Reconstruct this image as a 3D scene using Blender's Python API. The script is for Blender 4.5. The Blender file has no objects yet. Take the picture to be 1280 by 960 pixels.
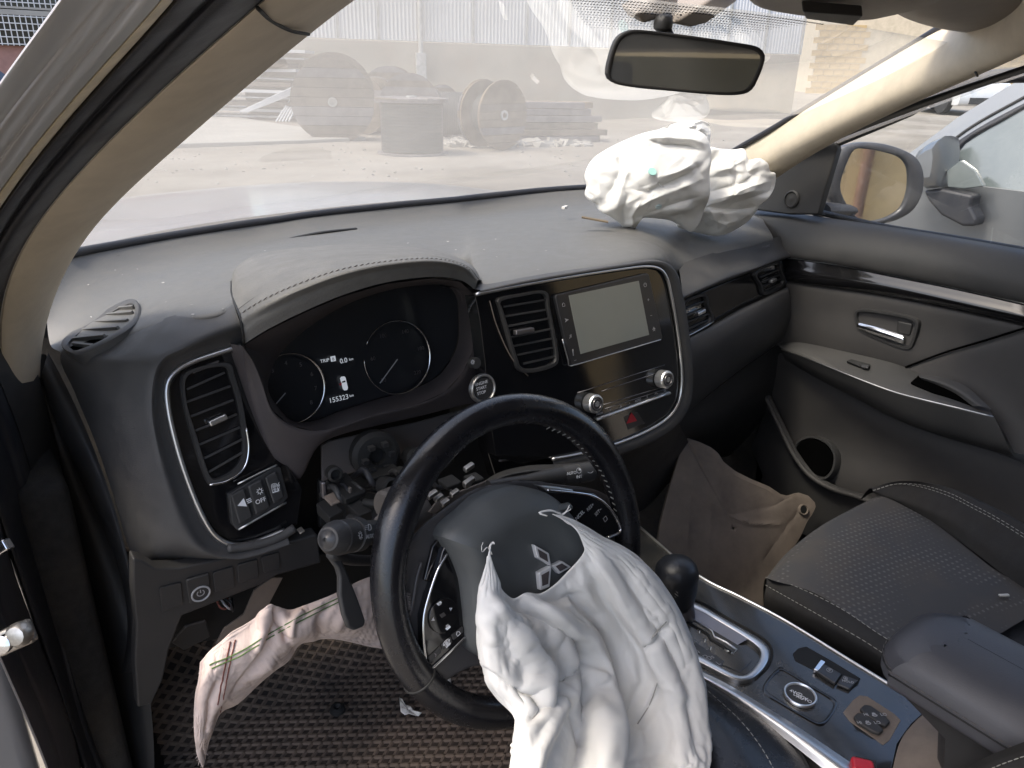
import bpy, math, random
import numpy as np
random.seed(7)
RNG = np.random.default_rng(7)
SC = bpy.context.scene
COL = SC.collection
rad = math.radians

# ------------------------------------------------------------------ camera, sky, sun, exposure
CAM = np.array([-.831, -.561, 1.427])          # metres, car frame: +X passenger side, +Y ahead, +Z up
YAW, PITCH, ROLL, FPX = rad(37.474), rad(-22.588), rad(1.52), 947.0
_f = np.array([math.sin(YAW)*math.cos(PITCH), math.cos(YAW)*math.cos(PITCH), math.sin(PITCH)])
_r = np.array([math.cos(YAW), -math.sin(YAW), 0.0])
_u = np.cross(_r, _f)
CR = math.cos(ROLL)*_r + math.sin(ROLL)*_u
CU = -math.sin(ROLL)*_r + math.cos(ROLL)*_u
CF = _f
from mathutils import Matrix, Vector
cam = bpy.data.cameras.new('camera')
cam_o = bpy.data.objects.new('camera', cam)
COL.objects.link(cam_o)
cam.sensor_fit = 'HORIZONTAL'; cam.sensor_width = 36.0
cam.lens = 36.0*FPX/1280.0
cam.clip_start = 0.01; cam.clip_end = 3000
cam_o.matrix_world = Matrix(((CR[0], CU[0], -CF[0], CAM[0]), (CR[1], CU[1], -CF[1], CAM[1]), (CR[2], CU[2], -CF[2], CAM[2]), (0, 0, 0, 1)))
SC.camera = cam_o

SUN_DIR = np.array([-.52, .10, .85]); SUN_DIR /= np.linalg.norm(SUN_DIR)   # towards the sun: high on the driver's side
SUN_EL = math.asin(SUN_DIR[2]); SUN_AZ = math.atan2(SUN_DIR[0], SUN_DIR[1])
world = bpy.data.worlds.new('World'); SC.world = world; world.use_nodes = True
wn = world.node_tree; bg = wn.nodes['Background']
sky = wn.nodes.new('ShaderNodeTexSky'); sky.sky_type = 'NISHITA'; sky.sun_disc = False
sky.sun_elevation = SUN_EL; sky.sun_rotation = SUN_AZ
sky.dust_density = 4.0; sky.air_density = 1.0; sky.ozone_density = 1.0; sky.altitude = 0
wn.links.new(sky.outputs[0], bg.inputs[0]); bg.inputs[1].default_value = 0.15
sun = bpy.data.lights.new('sun', 'SUN'); sun.energy = 1.25; sun.angle = rad(12); sun.color = (1.0, .93, .80)
sun_o = bpy.data.objects.new('sun', sun); COL.objects.link(sun_o)
sun_o.rotation_euler = Vector(tuple(SUN_DIR)).to_track_quat('Z', 'Y').to_euler()
SC.view_settings.view_transform = 'Standard'; SC.view_settings.look = 'None'
SC.view_settings.gamma = 1.0; SC.view_settings.use_curve_mapping = False
SC.view_settings.exposure = 1.52
SC.render.engine = 'CYCLES'
SC.cycles.max_bounces = 10; SC.cycles.transparent_max_bounces = 16; SC.cycles.use_denoising = True

# ------------------------------------------------------------------ geometry of sight: pixel of the photograph -> point on a real plane
def V(*a): return np.array(a, float)
def unit(v): v = np.asarray(v, float); return v/np.linalg.norm(v)
def ray(px, py): return (px-640)/FPX*CR - (py-480)/FPX*CU + CF
def at(px, py, ax, val):
    d = ray(px, py); i = 'XYZ'.index(ax)
    return CAM + d*((val-CAM[i])/d[i])
def pix(p):
    q = np.asarray(p)-CAM; z = q@CF
    return np.stack([640+FPX*(q@CR)/z, 480-FPX*(q@CU)/z], -1)
class Fr:
    """a plane with axes: rt, up, n = rt x up (towards the viewer)"""
    def __init__(s, o, rt, up):
        s.o = np.array(o, float); s.rt = unit(rt); up = np.array(up, float)
        s.up = unit(up - s.rt*(up@s.rt)); s.n = np.cross(s.rt, s.up)
    def px(s, x, y, d=0.0):
        r = ray(x, y); o = s.o+s.n*d
        return CAM + r*(((o-CAM)@s.n)/(r@s.n))
    def P(s, u, v, d=0.0): return s.o + s.rt*u + s.up*v + s.n*d
    def uv(s, p): q = np.asarray(p)-s.o; return q@s.rt, q@s.up
    def pts(s, L, d=0.0): return np.array([s.px(x, y, d) for x, y in L])

def resample(P, n, closed=False, smooth=True):
    """n points along a polyline (Catmull-Rom through its corners when smooth), even in arc length"""
    P = np.asarray(P, float)
    if smooth:
        m = len(P); seg = m if closed else m-1; out = []
        for i in range(seg):
            p1, p2 = P[i], P[(i+1) % m]
            p0 = P[(i-1) % m] if (closed or i > 0) else 2*p1-p2
            p3 = P[(i+2) % m] if (closed or i+2 < m) else 2*p2-p1
            # centripetal parametrisation keeps corners tidy
            for t in np.linspace(0, 1, 10, endpoint=False):
                out.append(.5*((2*p1)+(-p0+p2)*t+(2*p0-5*p1+4*p2-p3)*t*t+(-p0+3*p1-3*p2+p3)*t**3))
        if not closed: out.append(P[-1])
        P = np.array(out)
    Q = np.vstack([P, P[:1]]) if closed else P
    L = np.concatenate([[0], np.cumsum(np.linalg.norm(np.diff(Q, axis=0), axis=1))])
    s = np.linspace(0, L[-1], n, endpoint=not closed)
    return np.stack([np.interp(s, L, Q[:, k]) for k in range(Q.shape[1])], 1)
def rcorner(P, r, seg=4):
    """closed outline with its corners rounded by radius r"""
    P = np.asarray(P, float); out = []; m = len(P)
    for i in range(m):
        a, b, c = P[i-1], P[i], P[(i+1) % m]
        la, lc = np.linalg.norm(a-b), np.linalg.norm(c-b)
        rr = min(r, la*.45, lc*.45)
        p, q = b+(a-b)/la*rr, b+(c-b)/lc*rr
        for t in np.linspace(0, 1, seg+1): out.append((1-t)**2*p+2*t*(1-t)*b+t*t*q)
    return np.array(out)
def crgrid(rows, nu, nv):
    """dense grid through a coarse grid of control points [R][C][3]"""
    A = np.asarray(rows, float)
    def up1(A, n):
        m = len(A); t = np.linspace(0, m-1, n); out = []
        for x in t:
            i = min(int(x), m-2); f = x-i
            p1, p2 = A[i], A[i+1]; p0 = A[i-1] if i > 0 else 2*p1-p2; p3 = A[i+2] if i+2 < m else 2*p2-p1
            out.append(.5*((2*p1)+(-p0+p2)*f+(2*p0-5*p1+4*p2-p3)*f*f+(-p0+3*p1-3*p2+p3)*f**3))
        return np.array(out)
    B = up1(A, nv)
    return np.swapaxes(up1(np.swapaxes(B, 0, 1), nu), 0, 1)

# ------------------------------------------------------------------ objects
OFF = {}
def base(o): return OFF.get(o.name, np.zeros(3)) if o is not None else np.zeros(3)
class MB:
    def __init__(s): s.v = []; s.f = []; s.n = 0
    def add(s, v, f):
        v = np.asarray(v, float).reshape(-1, 3); s.v.append(v); k = s.n
        s.f += [tuple(int(i)+k for i in q) for q in f]; s.n += len(v); return s
    def grid(s, G, cu=False, cv=False):
        G = np.asarray(G, float); R, Cc = G.shape[:2]; f = []
        for i in range(R if cv else R-1):
            for j in range(Cc if cu else Cc-1):
                f.append((i*Cc+j, i*Cc+(j+1) % Cc, ((i+1) % R)*Cc+(j+1) % Cc, ((i+1) % R)*Cc+j))
        return s.add(G.reshape(-1, 3), f)
    def box(s, c, h, ax=None):
        c = np.asarray(c, float); ax = np.eye(3) if ax is None else np.asarray(ax)
        v = [c+ax[0]*h[0]*x+ax[1]*h[1]*y+ax[2]*h[2]*z for x in (-1, 1) for y in (-1, 1) for z in (-1, 1)]
        return s.add(v, [(0, 1, 3, 2), (4, 6, 7, 5), (0, 4, 5, 1), (2, 3, 7, 6), (0, 2, 6, 4), (1, 5, 7, 3)])
    def prism(s, back, front):
        n = len(back)
        return s.add(np.vstack([back, front]), [tuple(range(n-1, -1, -1)), tuple(range(n, 2*n))]+[(i, (i+1) % n, n+(i+1) % n, n+i) for i in range(n)])
    def tube(s, P, r, n=10, closed=False, cap=True, sq=1.0, up=None):
        """round (or, with sq, flattened) sweep along a path"""
        P = np.asarray(P, float); m = len(P); r = np.broadcast_to(r, (m,)); G = []
        if closed: T = np.roll(P, -1, 0)-np.roll(P, 1, 0)
        else: T = np.gradient(P, axis=0)
        a = None
        for i in range(m):
            t = unit(T[i])
            if up is not None: a = unit(np.cross(up, t))
            elif a is None: a = unit(np.cross(t, [0, 0, 1] if abs(t[2]) < .9 else [1, 0, 0]))
            else: a = unit(a-t*(a@t))
            b = np.cross(t, a)
            G.append([P[i]+r[i]*(math.cos(q)*a+sq*math.sin(q)*b) for q in np.linspace(0, 2*math.pi, n, endpoint=False)])
        G = np.array(G); k = s.n; s.grid(G, cu=True, cv=closed)
        if cap and not closed:
            s.f.append(tuple(k+i for i in range(n-1, -1, -1))); s.f.append(tuple(k+(m-1)*n+i for i in range(n)))
        return s
    def lathe(s, prof, o, n, ref, seg=28, cap=True):
        """profile [(radius, height)] turned about axis n through o"""
        n = unit(n); a = unit(np.asarray(ref, float)-n*(np.asarray(ref, float)@n)); b = np.cross(n, a)
        G = [[np.asarray(o)+n*h+r*(math.cos(q)*a+math.sin(q)*b) for q in np.linspace(0, 2*math.pi, seg, endpoint=False)] for r, h in prof]
        k = s.n; s.grid(G, cu=True)
        if cap:
            s.f.append(tuple(k+i for i in range(seg-1, -1, -1))); s.f.append(tuple(k+(len(prof)-1)*seg+i for i in range(seg)))
        return s
    def data(s, name, mat, off, smooth=True, sharp=None):
        me = bpy.data.meshes.new(name); v = np.vstack(s.v)-off
        me.from_pydata(v.tolist(), [], s.f); me.validate()
        if mat is not None: me.materials.append(mat)
        me.polygons.foreach_set('use_smooth', [smooth]*len(me.polygons))
        if smooth and sharp: me.set_sharp_from_angle(angle=rad(sharp))
        return me
    def build(s, name, mat, parent=None, smooth=True, bevel=0, sharp=40, seg=2, solid=0, **k):
        off = base(parent)
        o = bpy.data.objects.new(name, s.data(name, mat, off, smooth, None if bevel else sharp)); COL.objects.link(o)
        if parent is not None: o.parent = parent; OFF[o.name] = off
        if solid:
            m = o.modifiers.new('solid', 'SOLIDIFY'); m.thickness = solid; m.offset = -1
        if bevel:
            m = o.modifiers.new('bevel', 'BEVEL'); m.width = bevel; m.segments = seg; m.limit_method = 'ANGLE'; m.angle_limit = rad(35); m.harden_normals = True
        tag(o, **k); return o
def tag(o, label=None, cat=None, group=None, kind=None):
    if label: o['label'] = label
    if cat: o['category'] = cat
    if group: o['group'] = group
    if kind: o['kind'] = kind
    return o
def thing(name, loc, label, cat, group=None):
    o = bpy.data.objects.new(name, None); COL.objects.link(o); o.location = tuple(loc); o.empty_display_size = .05
    OFF[o.name] = np.array(loc, float)
    return tag(o, label, cat, group)
def copy_tree(o, parent=None, loc=None, rz=None):
    c = o.copy(); COL.objects.link(c)
    if parent is not None: c.parent = parent
    if loc is not None: c.location = tuple(loc)
    if rz is not None: c.rotation_euler = rz if hasattr(rz, '__len__') else (0, 0, rz)
    for ch in list(o.children): copy_tree(ch, c)
    return c

# pieces on a plane, outlined in pixels of the photograph and given real thickness
def plate(name, fr, out, d0, d1, mat, parent, bevel=.0012, smooth=0, rnd=0, **k):
    P = fr.pts(out, d1)
    if smooth: P = resample(P, smooth, True)
    if rnd: P = rcorner(P, rnd)
    # orientation: front face normal must be +n
    if np.sum(np.cross(P-P.mean(0), np.roll(P, -1, 0)-P.mean(0))@fr.n) < 0: P = P[::-1]
    return MB().prism(P-fr.n*(d1-d0), P).build(name, mat, parent, bevel=bevel, smooth=bool(bevel), sharp=None, **k)
def disc(name, fr, c, r, d0, d1, mat, parent, bevel=.0008, seg=36, **k):
    o = fr.px(*c, d0)
    return MB().lathe([(r, 0), (r, d1-d0)], o, fr.n, fr.rt, seg).build(name, mat, parent, bevel=bevel, **k)
def hoop(name, fr, c, r, w, d0, d1, mat, parent, seg=48, **k):
    o = fr.px(*c, d0); h = d1-d0
    m = MB(); m.lathe([(r, 0), (r, h*.7), (r-w*.3, h), (r-w*.7, h), (r-w, h*.7), (r-w, 0)], o, fr.n, fr.rt, seg, cap=False)
    return m.build(name, mat, parent, sharp=50, **k)
def trim(name, P, r, mat, parent, closed=False, n=8, sq=1.0, up=None, m=0, **k):
    P = np.asarray(P)
    if m: P = resample(P, m, closed)
    return MB().tube(P, r, n, closed, sq=sq, up=up).build(name, mat, parent, sharp=None, **k)
def bar(name, p, q, fr, th, dp, mat, parent, tilt=0, bevel=.0006, **k):
    """slat from p to q (3-D), th thick in the plane, dp deep along the normal"""
    p, q = np.asarray(p), np.asarray(q); x = unit(q-p); z = unit(fr.n-x*(fr.n@x)); y = np.cross(z, x)
    if tilt: y, z = y*math.cos(tilt)+z*math.sin(tilt), z*math.cos(tilt)-y*math.sin(tilt)
    return MB().box((p+q)/2, (np.linalg.norm(q-p)/2, th/2, dp/2), (x, y, z)).build(name, mat, parent, bevel=bevel, **k)
def text(s, fr, px, size, mat, parent, d=.0004, rot=0, name='lettering', sx=1.0, align='CENTER', **k):
    cu = bpy.data.curves.new(name, 'FONT'); cu.body = s; cu.size = size; cu.align_x = align; cu.align_y = 'CENTER'; cu.extrude = .00015
    cu.materials.append(mat); o = bpy.data.objects.new(name, cu); COL.objects.link(o)
    p = fr.px(px[0], px[1], d) if len(px) == 2 else np.asarray(px)
    off = base(parent); p = p-off; c, s_ = math.cos(rot), math.sin(rot)
    x = (fr.rt*c+fr.up*s_)*sx; y = fr.up*c-fr.rt*s_
    if parent is not None: o.parent = parent; OFF[o.name] = off
    o.matrix_local = Matrix(((x[0], y[0], fr.n[0], p[0]), (x[1], y[1], fr.n[1], p[1]), (x[2], y[2], fr.n[2], p[2]), (0, 0, 0, 1)))
    tag(o, **k); return o
def stitches(name, P, step, ln, r, mat, parent, up, skew=.35, **k):
    """a row of little thread stitches along a seam: one mesh"""
    P = np.asarray(P); L = np.sum(np.linalg.norm(np.diff(P, axis=0), axis=1)); n = max(int(L/step), 2)
    Q = resample(P, n); T = np.gradient(Q, axis=0); m = MB()
    for q, t in zip(Q, T):
        t = unit(t); b = unit(np.cross(up, t)); d = unit(t+b*skew)
        m.tube([q-d*ln/2, q, q+d*ln/2], [r*.6, r, r*.6], 5)
    return m.build(name, mat, parent, **k)

# ------------------------------------------------------------------ materials
def mat(name, col, rough=.5, metal=0., spec=.5, var=.0, vscale=8., bump=0., bscale=200., col2=None, rvar=0., coat=0., dust=None, dscale=3., dlo=.45, dhi=.75, sheen=0., subs=0., emit=None, estr=1.):
    m = bpy.data.materials.new(name); m.use_nodes = True; nt = m.node_tree; N = nt.nodes; L = nt.links
    b = N['Principled BSDF']; b.inputs['Base Color'].default_value = (*col, 1); b.inputs['Roughness'].default_value = rough
    b.inputs['Metallic'].default_value = metal; b.inputs['Specular IOR Level'].default_value = spec; b.inputs['Coat Weight'].default_value = coat
    b.inputs['Coat Roughness'].default_value = .08
    if sheen: b.inputs['Sheen Weight'].default_value = sheen
    if emit: b.inputs['Emission Color'].default_value = (*emit, 1); b.inputs['Emission Strength'].default_value = estr
    tc = N.new('ShaderNodeTexCoord'); src = tc.outputs['Object']
    def noise(sc, det=4, ro=.6):
        n = N.new('ShaderNodeTexNoise'); n.inputs['Scale'].default_value = sc; n.inputs['Detail'].default_value = det; n.inputs['Roughness'].default_value = ro
        L.new(src, n.inputs['Vector']); return n.outputs['Fac']
    def rng(fac, a, b_, c, d):
        r = N.new('ShaderNodeMapRange'); L.new(fac, r.inputs[0]); r.inputs[1].default_value = a; r.inputs[2].default_value = b_; r.inputs[3].default_value = c; r.inputs[4].default_value = d
        return r.outputs[0]
    cur = None
    if var or col2:
        c2 = col2 or tuple(min(1, c*(1+var)) for c in col); c1 = col if col2 else tuple(c*(1-var) for c in col)
        mx = N.new('ShaderNodeMix'); mx.data_type = 'RGBA'; mx.inputs[6].default_value = (*c1, 1); mx.inputs[7].default_value = (*c2, 1)
        L.new(rng(noise(vscale, 6, .65), .35, .65, 0, 1), mx.inputs[0]); cur = mx.outputs[2]
    if dust:
        mx = N.new('ShaderNodeMix'); mx.data_type = 'RGBA'; mx.inputs[6].default_value = (*col, 1); mx.inputs[7].default_value = (*dust[:3], 1)
        if cur: L.new(cur, mx.inputs[6])
        f = rng(noise(dscale, 8, .7), dlo, dhi, 0, dust[3]); L.new(f, mx.inputs[0]); cur = mx.outputs[2]
        rr = N.new('ShaderNodeMath'); rr.operation = 'ADD'; rr.use_clamp = True; L.new(f, rr.inputs[0]); rr.inputs[1].default_value = rough
        L.new(rr.outputs[0], b.inputs['Roughness'])
    elif rvar:
        L.new(rng(noise(vscale*2, 6, .7), .3, .7, max(.02, rough-rvar), rough+rvar), b.inputs['Roughness'])
    if cur: L.new(cur, b.inputs['Base Color'])
    if bump:
        bp = N.new('ShaderNodeBump'); bp.inputs['Strength'].default_value = bump; bp.inputs['Distance'].default_value = .001
        L.new(noise(bscale, 3, .6), bp.inputs['Height']); L.new(bp.outputs[0], b.inputs['Normal'])
    return m
M = {}
M['dash'] = mat('dash_plastic', (.040, .040, .042), .44, bump=.35, bscale=900, dust=(.15, .14, .125, .35), dscale=22, dlo=.30, dhi=.85)
M['dashtop'] = mat('dash_soft_top', (.108, .106, .101), .42, bump=.5, bscale=650, dust=(.20, .19, .17, .25), dscale=26, dlo=.25, dhi=.85)
M['plastic'] = mat('black_plastic', (.028, .028, .029), .48, bump=.25, bscale=800, dust=(.10, .085, .07, .25), dscale=6, dlo=.4, dhi=.9)
M['binn'] = mat('binnacle_plastic', (.048, .043, .047), .5, bump=.2, bscale=900, dust=(.17, .13, .115, .45), dscale=5, dlo=.35, dhi=.9)
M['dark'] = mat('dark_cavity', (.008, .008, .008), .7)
M['hole'] = mat('hole_shade', (.002, .002, .002), 1.0, spec=0.)  # lightless black painted for the shade inside ducts, recesses and creases
M['leather'] = mat('dash_leather', (.115, .111, .105), .46, bump=.5, bscale=420, var=.15, vscale=30, dust=(.20, .195, .18, .35), dscale=24, dlo=.25, dhi=.85)
M['wheel'] = mat('wheel_leather', (.009, .009, .011), .25, bump=.25, bscale=500, var=.2, vscale=20, rvar=.09, coat=.15)
M['piano'] = mat('piano_black', (.006, .006, .007), .07, coat=.6, dust=(.10, .09, .08, .12), dscale=7, dlo=.45, dhi=.95)
M['chrome'] = mat('chrome', (.75, .75, .76), .14, 1.0, rvar=.05)
M['emblem'] = mat('emblem_silver', (.78, .78, .78), .38, .35)
M['bright'] = mat('bright_metal', (.88, .88, .88), .36, 1.0)
M['satin'] = mat('satin_silver', (.70, .70, .70), .34, 1.0, rvar=.06)
M['dsatin'] = mat('dark_satin', (.22, .21, .22), .35, .9, rvar=.08)
M['alu'] = mat('zinc_metal', (.45, .43, .40), .4, 1.0, var=.3, vscale=60)
M['beigepl'] = mat('beige_trim', (.56, .49, .38), .62, bump=.35, bscale=1200, var=.06, vscale=25, dust=(.30, .25, .19, .25), dscale=9, dlo=.5, dhi=.9)
M['beigelow'] = mat('beige_cloth_liner', (.42, .38, .32), .85, bump=.5, bscale=1400, var=.08, vscale=40)
M['console'] = mat('overhead_plastic', (.26, .225, .19), .55, bump=.3, bscale=900, var=.08, vscale=12)
M['rubber'] = mat('weather_rubber', (.016, .017, .022), .5, bump=.25, bscale=700, dust=(.10, .09, .075, .2), dscale=14)
M['silver'] = mat('silver_paint', (.44, .44, .44), .3, .45, coat=.7, var=.04, vscale=6, dust=(.40, .36, .30, .3), dscale=6, dlo=.5, dhi=.95)
M['framepaint'] = mat('frame_paint', (.40, .395, .39), .42, .25, coat=.25)
M['goldedge'] = mat('highlight_edge', (.62, .53, .37), .5, .2, var=.15, vscale=30)  # golden highlight along the door frame, put into the colour
M['bag'] = mat('airbag_cloth', (.72, .71, .68), .85, bump=.35, bscale=1500, var=.03, vscale=18, sheen=.15, dust=(.62, .58, .50, .35), dscale=9, dlo=.5, dhi=.9)
M['knee'] = mat('knee_bag_cloth', (.70, .57, .51), .85, bump=.3, bscale=1500, var=.06, vscale=20, dust=(.36, .27, .22, .5), dscale=10, dlo=.45, dhi=.85)
M['white'] = mat('white_print', (.75, .76, .78), .5)
M['grey_print'] = mat('grey_print', (.36, .36, .37), .5)
M['thread'] = mat('pale_thread', (.34, .33, .30), .7)
M['darkthread'] = mat('dark_thread', (.10, .09, .085), .7)
M['green'] = mat('green_thread', (.10, .17, .05), .7)
M['redthread'] = mat('red_thread', (.17, .055, .04), .7)
M['red'] = mat('red_plastic', (.42, .02, .035), .35)
M['display'] = mat('display_lit_text', (.5, .52, .55), .5, emit=(.75, .8, .88), estr=.15)
M['instr'] = mat('instrument_black', (.018, .019, .022), .24, coat=.3)
M['brownpl'] = mat('brown_dusty_plastic', (.165, .132, .108), .6, bump=.5, bscale=60, var=.25, vscale=7, dust=(.31, .255, .205, .8), dscale=8, dlo=.35, dhi=.8)
M['paper'] = mat('torn_paper', (.62, .60, .56), .8, bump=.5, bscale=90, var=.1, vscale=30)

# ================================================================== OUTSIDE: yard, walls, reels, cars
M['ground'] = mat('yard_dirt', (.19, .17, .14), .95, var=.22, vscale=.7, bump=1.0, bscale=14, dust=(.27, .25, .22, .8), dscale=.45, dlo=.42, dhi=.62)
M['slab'] = mat('old_concrete', (.30, .29, .265), .9, var=.10, vscale=1.2, bump=.6, bscale=20)
M['wallc'] = mat('plastered_concrete', (.33, .30, .245), .9, var=.12, vscale=.8, bump=.6, bscale=8, dust=(.36, .25, .18, .5), dscale=.5, dlo=.5, dhi=.8)
M['sheet'] = mat('white_metal_sheet', (.55, .56, .57), .5, .0, var=.06, vscale=1.0)
M['wood'] = mat('weathered_wood', (.13, .105, .08), .9, var=.35, vscale=3, bump=.8, bscale=30)
M['woodgrey'] = mat('grey_wood', (.15, .14, .145), .9, var=.3, vscale=3, bump=.8, bscale=30)
M['woodtan'] = mat('tan_wood', (.17, .13, .085), .9, var=.3, vscale=3, bump=.8, bscale=30)
M['cable'] = mat('black_cable', (.03, .032, .033), .6, var=.2, vscale=8)
M['ybrick'] = mat('yellow_brick', (.42, .31, .16), .9, var=.22, vscale=1.1, bump=.5, bscale=25)
M['mortar'] = mat('pale_mortar', (.46, .40, .30), .95, var=.1, vscale=4)
M['yplaster'] = mat('yellow_plaster', (.45, .34, .18), .9, var=.15, vscale=1.5, bump=.5, bscale=10, dust=(.33, .24, .15, .6), dscale=1.2, dlo=.45, dhi=.7)
M['redpipe'] = mat('red_pipe_paint', (.17, .10, .072), .5, var=.2, vscale=5)
M['redwall'] = mat('red_brick_wall', (.34, .19, .16), .9, var=.15, vscale=2)
M['steelbar'] = mat('galvanised_bar', (.42, .42, .41), .5, .4, var=.2, vscale=5)
M['tyre'] = mat('tyre_rubber', (.02, .02, .02), .8, var=.2, vscale=20)
M['navy'] = mat('dark_blue_paint', (.03, .045, .075), .3, .2, coat=.6, dust=(.25, .24, .22, .3), dscale=2)
M['white_paint'] = mat('white_paint', (.62, .62, .62), .35, .1, coat=.5, var=.04, vscale=4)
M['carglass'] = mat('tinted_glass', (.02, .03, .035), .05, coat=.5)

def smoothstep(x, a, b):
    t = np.clip((x-a)/(b-a), 0, 1); return t*t*(3-2*t)
def gz(x, y): return float(.020*max(0., min(x, 90.)-6.0)*smoothstep(np.array(x-y*.55), 2., 14.))
xs = np.concatenate([-np.geomspace(400, 4, 24), np.linspace(-3, 40, 90), np.geomspace(42, 500, 24)])
ys = np.concatenate([-np.geomspace(400, 4, 24), np.linspace(-3, 40, 90), np.geomspace(42, 700, 24)])
G = np.array([[(x, y, gz(x, y)+.012*math.sin(x*1.7+y*.6)*math.sin(y*1.3-x*.4)*(3 < y < 60)) for x in xs] for y in ys])
MB().grid(G).build('ground', M['ground'], None, kind='structure', label='dusty beige dirt yard around the car')
S = np.array([at(x, y, 'Z', .07) for x, y in [(262, 141), (458, 171), (380, 175), (250, 178.5), (60, 186), (60, 150)]])
MB().prism(S-V(0, 0, .12), S).build('concrete_slab', M['slab'], None, bevel=.02, kind='structure', label='pale concrete slab lying in the yard')
# loose rubble in front of the reels
m = MB()
for i in range(260):
    x, y = RNG.uniform(555, 735), 184-abs(RNG.normal(0, 6)); p = at(x, y, 'Z', 0.0); p[2] = gz(p[0], p[1]); s = RNG.uniform(.03, .13)
    q = RNG.normal(0, .25, (8, 3)); c = np.array([[a, b, c_] for a in (-1, 1) for b in (-1, 1) for c_ in (-.5, .6)])+q
    m.add(p+c*s, [(0, 1, 3, 2), (4, 6, 7, 5), (0, 4, 5, 1), (2, 3, 7, 6), (0, 2, 6, 4), (1, 5, 7, 3)])
m.build('rubble', M['slab'], None, kind='stuff', smooth=False, label='loose rubble strewn in front of the cable reels')

# stones and clods strewn over the dirt of the yard
m = MB()
for i in range(380):
    x, y = RNG.uniform(180, 1000), 168+RNG.uniform(0, 1)**1.6*62; p = at(x, y, 'Z', 0.0); p[2] = gz(p[0], p[1]); s = RNG.uniform(.005, .017)*(1+abs(p[1])*.03)
    q = RNG.normal(0, .25, (8, 3)); c = np.array([[a, b, c_] for a in (-1, 1) for b in (-1, 1) for c_ in (-.3, .45)])+q
    m.add(p+c*s, [(0, 1, 3, 2), (4, 6, 7, 5), (0, 4, 5, 1), (2, 3, 7, 6), (0, 2, 6, 4), (1, 5, 7, 3)])
m.build('gravel', M['slab'], None, kind='stuff', smooth=False, label='small stones strewn over the dirt yard')
# warehouse wall: concrete plinth with corrugated white sheets above
WT = 2.05
wa, wb = at(400, 48, 'Z', WT), at(690, 58, 'Z', WT); wx = unit(V(wb[0]-wa[0], wb[1]-wa[1], 0)); wn_ = np.cross(wx, V(0, 0, 1)); wn_ = wn_ if wn_@(CAM-wa) > 0 else -wn_
wh = thing('warehouse', (wa[0], wa[1], 0), 'long warehouse wall of white corrugated sheets on a beige concrete plinth', 'warehouse')
def on_wall(px, z=WT):   # distance along the wall for a pixel column at height z
    d = ray(px, 55); t = ((wa-CAM)@wn_)/(d@wn_); return (CAM+d*t-wa)@wx
w0, w1 = wa+wx*on_wall(300), wa+wx*on_wall(1003)
for p in (w0, w1): p[2] = 0
MB().box((w0+w1)/2+V(0, 0, WT/2-.3)-wn_*.2, (np.linalg.norm(w1-w0)/2, .2, WT/2+.3), (wx, wn_, V(0, 0, 1))).build('plinth', M['wallc'], wh, bevel=.02)
cuts = [on_wall(300), on_wall(350), on_wall(423), on_wall(474), on_wall(525), on_wall(592), on_wall(659)]
cuts += list(np.linspace(cuts[-1], on_wall(1003), 8)[1:])
for a, b in zip(cuts[:-1], cuts[1:]):
    n = max(int((b-a-.05)/.10), 4)*4; pr = []
    for i in range(n+1):
        u = a+.025+(b-a-.05)*i/n; h = [0, .028, .028, 0][i % 4]; pr.append((u, h))
    rows = [[wa+wx*u+wn_*(h-.06)+V(0, 0, z-WT) for u, h in pr] for z in (WT+.02, 7.5)]
    MB().grid(rows).build('corrugated_sheet', M['sheet'], wh, smooth=False, solid=.004)
    q = wa+wx*b-wn_*.03; q[2] = 0
    MB().box(q+V(0, 0, (WT+7.5)/2), (.022, .022, (7.5-WT)/2), (wx, wn_, V(0, 0, 1))).build('joint_strip', M['steelbar'], wh, smooth=False)
pp = wa+wx*on_wall(525)+wn_*.12
po = thing('steel_post', (pp[0], pp[1], 0), 'grey steel post standing against the warehouse wall above the reels', 'post')
MB().tube([(pp[0], pp[1], 0), (pp[0], pp[1], 7.4)], .07, 10).build('shaft', M['steelbar'], po)
MB().box((pp[0], pp[1], 1.35), (.14, .1, .42), (wx, wn_, V(0, 0, 1))).build('bracket_box', M['steelbar'], po, bevel=.02)

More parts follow.
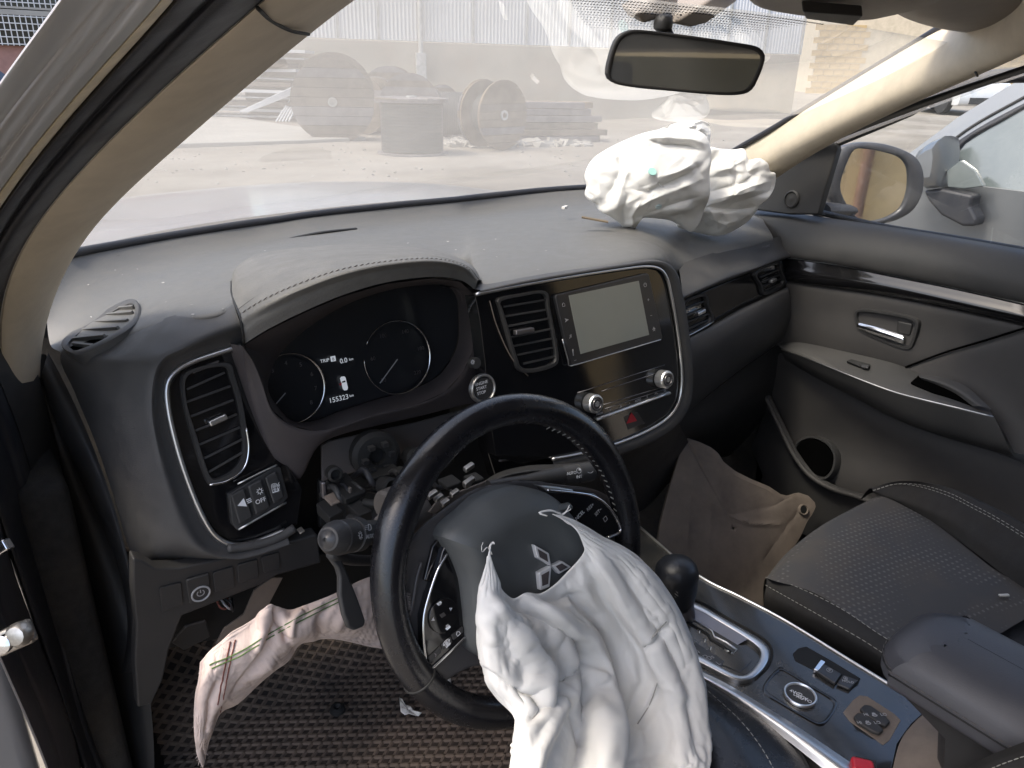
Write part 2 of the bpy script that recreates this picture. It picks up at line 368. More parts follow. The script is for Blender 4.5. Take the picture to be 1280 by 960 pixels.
# cable reels
def make_reel(R, W, mt, label, cablem=None, r_d=.55, planks=9, name='cable_reel'):
    """axis along local X; centre at the origin"""
    o = thing(name, (0, 0, 0), label, 'cable reel', 'wooden cable reels dumped along the warehouse wall')
    for sx in (-1, 1):
        fl = MB().lathe([(R*.97, -.02), (R*.97, .02)], (sx*W/2, 0, 0), V(1, 0, 0), V(0, 1, 0), 40).build('flange', mt, o, sharp=30)
        w = 2*R/planks
        for i in range(planks):
            a, b = -R+i*w+.007, -R+(i+1)*w-.007; t = []
            for k in range(5): z = a+(b-a)*k/4; t.append((math.sqrt(max(R*R-z*z, .0009)), z))
            out = np.array([(0, y, z) for y, z in t]+[(0, -y, z) for y, z in t[::-1]]); d = .03+RNG.uniform(-.006, .006)
            x0 = sx*(W/2+.021); f = out+V(x0+sx*d, 0, 0); bk = out+V(x0, 0, 0)
            (MB().prism(bk, f) if sx > 0 else MB().prism(bk[::-1], f[::-1])).build('plank', random.choice([mt, mt, M['wood'], M['woodgrey']]), fl, smooth=False)
    rd = R*r_d
    prof = []; n = int(W/.05)
    for i in range(n):
        x = -W/2+.03+(W-.06)*i/n; h = (W-.06)/n
        prof += [(rd-.012, x), (rd, x+h*.3), (rd, x+h*.7)]
    MB().lathe(prof, (0, 0, 0), V(1, 0, 0), V(0, 1, 0), 40).build('wound_cable', cablem or M['cable'], o, sharp=None)
    for sx in (-1, 1): MB().lathe([(.09, 0), (.09, .03), (.05, .03), (.05, -.02)], (sx*(W/2+.05), 0, 0), V(sx, 0, 0), V(0, 1, 0), 16).build('hub_plate', M['steelbar'], o)
    return o
def put_reel(o, px, py, dist, R, yaw, pitch=0.0, stand=True):
    """centre on the sight line (px,py) at ground distance so that the reel stands on the yard"""
    d = ray(px, py); p = CAM+d*(dist/math.hypot(d[0], d[1])); p[2] = gz(p[0], p[1])+R if stand else p[2]
    o.location = tuple(p); o.rotation_euler = (0, pitch, yaw); return o
put_reel(make_reel(.80, .75, M['wood'], 'largest brown cable reel, its planked disc tilted towards the car, leftmost of the reels'), 417, 122, 16.6, .80, rad(-118), rad(8))
put_reel(make_reel(.62, .6, M['woodgrey'], 'grey cable reel with its pale round disc rising behind the lying black reel'), 512, 118, 17.0, .68, rad(-120))
put_reel(make_reel(.66, .6, M['wood'], 'brown cable reel half hidden behind the grey disc, closest to the post'), 488, 112, 19.4, .76, rad(-125))
put_reel(make_reel(.60, .5, M['wood'], 'dark cable reel wedged between the largest reel and the flat reel'), 462, 122, 18.2, .60, rad(-150))
ry = put_reel(make_reel(.63, .86, M['woodgrey'], 'cable reel lying flat on its side full of black cable', r_d=.86), 515, 152, 14.0, .45, rad(0), rad(90))
ry.rotation_euler = (0, rad(-90), 0)
put_reel(make_reel(.50, .9, M['cable'], 'small dark cable reel between the flat reel and the tan reel', r_d=.9), 573, 138, 17.2, .50, rad(-30))
put_reel(make_reel(.34, .5, M['wood'], 'smallest cable reel peeping out behind the flat black reel', r_d=.7), 553, 110, 18.5, .72, rad(-120))
put_reel(make_reel(.62, .50, M['woodtan'], 'tan cable reel standing upright, rightmost of the reels', r_d=.6), 616, 134, 15.2, .62, rad(-82))
# pile of old timbers right of the reels
tp = at(684, 172, 'Z', .1); tpl = thing('timber_pile', (tp[0], tp[1], 0), 'pile of long old timbers lying right of the tan reel', 'timber pile')
ax = unit(V(.95, -.3, 0)); ay = np.cross(V(0, 0, 1), ax)
for i in range(6):
    for j in range(3):
        c = tp+ay*(.25*j+RNG.uniform(-.04, .04))+ax*RNG.uniform(-.25, .25); c[2] = gz(c[0], c[1])+.07+i*.135
        a2 = unit(ax+ay*RNG.uniform(-.05, .05)); MB().box(c, (1.1+RNG.uniform(-.2, .1), .11, .06), (a2, np.cross(V(0, 0, 1), a2), V(0, 0, 1))).build('timber', random.choice([M['wood'], M['woodtan'], M['woodgrey']]), tpl, bevel=.008, seg=1)
# stacked metal frames left of the reels
fp = at(330, 150, 'Z', 0.0); frs = thing('metal_frame_stack', (fp[0], fp[1], 0), 'stack of grey metal frames and sheets beside the largest reel', 'metal stack')
fx = unit(V(.80, -.60, 0)); fy = np.cross(V(0, 0, 1), fx)
for i in range(11):
    c = fp+fx*(RNG.uniform(-.3, .3)-.6)+fy*RNG.uniform(-.1, .3); c[2] = .1+i*.16
    a2 = unit(fx+V(0, 0, RNG.uniform(-.03, .03))); MB().box(c, (1.9+RNG.uniform(-.5, .2), .5, .02+.015*(i % 3)), (a2, fy, np.cross(a2, fy))).build('metal_sheet', [M['steelbar'], M['sheet'], M['wood']][i % 3], frs, smooth=False)
for i in range(5):
    p = at(345+i*4, 152, 'Z', .02); q = at(376+i*2.5, 104-i, 'Y', p[1]+.35); MB().tube([p, q], .022, 6).build('leaning_bar', M['sheet'], frs)
for i in range(4):
    p = at(300+i*3, 140, 'Z', .5); q = at(377, 104+i*3, 'Y', p[1]); MB().tube([p, q], .02, 6).build('cross_bar', M['sheet'], frs)

# yellow brick building across the yard on the passenger side
b0 = at(1012, 118, 'Y', 24.0); bx = unit(V(.72, -.69, 0)); bnn = V(-bx[1], bx[0], 0); bnn = bnn if bnn@(CAM-b0) > 0 else -bnn
B0 = V(b0[0], b0[1], 0)
yb = thing('brick_building', B0, 'yellow brick building across the yard on the passenger side', 'building')
MB().box(B0+bx*22-bnn*2+V(0, 0, 3.2), (22, 2, 4.2), (bx, bnn, V(0, 0, 1))).build('wall', M['mortar'], yb, smooth=False)
bm_ = MB().box((0, 0, 0), (.235, .03, .135)).data('brick', M['ybrick'], 0, False)
bw, bh = .50, .30
def add_bricks(u0, u1, z0, z1):
    n = 0
    for r in range(int(z0/bh), int(z1/bh)):
        for c in range(int(u0/bw), int(u1/bw)):
            u = (c+.5*(r % 2))*bw; o = bpy.data.objects.new('brick', bm_); COL.objects.link(o); o.parent = yb
            o.location = tuple(bx*u+bnn*RNG.uniform(-.012, .012)+V(0, 0, (r+.5)*bh)); o.rotation_euler = (0, RNG.uniform(-.01, .01), math.atan2(bx[1], bx[0])); n += 1
    return n
def wall_u(px, py):
    d = ray(px, py); t = ((B0-CAM)@bnn)/(d@bnn); q = CAM+d*t-B0; return q@bx, q[2]
ua, ub = wall_u(1010, 100)[0], wall_u(1095, 60)[0]
uc, ud = wall_u(1208, 100)[0], wall_u(1292, 90)[0]
zlo = wall_u(1240, 135)[1]; ztop = max(wall_u(1050, 30)[1], wall_u(1270, 50)[1])
add_bricks(max(ua, 0), ub, max(wall_u(1050, 125)[1], 0), wall_u(1060, 25)[1])
add_bricks(uc, ud, max(zlo, 0), wall_u(1270, 50)[1])
# yellow plastered wall behind the car, seen in the door mirror
pw = thing('plaster_wall', (3.0, -6.0, 0), 'yellow plastered wall with a red pipe, seen in the door mirror', 'wall')
MB().box((4.5, -6.15, 2.2), (6.5, .15, 2.4)).build('wall', M['yplaster'], pw, bevel=.02)
PX_ = 1.03
MB().tube([(PX_, -5.9, 0), (PX_, -5.9, 4.4)], .055, 12).build('pipe', M['redpipe'], pw)
MB().tube([(PX_, -5.94, 1.3), (PX_-.5, -5.94, 1.3)], .06, 10).build('pipe_arm', M['redpipe'], pw)
# red building behind the parked car at the left edge
rb = thing('red_building', (-2, 30, 0), 'dull red building with a barred window at the upper left edge', 'building')
MB().box((-3, 31, 3.2), (12, 1, 4.0)).build('wall', M['redwall'], rb, smooth=False)
c = at(25, 25, 'Y', 29.9); MB().box(c, (1.5, .05, .75)).build('window', M['carglass'], rb, smooth=False)
m = MB()
for i in range(19): m.box(c+V(-1.4+i*.155, -.09, 0), (.014, .02, .75))
for i in range(8): m.box(c+V(0, -.10, -.7+i*.2), (1.5, .02, .014))
m.build('window_bars', M['sheet'], rb, smooth=False)
MB().box((-3, 29.9, 2.72), (12, .12, .12)).build('cornice', M['slab'], rb, smooth=False)

# parked cars (profile in the YZ plane, nose at +Y), built nose towards +Y about their own origin
def make_car(name, loc, rz, paint, label, hood, belt, roof, L, Wd, ws=(1.05, .35), rear=(-1.35, -2.0), wheel_r=.33):
    o = thing(name, (0, 0, 0), label, 'car')
    h = L/2; k = Wd/2
    low = [(h-.02, .28), (h, .55), (h-.10, hood-.10), (h-.35, hood), (ws[0], belt), (rear[1], belt+.04), (-h+.08, belt-.05), (-h, .6), (-h+.05, .28)]
    P = np.array([(0, y, z) for y, z in low]); P = rcorner(P, .12, 3)
    G = []
    for x, s, dz in ((-k+.10, .97, .0), (-k+.02, .995, .0), (-k, 1, 0), (k, 1, 0), (k-.02, .995, 0), (k-.10, .97, 0)):
        Q = P.copy(); Q[:, 1] *= s; Q[:, 0] = x; G.append(Q)
    m = MB(); m.grid(G, cu=True); n = len(P); m.f.append(tuple(range(n-1, -1, -1))); m.f.append(tuple(m.n-n+i for i in range(n)))
    m.build('body', paint, o, sharp=35)
    cab = [(ws[0]-.02, belt), (ws[1], roof), (rear[0], roof), (rear[1], belt+.03)]
    P0 = rcorner(np.array([(0, y, z) for y, z in cab]), .10, 4); G = []
    for x, top in ((-k+.02, 0), (k-.02, 0)):
        Q = P0.copy(); lean = (Q[:, 2]-belt)/(roof-belt); Q[:, 0] = x-np.sign(x)*.17*lean; G.append(Q)
    m = MB(); n = len(P0); m.grid(G, cu=True); m.f.append(tuple(range(n))); m.f.append(tuple(m.n-1-i for i in range(n)))
    m.build('cabin', paint, o, sharp=35, bevel=.02)
    for sx in (-1, 1):
        def sp(y, z, d=.006): return V(sx*(k-.02-.17*(z-belt)/(roof-belt)+d), y, z)
        zb, zt = belt+.045, roof-.09; mid = (ws[0]+rear[0])/2-.1
        fr_, bk = ws[0]-.12, rear[0]-.1
        for y0, y1, y2, y3 in ((fr_, ws[1]-.05, mid+.04, mid+.04), (mid-.04, mid-.04, bk+.05, bk-.30)):
            P1 = np.array([sp(y0, zb), sp(y1, zt), sp(y2, zt), sp(y3, zb)]); P1 = rcorner(P1, .04)
            MB().prism(P1-V(sx*.02, 0, 0), P1).build('window', M['carglass'], o, smooth=False)
        for yw in (h-.85, -h+.80):
            ty = MB().lathe([(wheel_r*.62, -.09), (wheel_r*.95, -.10), (wheel_r, -.06), (wheel_r, .06), (wheel_r*.95, .10), (wheel_r*.62, .09)], (sx*(k-.08), yw, wheel_r), V(sx, 0, 0), V(0, 1, 0), 28).build('wheel', M['tyre'], o)
            mm = MB().lathe([(wheel_r*.62, .0), (wheel_r*.62, .09), (wheel_r*.52, .075), (.05, .06)], (sx*(k-.08), yw, wheel_r), V(sx, 0, 0), V(0, 1, 0), 24)
            mm.build('rim', M['alu'], ty)
        MB().lathe([(.10, 0), (.11, .03), (.06, .06)], (sx*(k-.28), h-.06, hood-.18), V(sx*.25, .95, .1), V(0, 0, 1), 16).build('headlight', M['white_paint'], o)
        q = V(sx*(k+.10), ws[0]-.25, belt+.10)
        MB().lathe([(.02, -.06), (.09, -.05), (.10, 0), (.07, .06), (.02, .09)], q, V(0, 1, 0), V(0, 0, 1), 16).build('door_mirror', paint, o)
    W1 = np.array([V(-k+.12, ws[0]+.012, belt+.03), V(k-.12, ws[0]+.012, belt+.03), V(k-.26, ws[1]+.028, roof-.05), V(-k+.26, ws[1]+.028, roof-.05)])
    nrm = unit(np.cross(W1[1]-W1[0], W1[2]-W1[0])); nrm = nrm*np.sign(nrm[1])
    MB().prism(W1-nrm*.02, W1+nrm*.006).build('windscreen', M['carglass'], o, smooth=False)
    MB().box((0, h-.01, .42), (k*.62, .03, .10)).build('grille', M['plastic'], o, bevel=.01)
    o.location = tuple(loc); o.rotation_euler = (0, 0, rz); return o
d = ray(20, 60); p = CAM+d*(9.5/math.hypot(d[0], d[1]))
make_car('parked_car', (p[0]-2.15, p[1]+.4, 0), rad(96), M['navy'], 'dark blue car parked beyond the driver side, cut by the left edge', .98, 1.12, 1.74, 4.5, 1.8)
d = ray(1178, 118); p = CAM+d*(31/math.hypot(d[0], d[1]))
make_car('parked_car', (p[0], p[1], gz(p[0], p[1])), rad(150), M['white_paint'], 'white car far off in front of the yellow brick building', 1.0, 1.1, 1.72, 4.3, 1.75, wheel_r=.36)
# silver car parked close alongside: its side is built on its own upright plane
FN = Fr((2.30, 0, 1), (0, -1, 0), (0, 0, 1)); FN2 = Fr((2.34, 0, 1.05), (0, -1, 0), (.30, 0, 1))
M['nbsilver'] = mat('silver_car_paint', (.17, .18, .19), .28, .5, coat=.7, dust=(.24, .235, .22, .3), dscale=9, dlo=.5, dhi=.95)
nb = thing('neighbour_car', (3.1, 0, 0), 'silver car parked close alongside, seen through the passenger window', 'car')
lowL = np.array([(2.3, y, z) for y, z in [(2.45, .3), (2.5, .6), (2.3, .86), (1.35, 1.03), (1.0, 1.055), (-2.0, 1.06), (-2.3, .7), (-2.2, .3)]])
lowL = rcorner(lowL, .12); far = lowL.copy(); far[:, 0] = 4.05; sh1 = lowL.copy(); sh1[:, 0] = 2.36; sh1[:, 2] += .012
m = MB(); m.grid(np.array([lowL+V(.02, 0, -.02)*0, sh1, far]), cu=True); n_ = len(lowL); m.f.append(tuple(range(n_))); m.f.append(tuple(m.n-1-i for i in range(n_)))
m.build('body', M['nbsilver'], nb, sharp=45, bevel=.01)
gh = [FN2.px(*q) for q in [(1108, 214), (1200, 152), (1285, 100), (1330, 72)]]
yr = [(p[1], p[2]) for p in gh]
rf = [(yr[0][0], 1.05), *yr[1:], (.15, 1.50), (-1.3, 1.50), (-1.9, 1.06)]
A = np.array([(2.34+(z-1.05)*.30, y, z) for y, z in rf]); Bb = A.copy(); Bb[:, 0] = 6.35-Bb[:, 0]
m = MB(); m.grid(np.array([A, Bb]), cu=True); n_ = len(A); m.f.append(tuple(range(n_))); m.f.append(tuple(m.n-1-i for i in range(n_)))
m.build('cabin', M['nbsilver'], nb, bevel=.02)
M['paleglass'] = mat('dusty_car_glass', (.11, .13, .13), .10, coat=.5, spec=.8, dust=(.22, .24, .235, .4), dscale=3)
W = [(1163, 236), (1207, 180), (1250, 153), (1300, 126), (1430, 60), (1430, 246), (1283, 245)]
plate('window', FN2, W, -.02, .004, M['paleglass'], nb, bevel=0)
trim('window_seal', FN2.pts([(1158, 234), (1203, 178), (1250, 150), (1300, 122), (1420, 62)], .008), .009, M['rubber'], nb, m=24)
trim('window_seal', FN2.pts([(1150, 236), (1215, 241), (1290, 247), (1420, 258)], .012), .012, M['rubber'], nb, m=12)
trim('door_gap', FN2.pts([(1128, 232), (1172, 192), (1215, 158), (1290, 116)], .003), .005, M['dark'], nb, m=24)
trim('door_gap', FN2.pts([(1172, 195), (1230, 158), (1300, 121)], .004), .006, M['rubber'], nb, m=16)
cap = FN.pts([(1144, 200), (1152, 186), (1166, 176), (1181, 170), (1183, 190), (1180, 215), (1176, 234), (1158, 236), (1146, 222)], .10)
mm = MB(); G = [cap.mean(0)+(cap-cap.mean(0))*f+V(dx, 0, 0) for f, dx in ((.55, -.055), (.85, -.035), (1, 0), (1, .05), (.9, .12))]
mm.grid(np.array(G), cu=True); mm.f.append(tuple(range(len(cap)))); mr = mm.build('door_mirror', M['nbsilver'], nb, sharp=60)
plate('mirror_foot', FN, [(1153, 238), (1178, 236), (1217, 244), (1213, 258), (1221, 274), (1219, 283), (1202, 283), (1175, 269), (1160, 252)], .02, .10, M['rubber'], mr, bevel=.015)
plate('mirror_glass', FN, [(1183, 214), (1201, 200), (1219, 213), (1230, 233), (1205, 236), (1184, 234)], .06, .085, M['paleglass'], mr, bevel=.004)
for yw in (1.62, -1.55):
    ty = MB().lathe([(.21, -.1), (.32, -.1), (.335, -.06), (.335, .06), (.32, .1), (.21, .09)], (2.40, yw, .335), V(-1, 0, 0), V(0, 1, 0), 28).build('wheel', M['tyre'], nb)
    MB().lathe([(.21, 0), (.21, .09), (.17, .075), (.05, .06)], (2.40, yw, .335), V(-1, 0, 0), V(0, 1, 0), 24).build('rim', M['alu'], ty)

# ================================================================== THE CAR: shell round the cabin
def glass(name, rough=.0, dustcol=(.75, .72, .66), dust=.12, tint=(.93, .95, .94), streak=8.):
    m = bpy.data.materials.new(name); m.use_nodes = True; nt = m.node_tree; N = nt.nodes; L = nt.links; N.clear()
    out = N.new('ShaderNodeOutputMaterial'); tr = N.new('ShaderNodeBsdfTransparent'); tr.inputs[0].default_value = (*tint, 1)
    gl = N.new('ShaderNodeBsdfGlossy'); gl.inputs['Roughness'].default_value = rough
    fr = N.new('ShaderNodeFresnel'); fr.inputs[0].default_value = 1.5
    f1 = N.new('ShaderNodeMath'); f1.operation = 'MULTIPLY'; L.new(fr.outputs[0], f1.inputs[0]); f1.inputs[1].default_value = 2.0
    f2 = N.new('ShaderNodeMath'); f2.operation = 'ADD'; L.new(fr.outputs[0], f2.inputs[0]); f2.inputs[1].default_value = 1.0
    f3 = N.new('ShaderNodeMath'); f3.operation = 'DIVIDE'; L.new(f1.outputs[0], f3.inputs[0]); L.new(f2.outputs[0], f3.inputs[1])   # both faces of the pane reflect
    mx = N.new('ShaderNodeMixShader'); L.new(f3.outputs[0], mx.inputs[0]); L.new(tr.outputs[0], mx.inputs[1]); L.new(gl.outputs[0], mx.inputs[2])
    df = N.new('ShaderNodeBsdfDiffuse'); df.inputs[0].default_value = (*dustcol, 1); tl = N.new('ShaderNodeBsdfTranslucent'); tl.inputs[0].default_value = (*dustcol, 1)
    ad = N.new('ShaderNodeMixShader'); ad.inputs[0].default_value = .6; L.new(df.outputs[0], ad.inputs[1]); L.new(tl.outputs[0], ad.inputs[2])
    tc = N.new('ShaderNodeTexCoord'); no = N.new('ShaderNodeTexNoise'); no.inputs['Scale'].default_value = streak; no.inputs['Detail'].default_value = 8; no.inputs['Roughness'].default_value = .65
    L.new(tc.outputs['Object'], no.inputs['Vector']); mr = N.new('ShaderNodeMapRange'); mr.inputs[1].default_value = .25; mr.inputs[2].default_value = .8; mr.inputs[3].default_value = dust*.90; mr.inputs[4].default_value = dust*1.12
    L.new(no.outputs['Fac'], mr.inputs[0]); m2 = N.new('ShaderNodeMixShader'); L.new(mr.outputs[0], m2.inputs[0]); L.new(mx.outputs[0], m2.inputs[1]); L.new(ad.outputs[0], m2.inputs[2])
    L.new(m2.outputs[0], out.inputs[0]); return m
M['wscreen'] = glass('dusty_windscreen', dust=.25)
M['tint'] = glass('dark_privacy_glass', dust=.03, tint=(.42, .44, .43))
M['sideglass'] = glass('side_glass', dust=.03)
M['frit'] = mat('ceramic_frit', (.012, .012, .013), .4)

car = thing('car_body', (0, .9, 0), 'silver car shell round the cabin: bonnet, windscreen, pillars, roof and door frame', 'car')
# bonnet and cowl
GLB = [(-.80, .70), (-.66, .86), (-.45, .95), (-.18, 1.01), (.2, 1.05), (.55, 1.02), (.70, .90), (.80, .66)]   # foot of the glass
GLB = [(x, y+.055) for x, y in GLB]
rows = []
for y, dz in ((.13, .075), (.4, .062), (.8, .035), (1.05, .0), (1.22, -.05), (1.32, -.16), (1.36, -.40)):
    rows.append([(x*(1.06-.02*y), gy*.35+.65*1.0+y, 1.035+dz-.075*(abs(x)/.8)**3) for x, gy in GLB])
MB().grid(crgrid(rows, 40, 36)).build('bonnet', M['silver'], car)
rows = [[(x*1.02, gy+dy, z) for x, gy in GLB] for dy, z in ((-.10, 1.075), (.015, 1.095), (.05, 1.10), (.11, 1.085), (.20, 1.045))]
MB().grid(crgrid(rows, 40, 14)).build('cowl_panel', M['plastic'], car)
# windscreen
TOPX = [-.68, -.57, -.38, -.15, .15, .38, .57, .68]
def wscreen(i, t):
    x, y = GLB[i]; xt = TOPX[i]; b = V(x, y-.02, 1.10+.035*(abs(x)/.8)**2); e = V(xt, .19-.20*(abs(xt)/.65)**2, 1.512-.05*(abs(xt)/.65)**2)
    p = b+(e-b)*t; p[1] += .012*math.sin(math.pi*t); p[2] += .012*math.sin(math.pi*t); return p
rows = [[wscreen(i, t) for i in range(8)] for t in (0, .25, .5, .75, 1.0)]
WG = crgrid(rows, 44, 30)
MB().grid(WG).build('windscreen', M['wscreen'], car)
# black frit band with dots along the top edge and round the mirror foot
m = MB()
H, Wc = WG.shape[:2]
def wpt(u, v):
    a, b = v*(H-1), u*(Wc-1); i, j = min(int(a), H-2), min(int(b), Wc-2); fa, fb = a-i, b-j
    p = (WG[i, j]*(1-fa)+WG[i+1, j]*fa)*(1-fb)+(WG[i, j+1]*(1-fa)+WG[i+1, j+1]*fa)*fb
    n = np.cross(WG[i, j+1]-WG[i, j], WG[i+1, j]-WG[i, j]); n = unit(n); n = n if n[1] < 0 else -n
    return p+n*.002, n
for r in range(16):
    v = .995-r*.0066
    for c in range(150):
        u = .28+(c+.5*(r % 2))*.0030
        lim = 12*(1-smoothstep(np.array(abs(u-.52)), .05, .13))*1.0
        if r >= lim: continue
        s = .0020*(1-.6*(r/max(lim, 1)))+.0002; p, n = wpt(u, v); a = unit(np.cross(n, V(0, 0, 1))); b = np.cross(n, a)
        m.add([p+s*(math.cos(q)*a+math.sin(q)*b) for q in np.linspace(0, 2*math.pi, 6, endpoint=False)], [(0, 1, 2, 3, 4, 5)])
m.build('frit_dots', M['frit'], car, kind='stuff', smooth=False)
edge = [[wpt(u, .0)[0]+V(0, -.006, .004), wpt(u, .022)[0]] for u in np.linspace(.02, .98, 60)]
MB().grid(np.swapaxes(np.array(edge), 0, 1)).build('frit_band', M['frit'], car, solid=.001)
edge = [[wpt(.985, v)[0], wpt(.955, v)[0]] for v in np.linspace(0, 1, 30)]
MB().grid(np.swapaxes(np.array(edge), 0, 1)).build('frit_band', M['frit'], car, solid=.001)

def strip(lines, n=30, across=6):
    """surface through lines given as [(px,py,axis,val)...], all resampled to n points"""
    out = [resample(np.array([at(*q) for q in Ln]), n) for Ln in lines]
    return crgrid(np.array(out), n, (len(lines)-1)*across+1)
Yv = lambda L, y: [(a, b, 'Y', c) for (a, b), c in zip(L, y)]
# driver's pillar: painted door frame, rubber seals, beige trim (outermost first)
R3 = T3 = None
def lerpline(A, B, f, n=26):
    def sm(P):
        Q = resample(P, n); t = np.linspace(-1, 1, n)
        return np.stack([np.polyval(np.polyfit(t, Q[:, k], 5 if P is R3 or P is T3 else 3), t) for k in range(3)], 1)
    return sm(A)*(1-f)+sm(B)*f
O3 = np.array([at(*q) for q in Yv([(118, -70), (70, 0), (35, 52), (0, 105), (-45, 172), (-110, 280), (-150, 380)], [-.42, -.30, -.22, -.14, -.04, .10, .22])])
S3 = np.array([at(*q) for q in Yv([(275, -80), (220, -3), (179, 38), (137, 86), (96, 137), (52, 196), (0, 261), (-45, 335), (-75, 430)], [-.30, -.17, -.11, -.045, .02, .10, .20, .30, .40])])
T3 = np.array([at(*q) for q in Yv([(395, -60), (313, 15), (275, 52), (223, 93), (137, 172), (103, 213), (69, 254), (34, 299), (17, 327), (4, 375), (0, 430), (6, 480)], [-.19, -.10, -.055, .0, .115, .18, .26, .35, .40, .45, .48, .50])])
R3 = np.array([at(*q) for q in Yv([(480, -30), (392, 43), (300, 110), (205, 200), (150, 248), (100, 308), (75, 349), (60, 394), (56, 431), (47, 474)], [-.04, .04, .115, .22, .32, .44, .50, .54, .56, .57])])
tow = lambda P, d: P+np.array([unit(CAM-p)*d for p in P])
def prof(A, B, fd, name, mt, n=30, k=4, par=None, **kw):
    rows = [tow(lerpline(A, B, f, n), d) for f, d in fd]
    return MB().grid(crgrid(np.array(rows), n, (len(rows)-1)*k+1)).build(name, mt, par or car, **kw)
pf = prof(O3, S3, [(0, -.03), (.015, .004), (.10, .008), (.19, .002), (.24, -.010), (.30, .0), (.40, .006), (.50, .0), (.56, .012), (.68, .020), (.78, .012), (.84, .004)], 'door_frame', M['framepaint'])
prof(O3, S3, [(.825, .0), (.85, .012), (.93, .016), (.985, .010), (1.0, -.01)], 'frame_highlight', M['goldedge'])  # strip of the frame coloured as a highlight
prof(S3, T3, [(-.02, -.02), (.03, .004), (.12, .012), (.26, .006), (.34, -.012), (.42, .004), (.60, .022), (.80, .016), (.95, .0), (1.03, -.03)], 'door_seal', M['rubber'])
prof(T3, R3, [(0, -.012), (.04, .006), (.3, .022), (.6, .024), (.85, .008), (1, -.02), (1.0, -.06)], 'pillar_trim', M['beigepl'], label='beige trim of the driver side windscreen pillar')
# headlining corner above the seam of the driver's pillar trim
C1 = np.array([at(*q) for q in Yv([(322, 10), (338, 25), (362, 38), (386, 43)], [-.10, -.055, -.015, .03])])
trim('trim_seam', tow(resample(C1, 16), .023), .0012, M['dark'], car)
# passenger pillar
PT = np.array([at(*q) for q in Yv([(1268, -22), (1215, 8), (1166, 40), (1100, 80), (1020, 128), (960, 164), (915, 190), (880, 215)], [-.05, .04, .13, .235, .36, .455, .54, .62])])
PB = np.array([at(*q) for q in Yv([(1340, 35), (1275, 66), (1222, 95), (1160, 125), (1085, 157), (1030, 182), (985, 210), (955, 240)], [-.20, -.10, .0, .09, .22, .31, .40, .47])])
prof(PT, PB, [(0, -.02), (.02, .004), (.25, .02), (.5, .030), (.72, .026), (.92, .006), (1, -.02)], 'pillar_trim', M['beigepl'], label='sunlit cream trim of the passenger side windscreen pillar')
trim('glass_seal', tow(resample(PT, 40), .004), .006, M['rubber'], car)
C1 = np.array([at(*q) for q in Yv([(1204, 28), (1203, 48), (1210, 72), (1222, 95)], [.05, .06, .04, .0])])
trim('trim_seam', tow(resample(C1, 16), .028), .0016, M['dark'], car)
# headlining and roof
hl = [[(-.66, -.02, 1.475), (-.45, .06, 1.507), (-.15, .135, 1.526), (.15, .135, 1.526), (.40, .09, 1.517), (.56, .03, 1.497), (.68, -.06, 1.47)],
      [(-.66, -.09, 1.485), (-.45, -.0, 1.514), (-.15, .05, 1.530), (.15, .05, 1.530), (.40, .03, 1.522), (.56, -.03, 1.498), (.70, -.12, 1.45)],
      [(-.64, -.5, 1.535), (-.45, -.4, 1.565), (-.15, -.4, 1.58), (.15, -.4, 1.58), (.40, -.4, 1.565), (.60, -.45, 1.535), (.71, -.5, 1.49)],
      [(-.64, -1.3, 1.56), (-.45, -1.3, 1.59), (-.15, -1.3, 1.60), (.15, -1.3, 1.60), (.40, -1.3, 1.59), (.60, -1.3, 1.56), (.71, -1.3, 1.50)],
      [(-.62, -2.4, 1.48), (-.45, -2.4, 1.50), (-.15, -2.4, 1.51), (.15, -2.4, 1.51), (.40, -2.4, 1.50), (.60, -2.4, 1.48), (.68, -2.4, 1.43)]]
MB().grid(crgrid(hl, 40, 40)).build('headlining', M['beigelow'], car)
rf = np.array(hl); rf[:, :, 2] += .03; rf[0, :, 1] += .03
MB().grid(crgrid(rf, 40, 40)).build('roof', M['silver'], car)
# overhead console and passenger sun visor
FO = Fr((.1, .10, 1.5), (1, 0, 0), (0, -1, .18))
oc = [(930, -30), (945, 6), (985, 17), (1062, 26), (1084, 22), (1100, 4), (1118, -40)]
oc3 = np.array([at(x, y, 'Y', yy) for (x, y), yy in zip(oc, [.0, .09, .10, .07, .05, .01, -.06])])
mm = MB(); L_ = resample(oc3, 24)
rows = [L_+V(0, .02, .045), L_+V(0, .012, .012), L_, L_+V(.004, -.03, .003), L_*.75+L_.mean(0)*.25+V(0, -.10, .008), L_*.2+L_.mean(0)*.8+V(0, -.16, .014)]
oco = MB().grid(crgrid(np.array(rows), 24, 21)).build('overhead_console', M['console'], car)
q = [at(x, y, 'Y', yy) for x, y, yy in [(1002, -2, .03), (1078, 4, -.01), (1066, 17, .025), (1006, 8, .06)]]
MB().prism(np.array(q)+V(0, 0, -.002), np.array(q)+V(0, -.004, -.014)).build('lamp_switch', M['plastic'], oco, bevel=.002)
vs = [[at(x, y, 'Y', yy) for x, y, yy in [(1100, 4, .06), (1140, 26, .045), (1200, 40, .035), (1290, 46, .01)]],
      [at(x, y, 'Y', yy) for x, y, yy in [(1110, -10, -.0), (1150, 16, -.01), (1210, 28, -.02), (1300, 36, -.04)]],
      [at(x, y, 'Y', yy) for x, y, yy in [(1130, -50, -.10), (1180, -20, -.10), (1240, -10, -.11), (1330, 0, -.12)]]]
MB().grid(crgrid(vs, 24, 14)).build('sun_visor', M['console'], car, solid=.014)
